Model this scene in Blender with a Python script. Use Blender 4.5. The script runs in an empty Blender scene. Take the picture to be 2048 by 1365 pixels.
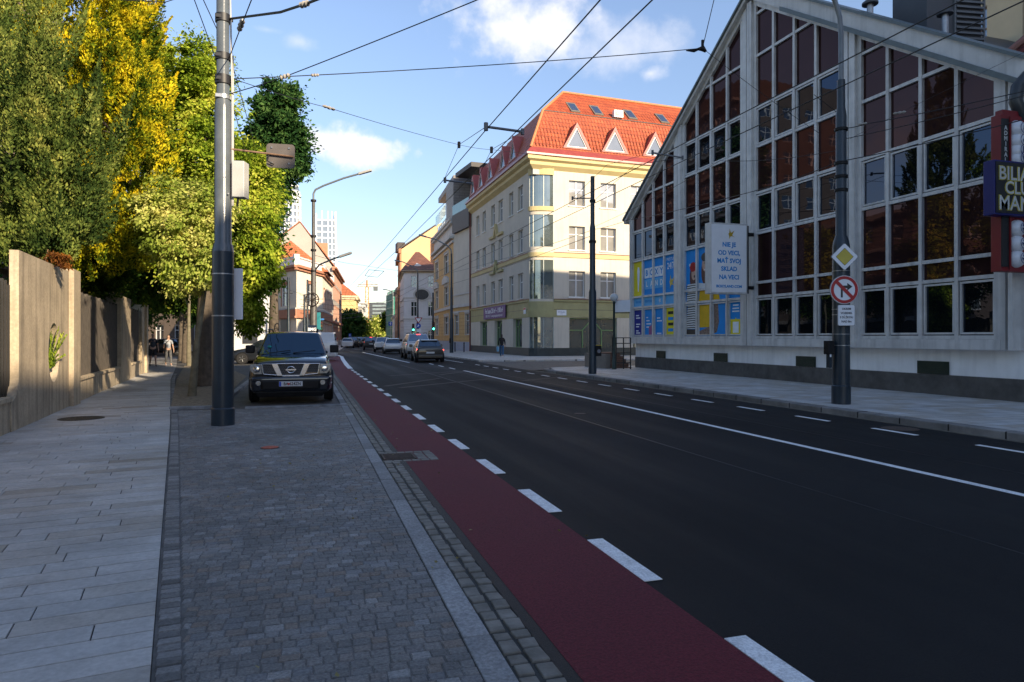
import bpy, bmesh, math, random
import numpy as np
from mathutils import Vector, Matrix
random.seed(7); RNG = np.random.default_rng(11)
R = math.radians
# ------------------------------------------------------------------ camera, world, sun, exposure
SC = bpy.context.scene; COL = SC.collection
YAW = R(16.84); CY, SY = math.cos(YAW), math.sin(YAW)
EYE, FOC, CPX, HOR = 1.6, 1365.0, 1024.0, 675.0      # eye height, focal length in photo pixels, centre column, horizon row
cam = bpy.data.cameras.new('camera'); camo = bpy.data.objects.new('camera', cam); COL.objects.link(camo)
camo.location = (0, 0, EYE); camo.rotation_euler = (R(90), 0, -YAW)
cam.lens = 24; cam.sensor_width = 36; cam.clip_end = 3000; cam.clip_start = .05; cam.shift_y = -7.5/2048
SC.camera = camo
SUN_AZ, SUN_EL = R(27), R(21.5)      # azimuth measured from -Y (behind the camera) towards +X
SUN = Vector((math.sin(SUN_AZ)*math.cos(SUN_EL), -math.cos(SUN_AZ)*math.cos(SUN_EL), math.sin(SUN_EL)))
ld = bpy.data.lights.new('sun', 'SUN'); lo = bpy.data.objects.new('sun', ld); COL.objects.link(lo)
ld.energy = 4.5; ld.angle = R(.5); ld.color = (1, .83, .60)
lo.rotation_euler = (-SUN).to_track_quat('-Z', 'Y').to_euler(); lo.location = (20, -40, 60)
SC.view_settings.view_transform = 'Standard'; SC.view_settings.look = 'None'
SC.view_settings.exposure = 1.04; SC.view_settings.gamma = 1
W = bpy.data.worlds.new('World'); SC.world = W; W.use_nodes = True
def pix_dir(px, py):
    x, y, z = (px-CPX)/FOC, 1.0, (HOR-py)/FOC
    v = Vector((x*CY+y*SY, y*CY-x*SY, z)); return v.normalized()
def build_world():
    nt = W.node_tree; nt.nodes.clear(); N = nt.nodes.new; L = nt.links.new
    out = N('ShaderNodeOutputWorld'); bg = N('ShaderNodeBackground'); bg.inputs[1].default_value = .13
    sky = N('ShaderNodeTexSky'); sky.sky_type = 'NISHITA'; sky.sun_disc = False
    sky.sun_elevation = SUN_EL; sky.sun_rotation = math.pi-SUN_AZ; sky.air_density = 1.0; sky.dust_density = .3; sky.ozone_density = 2.0
    tint = N('ShaderNodeMix'); tint.data_type = 'RGBA'; tint.blend_type = 'MULTIPLY'; tint.inputs[0].default_value = 1
    L(sky.outputs[0], tint.inputs[6]); tint.inputs[7].default_value = (1.06, .96, .955, 1)
    tc = N('ShaderNodeTexCoord')
    sx_ = N('ShaderNodeSeparateXYZ'); L(tc.outputs['Generated'], sx_.inputs[0]); hz_ = N('ShaderNodeMapRange'); L(sx_.outputs[2], hz_.inputs[0]); hz_.inputs[1].default_value = -.02; hz_.inputs[2].default_value = .42; hz_.inputs[3].default_value = .64; hz_.inputs[4].default_value = 1.0
    hm_ = N('ShaderNodeMix'); hm_.data_type = 'RGBA'; hm_.blend_type = 'MULTIPLY'; hm_.inputs[0].default_value = 1; L(tint.outputs[2], hm_.inputs[6]); L(hz_.outputs[0], hm_.inputs[7])
    noi = N('ShaderNodeTexNoise'); noi.inputs['Scale'].default_value = 9; noi.inputs['Detail'].default_value = 9; noi.inputs['Roughness'].default_value = .58
    L(tc.outputs['Generated'], noi.inputs['Vector'])
    nois2 = N('ShaderNodeTexNoise'); nois2.inputs['Scale'].default_value = 22; nois2.inputs['Detail'].default_value = 5
    L(tc.outputs['Generated'], nois2.inputs['Vector'])
    def M(op, a, b=None, c=None):
        n = N('ShaderNodeMath'); n.operation = op
        for i, s in enumerate((a, b, c)):
            if s is None: continue
            if isinstance(s, (int, float)): n.inputs[i].default_value = s
            else: L(s, n.inputs[i])
        return n.outputs[0]
    total = None; shade = None
    #        centre px,py  half-size px   density  softness
    for (px, py, hx, hy, dens, soft) in ((1030, 58, 150, 92, 1.0, .5), (1245, 105, 120, 75, .55, .55), (722, 304, 104, 42, 1.1, .32), (645, 282, 66, 36, 1.0, .36),
                                         (1302, 148, 42, 24, .75, .5), (600, 85, 46, 22, .45, .6), (535, 60, 40, 12, .3, .6), (1620, -250, 420, 120, .9, .5), (3100, 300, 800, 160, 1.0, .5),
                                         (-900, 200, 500, 150, .8, .5), (-2600, 250, 900, 160, .9, .5)):
        c = pix_dir(px, py); r = Vector((0, 0, 1)).cross(c).normalized(); up = c.cross(r)
        sc = c.length
        k = 1/pix_dir(px, py).dot(pix_dir(px, py)) 
        fx = FOC/ (pix_dir(px, py).dot(pix_dir(CPX, HOR)) or .1) if abs(px-CPX) < 1200 else FOC*1.2
        def dot(v):
            d = N('ShaderNodeVectorMath'); d.operation = 'DOT_PRODUCT'; L(tc.outputs['Generated'], d.inputs[0]); d.inputs[1].default_value = v
            return d.outputs['Value']
        a = M('MULTIPLY', dot(r), fx/hx); b = M('MULTIPLY', dot(up), fx/hy); fwd = M('GREATER_THAN', dot(c), 0)
        # flatter underside
        rad = M('SQRT', M('ADD', M('POWER', M('ABSOLUTE', a), 2), M('POWER', M('ABSOLUTE', b), 2)))
        g = M('SUBTRACT', 1.0, rad)
        nn = M('MULTIPLY', M('SUBTRACT', noi.outputs[0], .5), 3.1)
        n2 = M('MULTIPLY', M('SUBTRACT', nois2.outputs[0], .5), 1.1)
        v = M('ADD', g, M('ADD', nn, n2))
        mr = N('ShaderNodeMapRange'); mr.interpolation_type = 'SMOOTHSTEP'; L(v, mr.inputs[0]); mr.inputs[1].default_value = 0; mr.inputs[2].default_value = soft*2; mr.inputs[3].default_value = 0; mr.inputs[4].default_value = min(dens, 1)*.93
        m = M('MULTIPLY', mr.outputs[0], fwd)
        mr2 = N('ShaderNodeMapRange'); L(M('ADD', b, M('MULTIPLY', nn, .5)), mr2.inputs[0]); mr2.inputs[1].default_value = -1.0; mr2.inputs[2].default_value = .9; mr2.inputs[3].default_value = .70; mr2.inputs[4].default_value = 1.0
        sh = M('MULTIPLY', m, mr2.outputs[0])
        total = m if total is None else M('MAXIMUM', total, m)
        shade = sh if shade is None else M('MAXIMUM', shade, sh)
    cc = N('ShaderNodeMix'); cc.data_type = 'RGBA'; L(M('DIVIDE', shade, M('MAXIMUM', total, .001)), cc.inputs[0])
    cc.inputs[6].default_value = (3.2, 3.3, 3.9, 1); cc.inputs[7].default_value = (4.6, 4.5, 4.55, 1)
    mx = N('ShaderNodeMix'); mx.data_type = 'RGBA'; L(total, mx.inputs[0]); L(hm_.outputs[2], mx.inputs[6]); L(cc.outputs[2], mx.inputs[7])
    L(mx.outputs[2], bg.inputs[0]); L(bg.outputs[0], out.inputs[0])
build_world()

# ------------------------------------------------------------------ measuring helpers: turn photo measurements into places in the street
def c2w(xc, d, z=0.0): return Vector((xc*CY+d*SY, d*CY-xc*SY, z))
def G(px, py, z=0.0):                       # ground point seen at a photo pixel
    d = (EYE-z)*FOC/(py-HOR); return c2w((px-CPX)/FOC*d, d, z)
def P(px, py, d): return c2w((px-CPX)/FOC*d, d, EYE+(HOR-py)/FOC*d)
def ZH(py, d): return EYE+(HOR-py)/FOC*d
def depth(p): return p[0]*SY+p[1]*CY
def onX(px, X):                              # where the ray of a photo column meets a plane X = const
    t = (px-CPX)/FOC; d = X/(t*CY+SY); return c2w(t*d, d)
def online(px, A, B):                        # where the ray of a photo column meets the line A-B
    t = (px-CPX)/FOC; r = Vector((t*CY+SY, CY-t*SY)); a = Vector(A[:2]); e = Vector(B[:2])-a
    # a + s e = k r
    det = e.x*(-r.y)+r.x*e.y; s = ((-a.x)*(-r.y)-(-r.x)*(-a.y))/det
    q = a+s*e; return Vector((q.x, q.y, 0)), s*e.length

# ------------------------------------------------------------------ materials
MATS = {}
def mat(name, col, rough=.7, var=.12, scale=3.0, bump=0.0, metal=0.0, spec=.5, emit=None, es=1.0, streak=0.0, bscale=None, coat=0.0, col2=None, grain=0.0, gscale=120, lanes=0.0):
    if name in MATS: return MATS[name]
    m = bpy.data.materials.new(name); m.use_nodes = True; nt = m.node_tree; b = nt.nodes['Principled BSDF']
    N = nt.nodes.new; L = nt.links.new
    b.inputs['Roughness'].default_value = rough; b.inputs['Metallic'].default_value = metal; b.inputs['Specular IOR Level'].default_value = spec
    if coat: b.inputs['Coat Weight'].default_value = coat; b.inputs['Coat Roughness'].default_value = .04
    tc = N('ShaderNodeTexCoord'); n = N('ShaderNodeTexNoise'); n.inputs['Scale'].default_value = scale; n.inputs['Detail'].default_value = 7; n.inputs['Roughness'].default_value = .6
    L(tc.outputs['Object'], n.inputs['Vector'])
    mix = N('ShaderNodeMix'); mix.data_type = 'RGBA'
    mr = N('ShaderNodeMapRange'); mr.inputs[1].default_value = .3; mr.inputs[2].default_value = .7; L(n.outputs[0], mr.inputs[0]); L(mr.outputs[0], mix.inputs[0])
    c2 = col2 or tuple(min(1, c*(1+var)) for c in col); c1 = tuple(c*(1-var) for c in col)
    mix.inputs[6].default_value = (*c1, 1); mix.inputs[7].default_value = (*c2, 1)
    o = mix.outputs[2]
    if streak:
        mp = N('ShaderNodeMapping'); mp.inputs['Scale'].default_value = (2.2, 2.2, .14); L(tc.outputs['Object'], mp.inputs[0])
        n2 = N('ShaderNodeTexNoise'); n2.inputs['Scale'].default_value = 2.5; n2.inputs['Detail'].default_value = 5; L(mp.outputs[0], n2.inputs['Vector'])
        r2 = N('ShaderNodeMapRange'); r2.inputs[1].default_value = .48; r2.inputs[2].default_value = .75; r2.inputs[3].default_value = 1; r2.inputs[4].default_value = 1-streak; L(n2.outputs[0], r2.inputs[0])
        mm = N('ShaderNodeMix'); mm.data_type = 'RGBA'; mm.blend_type = 'MULTIPLY'; mm.inputs[0].default_value = 1; L(o, mm.inputs[6]); L(r2.outputs[0], mm.inputs[7]); o = mm.outputs[2]
    if lanes:      # wheel-polished bands running along the street
        mp = N('ShaderNodeMapping'); mp.inputs['Scale'].default_value = (1.1, .035, 1); L(tc.outputs['Object'], mp.inputs[0])
        n6 = N('ShaderNodeTexNoise'); n6.inputs['Scale'].default_value = 1.0; n6.inputs['Detail'].default_value = 4; L(mp.outputs[0], n6.inputs['Vector'])
        r6 = N('ShaderNodeMapRange'); r6.inputs[1].default_value = .35; r6.inputs[2].default_value = .65; r6.inputs[3].default_value = 1-lanes; r6.inputs[4].default_value = 1+lanes; L(n6.outputs[0], r6.inputs[0])
        m6 = N('ShaderNodeMix'); m6.data_type = 'RGBA'; m6.blend_type = 'MULTIPLY'; m6.inputs[0].default_value = 1; L(o, m6.inputs[6]); L(r6.outputs[0], m6.inputs[7]); o = m6.outputs[2]
        r7 = N('ShaderNodeMapRange'); r7.inputs[1].default_value = .35; r7.inputs[2].default_value = .65; r7.inputs[3].default_value = rough-.12; r7.inputs[4].default_value = rough+.12; L(n6.outputs[0], r7.inputs[0]); L(r7.outputs[0], b.inputs['Roughness'])
    if grain:
        n5 = N('ShaderNodeTexNoise'); n5.inputs['Scale'].default_value = gscale; n5.inputs['Detail'].default_value = 3; n5.inputs['Roughness'].default_value = .7; L(tc.outputs['Object'], n5.inputs['Vector'])
        r5 = N('ShaderNodeMapRange'); r5.inputs[1].default_value = .32; r5.inputs[2].default_value = .68; r5.inputs[3].default_value = 1-grain; r5.inputs[4].default_value = 1+grain; L(n5.outputs[0], r5.inputs[0])
        m5 = N('ShaderNodeMix'); m5.data_type = 'RGBA'; m5.blend_type = 'MULTIPLY'; m5.inputs[0].default_value = 1; L(o, m5.inputs[6]); L(r5.outputs[0], m5.inputs[7]); o = m5.outputs[2]
    L(o, b.inputs['Base Color'])
    if bump:
        n3 = N('ShaderNodeTexNoise'); n3.inputs['Scale'].default_value = bscale or scale*12; n3.inputs['Detail'].default_value = 6; L(tc.outputs['Object'], n3.inputs['Vector'])
        bp = N('ShaderNodeBump'); bp.inputs['Strength'].default_value = bump; bp.inputs['Distance'].default_value = .01; L(n3.outputs[0], bp.inputs['Height']); L(bp.outputs[0], b.inputs['Normal'])
    if emit: b.inputs['Emission Color'].default_value = (*emit, 1); b.inputs['Emission Strength'].default_value = es
    MATS[name] = m; return m
def brickmat(name, c1, c2, mortar, bw, bh, ms, rough=.75, rot=0.0, offset=.5, freq=2, warp=0.0, bump=.3, var=.25, squash=1.0, vec=None, bias=0.0, mscale=None, spots=None, plane='XY', spec=.5):
    if name in MATS: return MATS[name]
    m = bpy.data.materials.new(name); m.use_nodes = True; nt = m.node_tree; b = nt.nodes['Principled BSDF']; N = nt.nodes.new; L = nt.links.new
    b.inputs['Roughness'].default_value = rough; b.inputs['Specular IOR Level'].default_value = spec
    tc = N('ShaderNodeTexCoord'); v = tc.outputs['Object']
    if plane == 'XZ':
        s = N('ShaderNodeSeparateXYZ'); L(v, s.inputs[0]); cb = N('ShaderNodeCombineXYZ'); a = N('ShaderNodeMath'); a.operation = 'ADD'; L(s.outputs[0], a.inputs[0]); L(s.outputs[1], a.inputs[1]); L(a.outputs[0], cb.inputs[0]); L(s.outputs[2], cb.inputs[1]); v = cb.outputs[0]
    mp = N('ShaderNodeMapping'); mp.inputs['Rotation'].default_value = (0, 0, rot); L(v, mp.inputs[0]); v = mp.outputs[0]
    if warp:
        n = N('ShaderNodeTexNoise'); n.inputs['Scale'].default_value = 6; n.inputs['Detail'].default_value = 3; L(v, n.inputs['Vector'])
        sb = N('ShaderNodeVectorMath'); sb.operation = 'SUBTRACT'; L(n.outputs[1], sb.inputs[0]); sb.inputs[1].default_value = (.5, .5, .5)
        sc = N('ShaderNodeVectorMath'); sc.operation = 'SCALE'; sc.inputs['Scale'].default_value = warp; L(sb.outputs[0], sc.inputs[0])
        ad = N('ShaderNodeVectorMath'); ad.operation = 'ADD'; L(v, ad.inputs[0]); L(sc.outputs[0], ad.inputs[1]); v = ad.outputs[0]
    bk = N('ShaderNodeTexBrick'); bk.offset = offset; bk.offset_frequency = freq; bk.squash = squash; bk.squash_frequency = 3
    bk.inputs['Scale'].default_value = 1; bk.inputs['Brick Width'].default_value = bw; bk.inputs['Row Height'].default_value = bh; bk.inputs['Mortar Size'].default_value = ms; bk.inputs['Mortar Smooth'].default_value = .3; bk.inputs['Bias'].default_value = bias
    bk.inputs['Color1'].default_value = (*c1, 1); bk.inputs['Color2'].default_value = (*c2, 1); bk.inputs['Mortar'].default_value = (*mortar, 1); L(v, bk.inputs['Vector'])
    n = N('ShaderNodeTexNoise'); n.inputs['Scale'].default_value = 1.3; n.inputs['Detail'].default_value = 9; n.inputs['Roughness'].default_value = .65; L(tc.outputs['Object'], n.inputs['Vector'])
    mr = N('ShaderNodeMapRange'); mr.inputs[1].default_value = .3; mr.inputs[2].default_value = .7; mr.inputs[3].default_value = 1-var; mr.inputs[4].default_value = 1+var; L(n.outputs[0], mr.inputs[0])
    mm = N('ShaderNodeMix'); mm.data_type = 'RGBA'; mm.blend_type = 'MULTIPLY'; mm.inputs[0].default_value = 1; L(bk.outputs[0], mm.inputs[6]); L(mr.outputs[0], mm.inputs[7]); o = mm.outputs[2]
    if spots:     # pale dusting caught in the joints
        n4 = N('ShaderNodeTexNoise'); n4.inputs['Scale'].default_value = .8; n4.inputs['Detail'].default_value = 10; n4.inputs['Roughness'].default_value = .75; L(tc.outputs['Object'], n4.inputs['Vector'])
        r4 = N('ShaderNodeMapRange'); r4.inputs[1].default_value = .56; r4.inputs[2].default_value = .72; r4.inputs[3].default_value = 0; r4.inputs[4].default_value = .55; L(n4.outputs[0], r4.inputs[0])
        m4 = N('ShaderNodeMix'); m4.data_type = 'RGBA'; L(r4.outputs[0], m4.inputs[0]); L(o, m4.inputs[6]); m4.inputs[7].default_value = (*spots, 1); o = m4.outputs[2]
    L(o, b.inputs['Base Color'])
    n3 = N('ShaderNodeTexNoise'); n3.inputs['Scale'].default_value = mscale or 60; n3.inputs['Detail'].default_value = 4; L(tc.outputs['Object'], n3.inputs['Vector'])
    a = N('ShaderNodeMath'); a.operation = 'MULTIPLY_ADD'; L(bk.outputs['Fac'], a.inputs[0]); a.inputs[1].default_value = -1.0; 
    sm = N('ShaderNodeMath'); sm.operation = 'MULTIPLY'; L(n3.outputs[0], sm.inputs[0]); sm.inputs[1].default_value = .5; L(sm.outputs[0], a.inputs[2])
    bp = N('ShaderNodeBump'); bp.inputs['Strength'].default_value = bump; bp.inputs['Distance'].default_value = .012; L(a.outputs[0], bp.inputs['Height']); L(bp.outputs[0], b.inputs['Normal'])
    MATS[name] = m; return m
def glassmat(name, dark, tint, gl=.5, rough=.02, wob=0.0):      # window seen from outside: dark room behind a mirror-like sheet
    if name in MATS: return MATS[name]
    m = bpy.data.materials.new(name); m.use_nodes = True; nt = m.node_tree; N = nt.nodes.new; L = nt.links.new; nt.nodes.clear()
    out = N('ShaderNodeOutputMaterial'); mx = N('ShaderNodeMixShader'); d = N('ShaderNodeBsdfDiffuse'); g = N('ShaderNodeBsdfGlossy')
    tc = N('ShaderNodeTexCoord'); n = N('ShaderNodeTexNoise'); n.inputs['Scale'].default_value = .9; n.inputs['Detail'].default_value = 3; L(tc.outputs['Object'], n.inputs['Vector'])
    cm = N('ShaderNodeMix'); cm.data_type = 'RGBA'; L(n.outputs[0], cm.inputs[0]); cm.inputs[6].default_value = (*[c*.5 for c in dark], 1); cm.inputs[7].default_value = (*[c*1.5 for c in dark], 1); L(cm.outputs[2], d.inputs[0])
    g.inputs[0].default_value = (*tint, 1); g.inputs[1].default_value = rough
    if wob:
        n2 = N('ShaderNodeTexNoise'); n2.inputs['Scale'].default_value = 1.1; L(tc.outputs['Object'], n2.inputs['Vector'])
        bp = N('ShaderNodeBump'); bp.inputs['Strength'].default_value = wob; bp.inputs['Distance'].default_value = .02; L(n2.outputs[0], bp.inputs['Height']); L(bp.outputs[0], g.inputs['Normal'])
    fr = N('ShaderNodeFresnel'); fr.inputs[0].default_value = 1.5; mr = N('ShaderNodeMapRange'); L(fr.outputs[0], mr.inputs[0]); mr.inputs[3].default_value = gl; mr.inputs[4].default_value = 1
    L(mr.outputs[0], mx.inputs[0]); L(d.outputs[0], mx.inputs[1]); L(g.outputs[0], mx.inputs[2]); L(mx.outputs[0], out.inputs[0]); MATS[name] = m; return m
def leafmat(name, stops, trans=.35, patch=1.2, tip=None):
    m = bpy.data.materials.new(name); m.use_nodes = True; nt = m.node_tree; N = nt.nodes.new; L = nt.links.new; nt.nodes.clear()
    out = N('ShaderNodeOutputMaterial'); geo = N('ShaderNodeNewGeometry'); tc = N('ShaderNodeTexCoord')
    n = N('ShaderNodeTexNoise'); n.inputs['Scale'].default_value = patch; n.inputs['Detail'].default_value = 3; L(tc.outputs['Object'], n.inputs['Vector'])
    a = N('ShaderNodeMath'); a.operation = 'MULTIPLY_ADD'; L(geo.outputs['Random Per Island'], a.inputs[0]); a.inputs[1].default_value = .42; nm = N('ShaderNodeMath'); nm.operation = 'MULTIPLY_ADD'; L(n.outputs[0], nm.inputs[0]); nm.inputs[1].default_value = 2.3; nm.inputs[2].default_value = -.62; L(nm.outputs[0], a.inputs[2])
    s = N('ShaderNodeMath'); s.operation = 'SUBTRACT'; L(a.outputs[0], s.inputs[0]); s.inputs[1].default_value = .24
    cr = N('ShaderNodeValToRGB'); L(s.outputs[0], cr.inputs[0]); e = cr.color_ramp.elements
    while len(e) < len(stops): e.new(.5)
    for el, (p, c) in zip(e, stops): el.position = p; el.color = (*c, 1)
    d = N('ShaderNodeBsdfDiffuse'); t = N('ShaderNodeBsdfTranslucent'); mx = N('ShaderNodeMixShader'); mx.inputs[0].default_value = trans
    L(cr.outputs[0], d.inputs[0]); L(cr.outputs[0], t.inputs[0]); L(d.outputs[0], mx.inputs[1]); L(t.outputs[0], mx.inputs[2]); L(mx.outputs[0], out.inputs[0]); return m

def stonemat(name, stops, rough=.7, grain=.25, gscale=40, stain=None, bump=.5):     # every loose stone or slab gets its own tone
    m = bpy.data.materials.new(name); m.use_nodes = True; nt = m.node_tree; b = nt.nodes['Principled BSDF']; N = nt.nodes.new; L = nt.links.new; b.inputs['Roughness'].default_value = rough
    geo = N('ShaderNodeNewGeometry'); tc = N('ShaderNodeTexCoord'); cr = N('ShaderNodeValToRGB'); L(geo.outputs['Random Per Island'], cr.inputs[0]); e = cr.color_ramp.elements
    while len(e) < len(stops): e.new(.5)
    for el, (p, c) in zip(e, stops): el.position = p; el.color = (*c, 1)
    o = cr.outputs[0]
    for sc_, k in ((gscale, grain), (.7, .22), (4, .12)):
        n = N('ShaderNodeTexNoise'); n.inputs['Scale'].default_value = sc_; n.inputs['Detail'].default_value = 6; n.inputs['Roughness'].default_value = .65; L(tc.outputs['Object'], n.inputs['Vector'])
        r = N('ShaderNodeMapRange'); r.inputs[1].default_value = .32; r.inputs[2].default_value = .68; r.inputs[3].default_value = 1-k; r.inputs[4].default_value = 1+k; L(n.outputs[0], r.inputs[0])
        x = N('ShaderNodeMix'); x.data_type = 'RGBA'; x.blend_type = 'MULTIPLY'; x.inputs[0].default_value = 1; L(o, x.inputs[6]); L(r.outputs[0], x.inputs[7]); o = x.outputs[2]
    if stain:
        mp = N('ShaderNodeMapping'); mp.inputs['Scale'].default_value = (1, 2.2, 1); L(tc.outputs['Object'], mp.inputs[0])
        n = N('ShaderNodeTexNoise'); n.inputs['Scale'].default_value = stain[1]; n.inputs['Detail'].default_value = 12; n.inputs['Roughness'].default_value = .8; L(mp.outputs[0], n.inputs['Vector'])
        r = N('ShaderNodeMapRange'); r.inputs[1].default_value = .54; r.inputs[2].default_value = .66; r.inputs[4].default_value = stain[2]; L(n.outputs[0], r.inputs[0])
        x = N('ShaderNodeMix'); x.data_type = 'RGBA'; L(r.outputs[0], x.inputs[0]); L(o, x.inputs[6]); x.inputs[7].default_value = (*stain[0], 1); o = x.outputs[2]
    L(o, b.inputs['Base Color']); n3 = N('ShaderNodeTexNoise'); n3.inputs['Scale'].default_value = 70; n3.inputs['Detail'].default_value = 5; L(tc.outputs['Object'], n3.inputs['Vector'])
    bp = N('ShaderNodeBump'); bp.inputs['Strength'].default_value = bump; bp.inputs['Distance'].default_value = .008; L(n3.outputs[0], bp.inputs['Height']); L(bp.outputs[0], b.inputs['Normal']); return m

# ------------------------------------------------------------------ object helpers
def tag(o, label=None, cat=None, group=None, kind=None):
    if label: o['label'] = label
    if cat: o['category'] = cat
    if group: o['group'] = group
    if kind: o['kind'] = kind
    return o
def thing(name, label, cat, loc=(0, 0, 0), rz=0.0, group=None):
    o = bpy.data.objects.new(name, None); COL.objects.link(o); o.location = loc; o.rotation_euler = (0, 0, rz); o.empty_display_size = .2
    return tag(o, label, cat, group)
def copy_tree(o, parent=None):
    c = o.copy(); COL.objects.link(c); c.parent = parent
    for ch in [x for x in bpy.data.objects if x.parent == o]: copy_tree(ch, c)
    return c
class Fr:        # a vertical plane: origin o, direction u (to the viewer's right), outward normal n = u x up
    def __init__(s, o, u): s.o = Vector((*o[:2], o[2] if len(o) > 2 else 0)); s.u = Vector((u[0], u[1], 0)).normalized(); s.n = Vector((s.u.y, -s.u.x, 0))
    def p(s, u, z, n=0.0): return s.o+s.u*u+s.n*n+Vector((0, 0, z))
ZUP = Vector((0, 0, 1))
class MB:
    def __init__(s): s.v = []; s.f = []; s.m = []
    def add(s, pts, faces, m=0):
        b = len(s.v); s.v += [tuple(p) for p in pts]; s.f += [tuple(b+i for i in f) for f in faces]; s.m += [m]*len(faces); return s
    def box(s, x0, x1, y0, y1, z0, z1, m=0):
        return s.hexa([(x0, y0, z0), (x1, y0, z0), (x1, y1, z0), (x0, y1, z0), (x0, y0, z1), (x1, y0, z1), (x1, y1, z1), (x0, y1, z1)], m)
    def hexa(s, p, m=0): return s.add(p, [(0, 3, 2, 1), (4, 5, 6, 7), (0, 1, 5, 4), (1, 2, 6, 5), (2, 3, 7, 6), (3, 0, 4, 7)], m)
    def fbox(s, fr, u0, u1, z0, z1, n0, n1, m=0):
        return s.hexa([fr.p(u0, z0, n1), fr.p(u1, z0, n1), fr.p(u1, z0, n0), fr.p(u0, z0, n0), fr.p(u0, z1, n1), fr.p(u1, z1, n1), fr.p(u1, z1, n0), fr.p(u0, z1, n0)], m)
    def quad(s, a, b, c, d, m=0): return s.add([a, b, c, d], [(0, 1, 2, 3)], m)
    def poly(s, pts, m=0): return s.add(pts, [tuple(range(len(pts)))], m)
    def prism(s, base, off, m=0):           # polygon + offset vector
        n = len(base); off = Vector(off); top = [Vector(p)+off for p in base]
        return s.add(list(base)+top, [tuple(range(n))[::-1], tuple(range(n, 2*n))]+[(i, (i+1) % n, n+(i+1) % n, n+i) for i in range(n)], m)
    def fprism(s, fr, uz, n0, n1, m=0): return s.prism([fr.p(u, z, n0) for u, z in uz], fr.n*(n1-n0), m)
    def tube(s, pts, r, seg=8, m=0, cap=True):
        pts = [Vector(p) for p in pts]; rs = r if isinstance(r, (list, tuple)) else [r]*len(pts); rings = []; prev = None
        for i, p in enumerate(pts):
            t = (pts[min(i+1, len(pts)-1)]-pts[max(i-1, 0)]).normalized()
            a = prev if prev is not None else (Vector((0, 0, 1)) if abs(t.z) < .9 else Vector((1, 0, 0)))
            a = (a-t*a.dot(t)).normalized(); prev = a; b = t.cross(a)
            rings.append([p+(a*math.cos(2*math.pi*k/seg)+b*math.sin(2*math.pi*k/seg))*rs[i] for k in range(seg)])
        fs = []
        for i in range(len(pts)-1):
            for k in range(seg): fs.append((i*seg+k, i*seg+(k+1) % seg, (i+1)*seg+(k+1) % seg, (i+1)*seg+k))
        if cap: fs += [tuple(range(seg))[::-1], tuple(range((len(pts)-1)*seg, len(pts)*seg))]
        return s.add([q for r_ in rings for q in r_], fs, m)
    def lathe(s, prof, c=(0, 0, 0), seg=20, m=0, axis='z'):
        pts = []
        for r, z in prof:
            for k in range(seg):
                a = 2*math.pi*k/seg; x, y = r*math.cos(a), r*math.sin(a)
                q = (x, y, z) if axis == 'z' else ((z, x, y) if axis == 'x' else (x, z, y))
                pts.append((c[0]+q[0], c[1]+q[1], c[2]+q[2]))
        n = len(prof); fs = [(i*seg+k, i*seg+(k+1) % seg, (i+1)*seg+(k+1) % seg, (i+1)*seg+k) for i in range(n-1) for k in range(seg)]
        if prof[0][0] > 1e-4: fs.append(tuple(range(seg))[::-1])
        if prof[-1][0] > 1e-4: fs.append(tuple(range((n-1)*seg, n*seg)))
        return s.add(pts, fs, m)
    def wall(s, fr, u0, u1, z0, z1, ops=(), depth=.2, m=0, mr=None):      # wall face with real openings and reveals
        mr = m if mr is None else mr
        ops = [(max(a, u0), min(b, u1), max(c, z0), min(d, z1)) for a, b, c, d in ops if b > u0 and a < u1 and d > z0 and c < z1]
        us = sorted({u0, u1, *[o[0] for o in ops], *[o[1] for o in ops]}); zs = sorted({z0, z1, *[o[2] for o in ops], *[o[3] for o in ops]})
        for i in range(len(us)-1):
            for j in range(len(zs)-1):
                cu, cz = (us[i]+us[i+1])/2, (zs[j]+zs[j+1])/2
                if any(o[0] < cu < o[1] and o[2] < cz < o[3] for o in ops): continue
                s.quad(fr.p(us[i], zs[j]), fr.p(us[i+1], zs[j]), fr.p(us[i+1], zs[j+1]), fr.p(us[i], zs[j+1]), m)
        for a, b, c, d in ops:
            s.quad(fr.p(a, c), fr.p(b, c), fr.p(b, c, -depth), fr.p(a, c, -depth), mr); s.quad(fr.p(a, d, -depth), fr.p(b, d, -depth), fr.p(b, d), fr.p(a, d), mr)
            s.quad(fr.p(a, c), fr.p(a, c, -depth), fr.p(a, d, -depth), fr.p(a, d), mr); s.quad(fr.p(b, c, -depth), fr.p(b, c), fr.p(b, d), fr.p(b, d, -depth), mr)
        return s
    def build(s, name, mats, parent=None, smooth=None, bevel=0, recalc=True, segs=2):
        me = bpy.data.meshes.new(name); me.from_pydata(s.v, [], s.f)
        for mt in (mats if isinstance(mats, (list, tuple)) else [mats]): me.materials.append(mt)
        if any(s.m): me.polygons.foreach_set('material_index', s.m)
        if recalc:
            bm = bmesh.new(); bm.from_mesh(me); bmesh.ops.recalc_face_normals(bm, faces=bm.faces); bm.to_mesh(me); bm.free()
        if smooth is not None:
            me.polygons.foreach_set('use_smooth', [True]*len(me.polygons))
            if smooth > 0: me.set_sharp_from_angle(angle=R(smooth))
        me.update(); o = bpy.data.objects.new(name, me); COL.objects.link(o); o.parent = parent
        if bevel:
            b = o.modifiers.new('bevel', 'BEVEL'); b.width = bevel; b.segments = segs; b.limit_method = 'ANGLE'; b.angle_limit = R(35)
        return o
def structure(o): o['kind'] = 'structure'; return o
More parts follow.
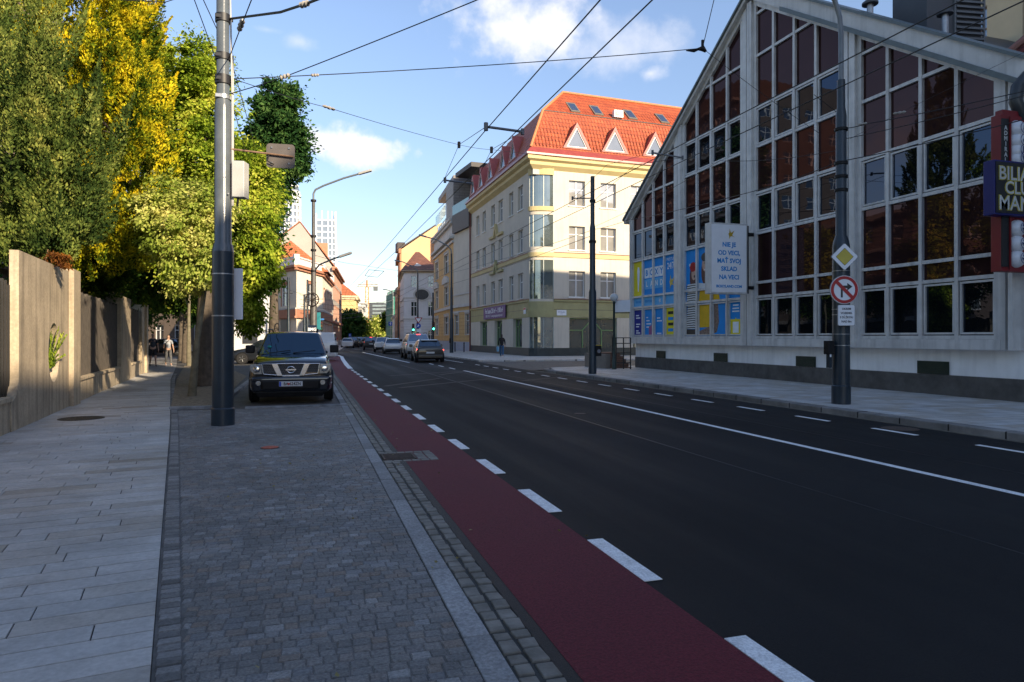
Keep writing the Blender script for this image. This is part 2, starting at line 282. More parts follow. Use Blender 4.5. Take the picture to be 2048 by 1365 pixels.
def flatcurve(loops, name, fr, n0, thick, mt, parent):     # plate with holes cut from loops of (u,z); stands n0..n0+thick proud of the plane
    cu = bpy.data.curves.new(name, 'CURVE'); cu.dimensions = '2D'; cu.fill_mode = 'BOTH'; cu.extrude = thick/2
    for lp in loops:
        sp = cu.splines.new('POLY'); sp.points.add(len(lp)-1); sp.use_cyclic_u = True
        for pt, (a, b) in zip(sp.points, lp): pt.co = (a, b, 0, 1)
    return conv(cu, name, fr, n0+thick/2, mt, parent)
def conv(cu, name, fr, n0, mt, parent, ctr=None, rot=0.0):
    t = bpy.data.objects.new('tmp', cu); COL.objects.link(t); bpy.context.view_layer.update()
    me = bpy.data.meshes.new_from_object(t.evaluated_get(bpy.context.evaluated_depsgraph_get())); bpy.data.objects.remove(t); bpy.data.curves.remove(cu)
    n = len(me.vertices); co = np.zeros(n*3); me.vertices.foreach_get('co', co); co = co.reshape(-1, 3)
    if ctr is not None:
        c, s_ = math.cos(rot), math.sin(rot); x, y = co[:, 0].copy(), co[:, 1].copy(); co[:, 0] = ctr[0]+c*x-s_*y; co[:, 1] = ctr[1]+s_*x+c*y
    new = np.array(fr.o)[None]+co[:, :1]*np.array(fr.u)[None]+(co[:, 2:3]+n0)*np.array(fr.n)[None]; new[:, 2] += co[:, 1]
    me.vertices.foreach_set('co', new.ravel()); me.name = name; me.materials.clear(); me.materials.append(mt); me.update()
    o = bpy.data.objects.new(name, me); COL.objects.link(o); o.parent = parent; return o
def text(s, fr, u, z, size, mt, parent, n=.004, name='lettering', align='CENTER', rot=0.0, bold=0.0, sx=1.0, ext=.001, sp=1.0):
    cu = bpy.data.curves.new(name, 'FONT'); cu.body = s; cu.size = size; cu.align_x = align; cu.align_y = 'CENTER'; cu.extrude = ext; cu.offset = bold; cu.space_character = sp; cu.resolution_u = 3
    o = conv(cu, name, fr, n, mt, parent, (u, z), rot)
    if sx != 1.0:
        c = fr.p(u, z, n)
        for v in o.data.vertices:
            k = (v.co-c).dot(fr.u); v.co += fr.u*(k*(sx-1))
    return o
def circ(cx, cz, r, n=28, rz=None): return [(cx+r*math.cos(2*math.pi*i/n), cz+(rz or r)*math.sin(2*math.pi*i/n)) for i in range(n)]
def curve_pts(p0, p1, sag, n=14):
    p0, p1 = Vector(p0), Vector(p1); return [p0.lerp(p1, i/n)-Vector((0, 0, sag*4*(i/n)*(1-i/n))) for i in range(n+1)]

# ------------------------------------------------------------------ palette
asphalt = mat('asphalt', (.0105, .0105, .0112), .78, .42, .32, .8, bscale=150, spec=.24, grain=.6, gscale=95, lanes=.32)
darkmetal = mat('dark_blue_grey_paint', (.018, .030, .042), .35, .2, 4, .08)
greymetal = mat('grey_pole_paint', (.15, .165, .175), .3, .15, 3, .08)
galv = mat('galvanised_steel', (.35, .36, .37), .4, .15, 8, .05, metal=.7)
black = mat('black_plastic', (.010, .010, .011), .55, .2, 6, spec=.25)
rubber = mat('tyre_rubber', (.015, .015, .016), .85, .2, 12, .1)
white = mat('white_paint', (.78, .77, .75), .5, .06, 4, .05)
signwhite = mat('sign_white', (.80, .81, .83), .6, .04, 4, spec=.25)
chrome = mat('chrome', (.75, .76, .78), .12, .03, 6, metal=1)
rustysteel = mat('weathered_steel_tube', (.25, .15, .09), .6, .4, 9, .2)
wiremat = mat('wire_metal', (.012, .012, .014), .5, .1, 4)
alu = mat('aluminium_frame', (.60, .59, .57), .5, .14, 2.5, .05, metal=.1, streak=.28)
# ------------------------------------------------------------------ ground, road, pavements
def sheet(name, pts, z, m, thick=0):
    b = MB()
    if thick: b.prism([(x, y, z-thick) for x, y in pts], (0, 0, thick))
    else: b.poly([(x, y, z) for x, y in pts])
    return structure(b.build(name, m))
sett = brickmat('grey_granite_setts', (.082, .080, .080), (.15, .145, .145), (.07, .068, .066), .135, .098, .012, .7, R(-2), .5, 2, .035, .9, .38, spots=(.24, .24, .24), mscale=90)
settdark = brickmat('plaza_setts', (.07, .068, .066), (.12, .115, .11), (.05, .048, .045), .12, .1, .012, .75, R(12), .5, 2, .03, .7, .3)
slab = brickmat('pavement_slabs', (.29, .295, .31), (.235, .215, .19), (.035, .033, .03), .78, .212, .006, .55, R(-9.3), .37, 3, .0, .5, .16, squash=.72, mscale=40)
slab2 = brickmat('right_pavement_slabs', (.54, .53, .515), (.42, .37, .305), (.15, .14, .13), .6, .3, .008, .6, R(2), .4, 3, .0, .4, .22, squash=.8)
gravel = mat('bed_gravel', (.16, .125, .08), .9, .4, 9, .9, bscale=60, col2=(.30, .24, .16))
concrete_strip = mat('pale_granite_kerb', (.17, .175, .18), .75, .5, 2.2, .4, bscale=60, col2=(.33, .34, .35))
curbst = brickmat('kerb_stone', (.15, .14, .13), (.22, .205, .19), (.03, .03, .03), 1.0, 2.0, .012, .8, R(90), .5, 2, .0, .5, .5)
redlane = mat('red_bike_lane_coating', (.200, .026, .040), .74, .30, .6, .9, bscale=110, col2=(.115, .018, .028), spec=.25, grain=.32, gscale=60)
linepaint = mat('worn_road_paint', (.80, .80, .79), .65, .18, 7, .4, bscale=90, grain=.26, gscale=70)
E = [(.8, -5.7), (-.685, 3.51), (-2.37, 13.8), (-4.85, 28.3), (-6.9, 42), (-9.8, 60)]
W0 = Vector((-4.66, 12.76)); WU = Vector((-.1045, .9945))
def WP(s): return W0+WU*s
sheet('ground', [(-900, -700), (900, -700), (900, 2200), (-900, 2200)], -.035, mat('earth', (.12, .11, .09), .9, .3, .2))
sheet('road', [(1.21, -80), (10.5, -80), (10.5, 31), (60, 34), (60, 43), (13, 43), (10.9, 47), (10.8, 62), (11.0, 80), (12.6, 97), (31, 300), (70, 700), (56, 700), (22, 300), (6.2, 110), (4.4, 85), (-30, 80), (-30, 66), (2.2, 64), (1.6, 45), (1.21, 30)], 0, asphalt)
sheet('paved_square', [(-60, -80), (1.21, -80), (1.21, 30), (1.6, 45), (2.2, 64), (-30, 66), (-30, 80), (4.4, 85), (6.2, 110), (-60, 110)], -.012, settdark)
bedm = mat('sett_bedding', (.125, .12, .113), .9, .35, 4, .6, bscale=60)
sheet('forecourt_bedding', [(.8, -5.7)]+[(.8, 16.4), (-2.8, 16.4)]+[E[2], E[1]], -.006, bedm)
def ex(y):      # x of the slab edge line at a given y
    for (x0, y0), (x1, y1) in zip(E[:-1], E[1:]):
        if y0 <= y <= y1: return x0+(x1-x0)*(y-y0)/(y1-y0)
    return E[0][0] if y < E[0][1] else E[-1][0]
def stones(name, rows, m, z, gap, drop, jit, tilt, rs, cut=.012):
    q_ = random.Random(rs); V = []; Fc = []
    for (px0, py0, ux, uy, ln, hh, w0, w1, maxgap) in rows:       # start, direction, length, row depth, stone widths
        s_ = -q_.random()*w1*(0 if maxgap else 1); vx, vy = -uy, ux
        while s_ < ln-w0*.3:
            w_ = w0+(w1-w0)*q_.random()
            if ln-(s_+w_) < w0*.55: w_ = ln+gap-s_
            a, c = max(s_, 0), min(s_+w_-gap, ln)
            s_ += w_
            if c-a < w0*.2: continue
            zt = z+q_.uniform(-tilt, tilt); k = len(V); j = lambda: q_.uniform(-jit, jit)
            cor = [(a+j(), j()), (c+j(), j()), (c+j(), hh-gap+j()), (a+j(), hh-gap+j())]; cu, cv = (a+c)/2, (hh-gap)/2
            for (p, q2) in cor: V.append((px0+ux*p+vx*q2, py0+uy*p+vy*q2, z-drop))
            for (p, q2) in cor: p2, q3 = p+(cut if p < cu else -cut), q2+(cut if q2 < cv else -cut); V.append((px0+ux*p2+vx*q3, py0+uy*p2+vy*q3, zt+q_.uniform(-tilt, tilt)*.5))
            Fc += [(k+4, k+5, k+6, k+7), (k, k+1, k+5, k+4), (k+1, k+2, k+6, k+5), (k+2, k+3, k+7, k+6), (k+3, k, k+4, k+7)]
    o = MB(); o.v = V; o.f = Fc; o.m = [0]*len(Fc); return structure(o.build(name, m, recalc=False))
settm = stonemat('granite_sett_stones', [(0, (.14, .137, .132)), (.35, (.18, .176, .17)), (.62, (.20, .192, .18)), (.8, (.205, .168, .138)), (.9, (.165, .168, .172)), (1, (.27, .265, .255))], .72, .38, 60, ((.34, .34, .335), .55, .6), 1.0)
rows = []; y = -1.5; q_ = random.Random(9)
while y < 16.3: h_ = q_.uniform(.072, .088); x0 = ex(y)+.138; rows.append((x0, y, 1, .012*math.sin(y*.9), .797-x0, h_, .072, .112, 0)); y += h_
stones('cobbled_forecourt', rows, settm, .0, .0035, .006, .004, .0016, 4, cut=.006)
rows = []; s_ = -5.0; vx_, vy_ = -.161, .987      # soldier course beside the slabs
y = -1.5
while y < 33: rows.append((ex(y)+.012, y, .99, .10, .118, .085, .12, .125, 1)); y += .086
stones('edging_setts', rows, stonemat('edging_stones', [(0, (.10, .10, .10)), (.5, (.19, .188, .185)), (1, (.27, .265, .26))], .7, .3, 50, ((.32, .32, .32), .8, .4)), .005, .005, .018, .003, .002, 8, cut=.006)
wallpts = [tuple(WP(-19)), tuple(WP(16.3)), (-9.8, 47.6), (-13, 60)]
sheet('pavement_bedding', [wallpts[0], (3.2, -6)]+E[:]+wallpts[::-1][:3], -.004, mat('slab_joint', (.03, .029, .027), .9, .3, 4))
sheet('far_pavement', [(-8.3, 34.0), (ex(34.0), 34.0)]+E[4:]+[(-13, 60), (-9.8, 47.6)], .004, slab)
slabm = stonemat('pavement_slab_stones', [(0, (.43, .43, .42)), (.45, (.48, .47, .455)), (.62, (.43, .40, .36)), (.8, (.49, .485, .475)), (.9, (.33, .295, .25)), (1, (.53, .525, .51))], .6, .13, 30, ((.23, .195, .16), .9, .42), .3)
rows = []; y = -4.0; q_ = random.Random(21)
while y < 34:      # rows run square to the slab edge, from the wall to the edge
    h_ = .217; x1 = ex(y); xw = -4.66-.105*(y-12.76)-.75; ln = (x1-xw)/.987
    rows.append((x1-.987*ln, y-.161*ln, .987, .161, ln-.004, h_, .5, 1.05, 0)); y += h_/.987
stones('pavement', rows, slabm, .006, .0055, .02, .0, .0009, 12, cut=.002)
sheet('tree_bed', [(-3.0+.1, 16.9), (-2.0, 16.9), (-2.3, 30), (-4.6, 42), (-6.5, 42), (-4.65, 28.3)], .008, gravel)
b = MB(); b.box(-2.0, -1.86, 16.6, 30, -.02, .07); b.box(-2.9, -2.0, 16.72, 16.86, -.02, .05); structure(b.build('bed_kerb', concrete_strip, bevel=.01))
structure(MB().box(-1.3, .95, 16.4, 16.52, -.02, .035).build('bay_kerb', concrete_strip, bevel=.01))
# pale kerb strip, two rows of gutter setts, black joint, red lane
b = MB(); y = -6.0; rr = random.Random(3)
while y < 48:
    L_ = rr.choice((.9, 1.0, .55, 1.1)); w = (rr.random()-.5)*.012
    b.box(.80+w, .948, y, y+L_-.008, -.05, .004+rr.random()*.004); y += L_
structure(b.build('kerb_strip', stonemat('kerb_strip_stones', [(0, (.17, .168, .165)), (.5, (.23, .23, .228)), (1, (.33, .33, .328))], .75, .35, 45, ((.14, .13, .12), 1.6, .6), .8), bevel=.006))
sheet('gutter_bed', [(.79, -6), (1.215, -6), (1.215, 48), (.79, 48)], -.004, mat('joint_mortar', (.045, .045, .042), .9, .3, 6, .5))
settlight = mat('sandstone_setts', (.17, .155, .125), .75, .4, 5, .5, bscale=50, col2=(.27, .25, .215))
for nm, xa, xb in (('gutter_setts', .955, 1.05), ('gutter_setts', 1.062, 1.165)):
    b = MB(); y = -3.0
    while y < 42:
        L_ = .10+rr.random()*.07 if nm else .1
        if not 8.9 < y+L_/2 < 9.5:
            j = [(rr.random()-.5)*.012 for _ in range(5)]; z1 = .004+rr.random()*.008
            b.hexa([(xa+j[0], y, -.04), (xb+j[1], y, -.04), (xb+j[2], y+L_-.012, -.04), (xa+j[3], y+L_-.012, -.04), (xa+j[0]+.006, y+.006, z1), (xb+j[1]-.006, y+.006, z1), (xb+j[2]-.006, y+L_-.018, z1+j[4]*.3), (xa+j[3]+.006, y+L_-.018, z1)])
        y += L_
    structure(b.build(nm, settlight, bevel=.006))
sheet('asphalt_joint', [(1.165, -6), (1.235, -6), (1.235, 48), (1.165, 48)], .002, mat('bitumen_joint', (.008, .008, .009), .6, .3, 20, .8))
BL = [(1.235, -6), (2.12, -6), (2.12, 30), (2.22, 40), (2.75, 60), (1.95, 60), (1.5, 45), (1.235, 30)]
sheet('bike_lane', BL, .004, redlane)
b = MB(); k = 0
for i in range(-3, 18):
    y0 = 2.18+1.835*i; b.box(2.12, 2.25, y0, y0+.95, .004, .009)
structure(b.build('bike_lane_dashes', linepaint))
b = MB(); path = [(2.18, 35.5), (2.26, 40), (2.55, 50), (2.85, 58), (2.75, 62), (2.0, 66)]
for (x0, y0), (x1, y1) in zip(path[:-1], path[1:]): b.quad((x0-.12, y0, .009), (x0+.14, y0, .009), (x1+.14, y1, .009), (x1-.12, y1, .009))
structure(b.build('bike_lane_edge_line', linepaint))
# centre and parking lines
b = MB(); b.quad((6.79, -4, .004), (6.91, -4, .004), (7.33, 32, .004), (7.21, 32, .004))
for y0 in (33.6, 36.6, 39.6): b.quad((7.12, y0, .004), (7.24, y0, .004), (7.26, y0+1.5, .004), (7.14, y0+1.5, .004))
b.quad((6.2, 43, .004), (6.34, 43, .004), (5.9, 74, .004), (5.72, 74, .004))
structure(b.build('centre_line', linepaint))
b = MB()
for i in range(-4, 16):
    y0 = 8.75+1.95*i; x = 9.5
    b.box(x, x+.1, y0, y0+.9, .0, .004)
b.quad((9.45, 42, .004), (9.55, 42, .004), (9.4, 60, .004), (9.3, 60, .004))
structure(b.build('right_lane_dashes', linepaint))
# sealed joint and repair patch in the carriageway, two covers
b = MB(); b.quad((5.02, -4, .0015), (5.045, -4, .0015), (5.3, 40, .0015), (5.275, 40, .0015)); b.quad((8.05, -4, .0015), (8.07, -4, .0015), (8.1, 28, .0015), (8.08, 28, .0015))
structure(b.build('road_seam', mat('seam_bitumen', (.006, .006, .006), .45, .2, 8)))
# streaks of sunlight across the road, put in as brownish colour
b = MB(); och = mat('painted_light_streak', (.060, .052, .044), .85, .35, 3)
for (a, c) in (((770, 773), (880, 757)), ((800, 776), (990, 757)), ((780, 752), (1000, 738)), ((880, 750), (950, 741)), ((1045, 762), (1125, 754))):
    p, q = G(*a), G(*c); d_ = (q-p).normalized(); s_ = Vector((-d_.y, d_.x, 0))*.11
    b.quad(*(tuple(v+Vector((0, 0, .0025))) for v in (p-s_, p+s_, q+s_*.6, q-s_*.6)))
structure(b.build('light_streaks', och))
# right pavement with a real kerb, side street, far pavements
def kerbed(name, pts, m, side, h=.12):
    structure(sheet(name, pts, h, m, h+.05))
kerbed('right_pavement', [(10.78, -80), (15.75, -80), (15.75, 30.4), (30, 31.5), (30, 30.9+1.6), (13.5, 32.2), (11.4, 31.2), (10.78, 29)], slab2, 0)
b = MB(); y = -30.0
while y < 28.6:
    b.box(10.5, 10.772, y, y+.99, -.05, .115+rr.random()*.012); y += 1.0
kp = [(10.64, 28.9), (10.75, 30.0), (11.2, 31.15), (12.2, 31.9), (13.6, 32.3), (18, 32.6), (30, 33.2)]
for a, c in zip(kp[:-1], kp[1:]):
    d_ = (Vector(c)-Vector(a)).normalized(); n_ = Vector((-d_.y, d_.x))*.13
    b.hexa([(a[0]-n_.x, a[1]-n_.y, -.05), (c[0]-n_.x, c[1]-n_.y, -.05), (c[0]+n_.x, c[1]+n_.y, -.05), (a[0]+n_.x, a[1]+n_.y, -.05), (a[0]-n_.x, a[1]-n_.y, .118), (c[0]-n_.x, c[1]-n_.y, .118), (c[0]+n_.x, c[1]+n_.y, .118), (a[0]+n_.x, a[1]+n_.y, .118)])
structure(b.build('right_kerb', curbst, bevel=.02))
sheet('kerb_joint', [(10.38, -30), (10.5, -30), (10.5, 31), (10.38, 31)], .003, mat('sandy_joint', (.13, .11, .08), .85, .4, 5))
sheet('side_street_setts', [(10.4, 31.5), (30, 33.4), (30, 43), (10.6, 43)], .004, brickmat('side_street_sett', (.085, .08, .075), (.13, .12, .11), (.03, .03, .03), .16, .12, .012, .7, R(20), .5, 2, .03, .6, .35))
kerbed('corner_pavement', [(10.9, 43.4), (13, 43), (46, 44.5), (46, 51.5), (17, 51.5), (17, 98), (12.9, 98), (11.25, 80), (11.05, 62)], slab2, 0, .1)
kerbed('far_right_pavement', [(12.9, 98.2), (14.2, 98.2), (60, 540), (57, 540), (31.3, 300)], slab2, 0, .1)
kerbed('far_left_pavement', [(4.0, 85.5), (5.9, 110), (21.6, 300), (17.0, 300), (1.6, 93), (-8, 86)], slab2, 0, .1)
b = MB()
for x0, x1 in ((13.2, 16.0), (17.4, 20.5)): b.quad((x0, 41.6, .008), (x1, 41.8, .008), (x1+1.2, 43.9, .104), (x0+1.2, 43.7, .104))
# drain, manholes
t = thing('drain_grate', 'rusty iron gully grate framed by pale setts beside the red bike lane', 'drain', (0, 0, 0))
rust = mat('rusty_iron', (.07, .045, .032), .7, .5, 20, .5)
b = MB(); b.box(.975, 1.40, 8.93, 9.40, .002, .012)
for i in range(9): b.box(1.0, 1.375, 8.965+i*.047, 8.985+i*.047, .012, .019)
b.box(.975, 1.0, 8.93, 9.40, .012, .02); b.box(1.375, 1.40, 8.93, 9.40, .012, .02); b.build('grate', rust, t, bevel=.002)
b = MB()
for i in range(6): 
    for (yy) in (8.80, 9.43): b.box(.97+i*.118, 1.078+i*.118, yy, yy+.10, -.02, .011)
for yy in (8.92, 9.04, 9.16, 9.28):
    for xx in (1.42, 1.555): b.box(xx, xx+.12, yy, yy+.108, -.02, .011)
b.build('sett_frame', settlight, t, bevel=.008)
p = G(163, 838); t = thing('manhole_cover', 'round dark iron manhole cover set in the left pavement slabs', 'manhole', (p.x, p.y, 0), group=None)
MB().lathe([(.40, .004), (.40, .012), (.37, .012), (.37, .008), (0, .008)], seg=40).build('rim', mat('dark_iron', (.03, .028, .026), .6, .4, 20, .5), t)
b = MB()
for i in range(-5, 6):
    h_ = math.sqrt(max(.36**2-(i*.062)**2, 0)); b.box(i*.062-.02, i*.062+.02, -h_, h_, .008, .013)
b.build('ribs', mat('dark_iron', (.03, .028, .026)), t, bevel=.003)
for px_, py_, lb_ in ((1800, 858, 'iron cover in the dusty patch by the right kerb'), (1160, 828, 'small round iron cover in the asphalt right of the centre of the view')):
    p = G(px_, py_); t = thing('manhole_cover', lb_, 'manhole', (p.x, p.y, 0)); MB().lathe([(.30 if px_ > 1700 else .12, .001), (.30 if px_ > 1700 else .12, .006), (0, .007)], seg=28).build('lid', rust, t)
p = G(540, 896); t = thing('valve_cover', 'small orange painted valve cover in the grey cobbles before the parked car', 'valve cover', (p.x, p.y, 0))
MB().lathe([(.12, .001), (.12, .01), (.105, .014), (0, .014)], seg=28).build('lid', mat('orange_paint_worn', (.40, .085, .045), .7, .4, 30, .3), t)
MB().lathe([(.135, .001), (.135, .006), (.121, .006)], seg=28).build('ring', mat('dark_iron', (.03, .028, .026)), t)

# ------------------------------------------------------------------ generic windows and facades
winglass = glassmat('house_window_glass', (.05, .055, .06), (.55, .62, .70), .28, .03, .15)
winglass2 = glassmat('curtained_window_glass', (.30, .29, .27), (.55, .62, .70), .22, .03, .1)
whiteframe = mat('white_window_frame', (.72, .71, .69), .5, .05, 4)
brownframe = mat('brown_window_frame', (.20, .10, .06), .5, .2, 4)
def window(fr, par, u0, u1, z0, z1, fm=None, gm=None, dep=.17, bar=.07, mull=1, trans=.66, sill=None, surround=None, sur=.14):
    fm = fm or whiteframe; gm = gm or winglass; b = MB(); n0, n1 = -dep, -dep+.06
    b.fbox(fr, u0, u0+bar, z0, z1, n0, n1); b.fbox(fr, u1-bar, u1, z0, z1, n0, n1); b.fbox(fr, u0+bar, u1-bar, z0, z0+bar, n0, n1); b.fbox(fr, u0+bar, u1-bar, z1-bar, z1, n0, n1)
    for k in range(1, mull+1):
        c = u0+(u1-u0)*k/(mull+1); b.fbox(fr, c-bar*.6, c+bar*.6, z0+bar, z1-bar, n0, n1-.004)
    if trans: c = z0+(z1-z0)*trans; b.fbox(fr, u0+bar, u1-bar, c-bar*.5, c+bar*.5, n0, n1-.008)
    w = b.build('window', fm, par)
    MB().fbox(fr, u0+.005, u1-.005, z0+.005, z1-.005, n0-.02, n0+.012).build('pane', gm, w)
    if sill: MB().fbox(fr, u0-.08, u1+.08, z0-.07, z0-.003, -.06, .09).build('sill', sill, w)
    if surround:
        b = MB(); b.fbox(fr, u0-sur, u0-.002, z0-.02, z1+sur, -.02, .045); b.fbox(fr, u1+.002, u1+sur, z0-.02, z1+sur, -.02, .045); b.fbox(fr, u0-.002, u1+.002, z1+.002, z1+sur, -.02, .045)
        b.fbox(fr, u0-sur-.05, u1+sur+.05, z1+sur+.002, z1+sur+.1, -.02, .12); b.build('surround', surround, w)
    return w
def even(u0, u1, n, w): 
    st = (u1-u0)/n; return [(u0+st*(i+.5)-w/2, u0+st*(i+.5)+w/2) for i in range(n)]
def pbuilding(name, label, cat, pts, H, wallm, facades, cornice=None, bands=(), roof=None, roofm=None, group=None, base=None):
    """pts: counter-clockwise footprint; facades: {edge: dict(cols, rows, ...window options)}"""
    t = thing(name, label, cat, (pts[0][0], pts[0][1], 0), group=group); o = Vector((pts[0][0], pts[0][1], 0)); Lp = [Vector((p[0], p[1], 0))-o for p in pts]
    b = MB(); n = len(Lp); frs = []
    for i in range(n):
        A, B = Lp[i], Lp[(i+1) % n]; fr = Fr(A, B-A); L_ = (B-A).length; frs.append((fr, L_)); f = facades.get(i)
        ops = []
        if f:
            for c in f['cols']:
                for r in f['rows']: ops.append((c[0], c[1], r[0], r[1]))
        b.wall(fr, 0, L_, 0, H, ops, .2)
    b.poly([p+Vector((0, 0, H)) for p in Lp]); b.build('walls', wallm, t, recalc=False)
    for i, f in facades.items():
        fr, L_ = frs[i]
        for c in f['cols']:
            for r in f['rows']: window(fr, t, c[0], c[1], r[0], r[1], **{k: v for k, v in f.items() if k not in ('cols', 'rows')})
    if cornice:
        m, z0, z1, out = cornice; b = MB()
        for i in facades:
            fr, L_ = frs[i]
            b.fbox(fr, -out*.9, L_+out*.9, z0, z0+(z1-z0)*.5, -.05, out*.5+i*.004); b.fbox(fr, -out, L_+out, z0+(z1-z0)*.5+.002, z1+i*.003, -.05, out+i*.004)
        b.build('cornice', m, t)
    for (m, z0, z1, out) in bands:
        b = MB()
        for i in facades: fr, L_ = frs[i]; b.fbox(fr, -out*.5, L_+out*.5, z0, z1, -.05, out+i*.002)
        b.build('band', m, t)
    if base:
        m, z1 = base; b = MB()
        for i in facades: fr, L_ = frs[i]; b.fbox(fr, -.05, L_+.05, 0, z1, -.1, .06+i*.002)
        b.build('plinth', m, t)
    if roof:
        kind, rh, ov, ax = roof     # ax: edge index whose direction the ridge follows
        if n == 4:
            a, c_, d_, e_ = [Lp[(ax+k) % 4] for k in range(4)]   # a->c_ ridge direction
            ud = (c_-a).normalized(); nd = Vector((ud.y, -ud.x, 0)); a, c_, d_, e_ = a-ud*ov+nd*ov, c_+ud*ov+nd*ov, d_+ud*ov-nd*ov, e_-ud*ov-nd*ov
            m1, m2 = (a+e_)/2, (c_+d_)/2; ins = (d_-c_).length/2*(1 if kind == 'hip' else 0); ins = min(ins, (m2-m1).length*.45)
            z = Vector((0, 0, H+.02)); R1, R2 = m1+ud*ins+z+Vector((0, 0, rh)), m2-ud*ins+z+Vector((0, 0, rh)); b = MB()
            b.add([a+z, c_+z, d_+z, e_+z, R1, R2], [(0, 1, 5, 4), (2, 3, 4, 5), (3, 0, 4), (1, 2, 5), (3, 2, 1, 0)]); ro = b.build('roof', roofm, t)
            if kind == 'gable':
                ro.data.materials.append(wallm)
                for pf in ro.data.polygons:
                    if len(pf.vertices) == 3: pf.material_index = 1
        else:
            c_ = sum(Lp, Vector())/n; b = MB(); z = Vector((0, 0, H+.02))
            b.add([p+z for p in Lp]+[c_+z+Vector((0, 0, rh))], [(i, (i+1) % n, n) for i in range(n)]); b.build('roof', roofm, t)
    return t, frs
redtile = brickmat('red_roof_tiles', (.34, .062, .018), (.44, .095, .028), (.17, .03, .012), .30, .36, .03, .6, 0, .0, 2, 0, .8, .14, plane='XZ')
browntile = brickmat('brown_roof_tiles', (.20, .085, .05), (.30, .12, .07), (.08, .03, .02), .3, .3, .03, .7, 0, .5, 2, 0, .6, .3, plane='XZ')
orangetile = brickmat('orange_roof_tiles', (.45, .13, .05), (.55, .18, .07), (.18, .05, .02), .3, .3, .03, .7, 0, .5, 2, 0, .6, .25, plane='XZ')

# ------------------------------------------------------------------ glazed gable building on the right
XG = 15.4
gb = thing('glazed_building', 'gabled building with a dark mirror glass front in a grey metal grid', 'building', (XG, 30.5, 0))
F_ = Fr((0, 0), (0, -1))
def gu(px): return 30.5-onX(px, XG).y
bays = [[1266, 1286.8, 1307.7, 1329.6, 1352], [1369.6, 1395.2, 1424, 1456, 1486], [1512.5, 1549, 1590.5, 1634, 1685], [1722, 1778, 1844, 1916, 1998]]
bays = [[gu(p) for p in b_] for b_ in bays]
def zr(u): return 7.5+min(u, 19.0-u)*.665 if True else 0
ZL = [1.6, 3.03, 3.54, 5.29, 6.72, 8.37, 9.77, 11.6, 13.1, 14.4]
brownglass = glassmat('brown_mirror_glass', (.036, .018, .018), (.11, .066, .064), .30, .015, .12)
sashglass = glassmat('clear_sash_glass', (.006, .008, .010), (.11, .14, .20), .32, .012, .08)
darkseal = mat('black_gasket', (.02, .02, .02), .6)
def clip(poly, off):
    out = []
    for i in range(len(poly)):
        a, c = poly[i], poly[(i+1) % len(poly)]
        fa, fc = zr(a[0])-off-a[1], zr(c[0])-off-c[1]
        if fa >= 0: out.append(a)
        if (fa >= 0) != (fc >= 0): k = fa/(fa-fc); out.append((a[0]+(c[0]-a[0])*k, a[1]+(c[1]-a[1])*k))
    return out
def film(name, col, bay, c, r):
    pass
blue1 = mat('blue_window_film', (.008, .27, .72), .75, .05, 2); blue2 = mat('pale_blue_window_film', (.14, .46, .78), .75, .05, 2); navy = mat('navy_window_film', (.01, .02, .26), .75, .05, 2)
yell = mat('yellow_window_film', (.78, .66, .02), .75, .05, 2); purple = mat('magenta_film', (.25, .03, .22), .4); filmwhite = mat('white_film', (.82, .84, .86), .75); filmblue = mat('blue_lettering', (.008, .24, .60), .75)
FILM = {(0, 0, 2): yell, (0, 1, 2): blue1, (0, 2, 2): blue1, (0, 3, 2): blue1, (0, 0, 1): blue2, (0, 1, 1): blue2, (0, 2, 1): blue2, (0, 3, 1): blue2,
        (0, 0, 0): navy, (0, 1, 0): blue1, (0, 2, 0): blue1, (0, 3, 0): yell, (1, 0, 2): blue1, (1, 1, 2): blue1, (1, 2, 2): blue1, (1, 3, 2): blue1, (1, 0, 1): blue1, (1, 1, 1): blue1, (1, 2, 1): blue1, (1, 3, 1): blue1,
        (1, 0, 0): blue1, (1, 1, 0): blue1, (1, 2, 0): blue1, (1, 3, 0): blue1}
SASH = {0, 3}; SASH5 = {(1, 1), (1, 2), (1, 3), (2, 0), (2, 1), (2, 2), (2, 3), (3, 0), (0, 3), (1, 0)}
PANES = {}
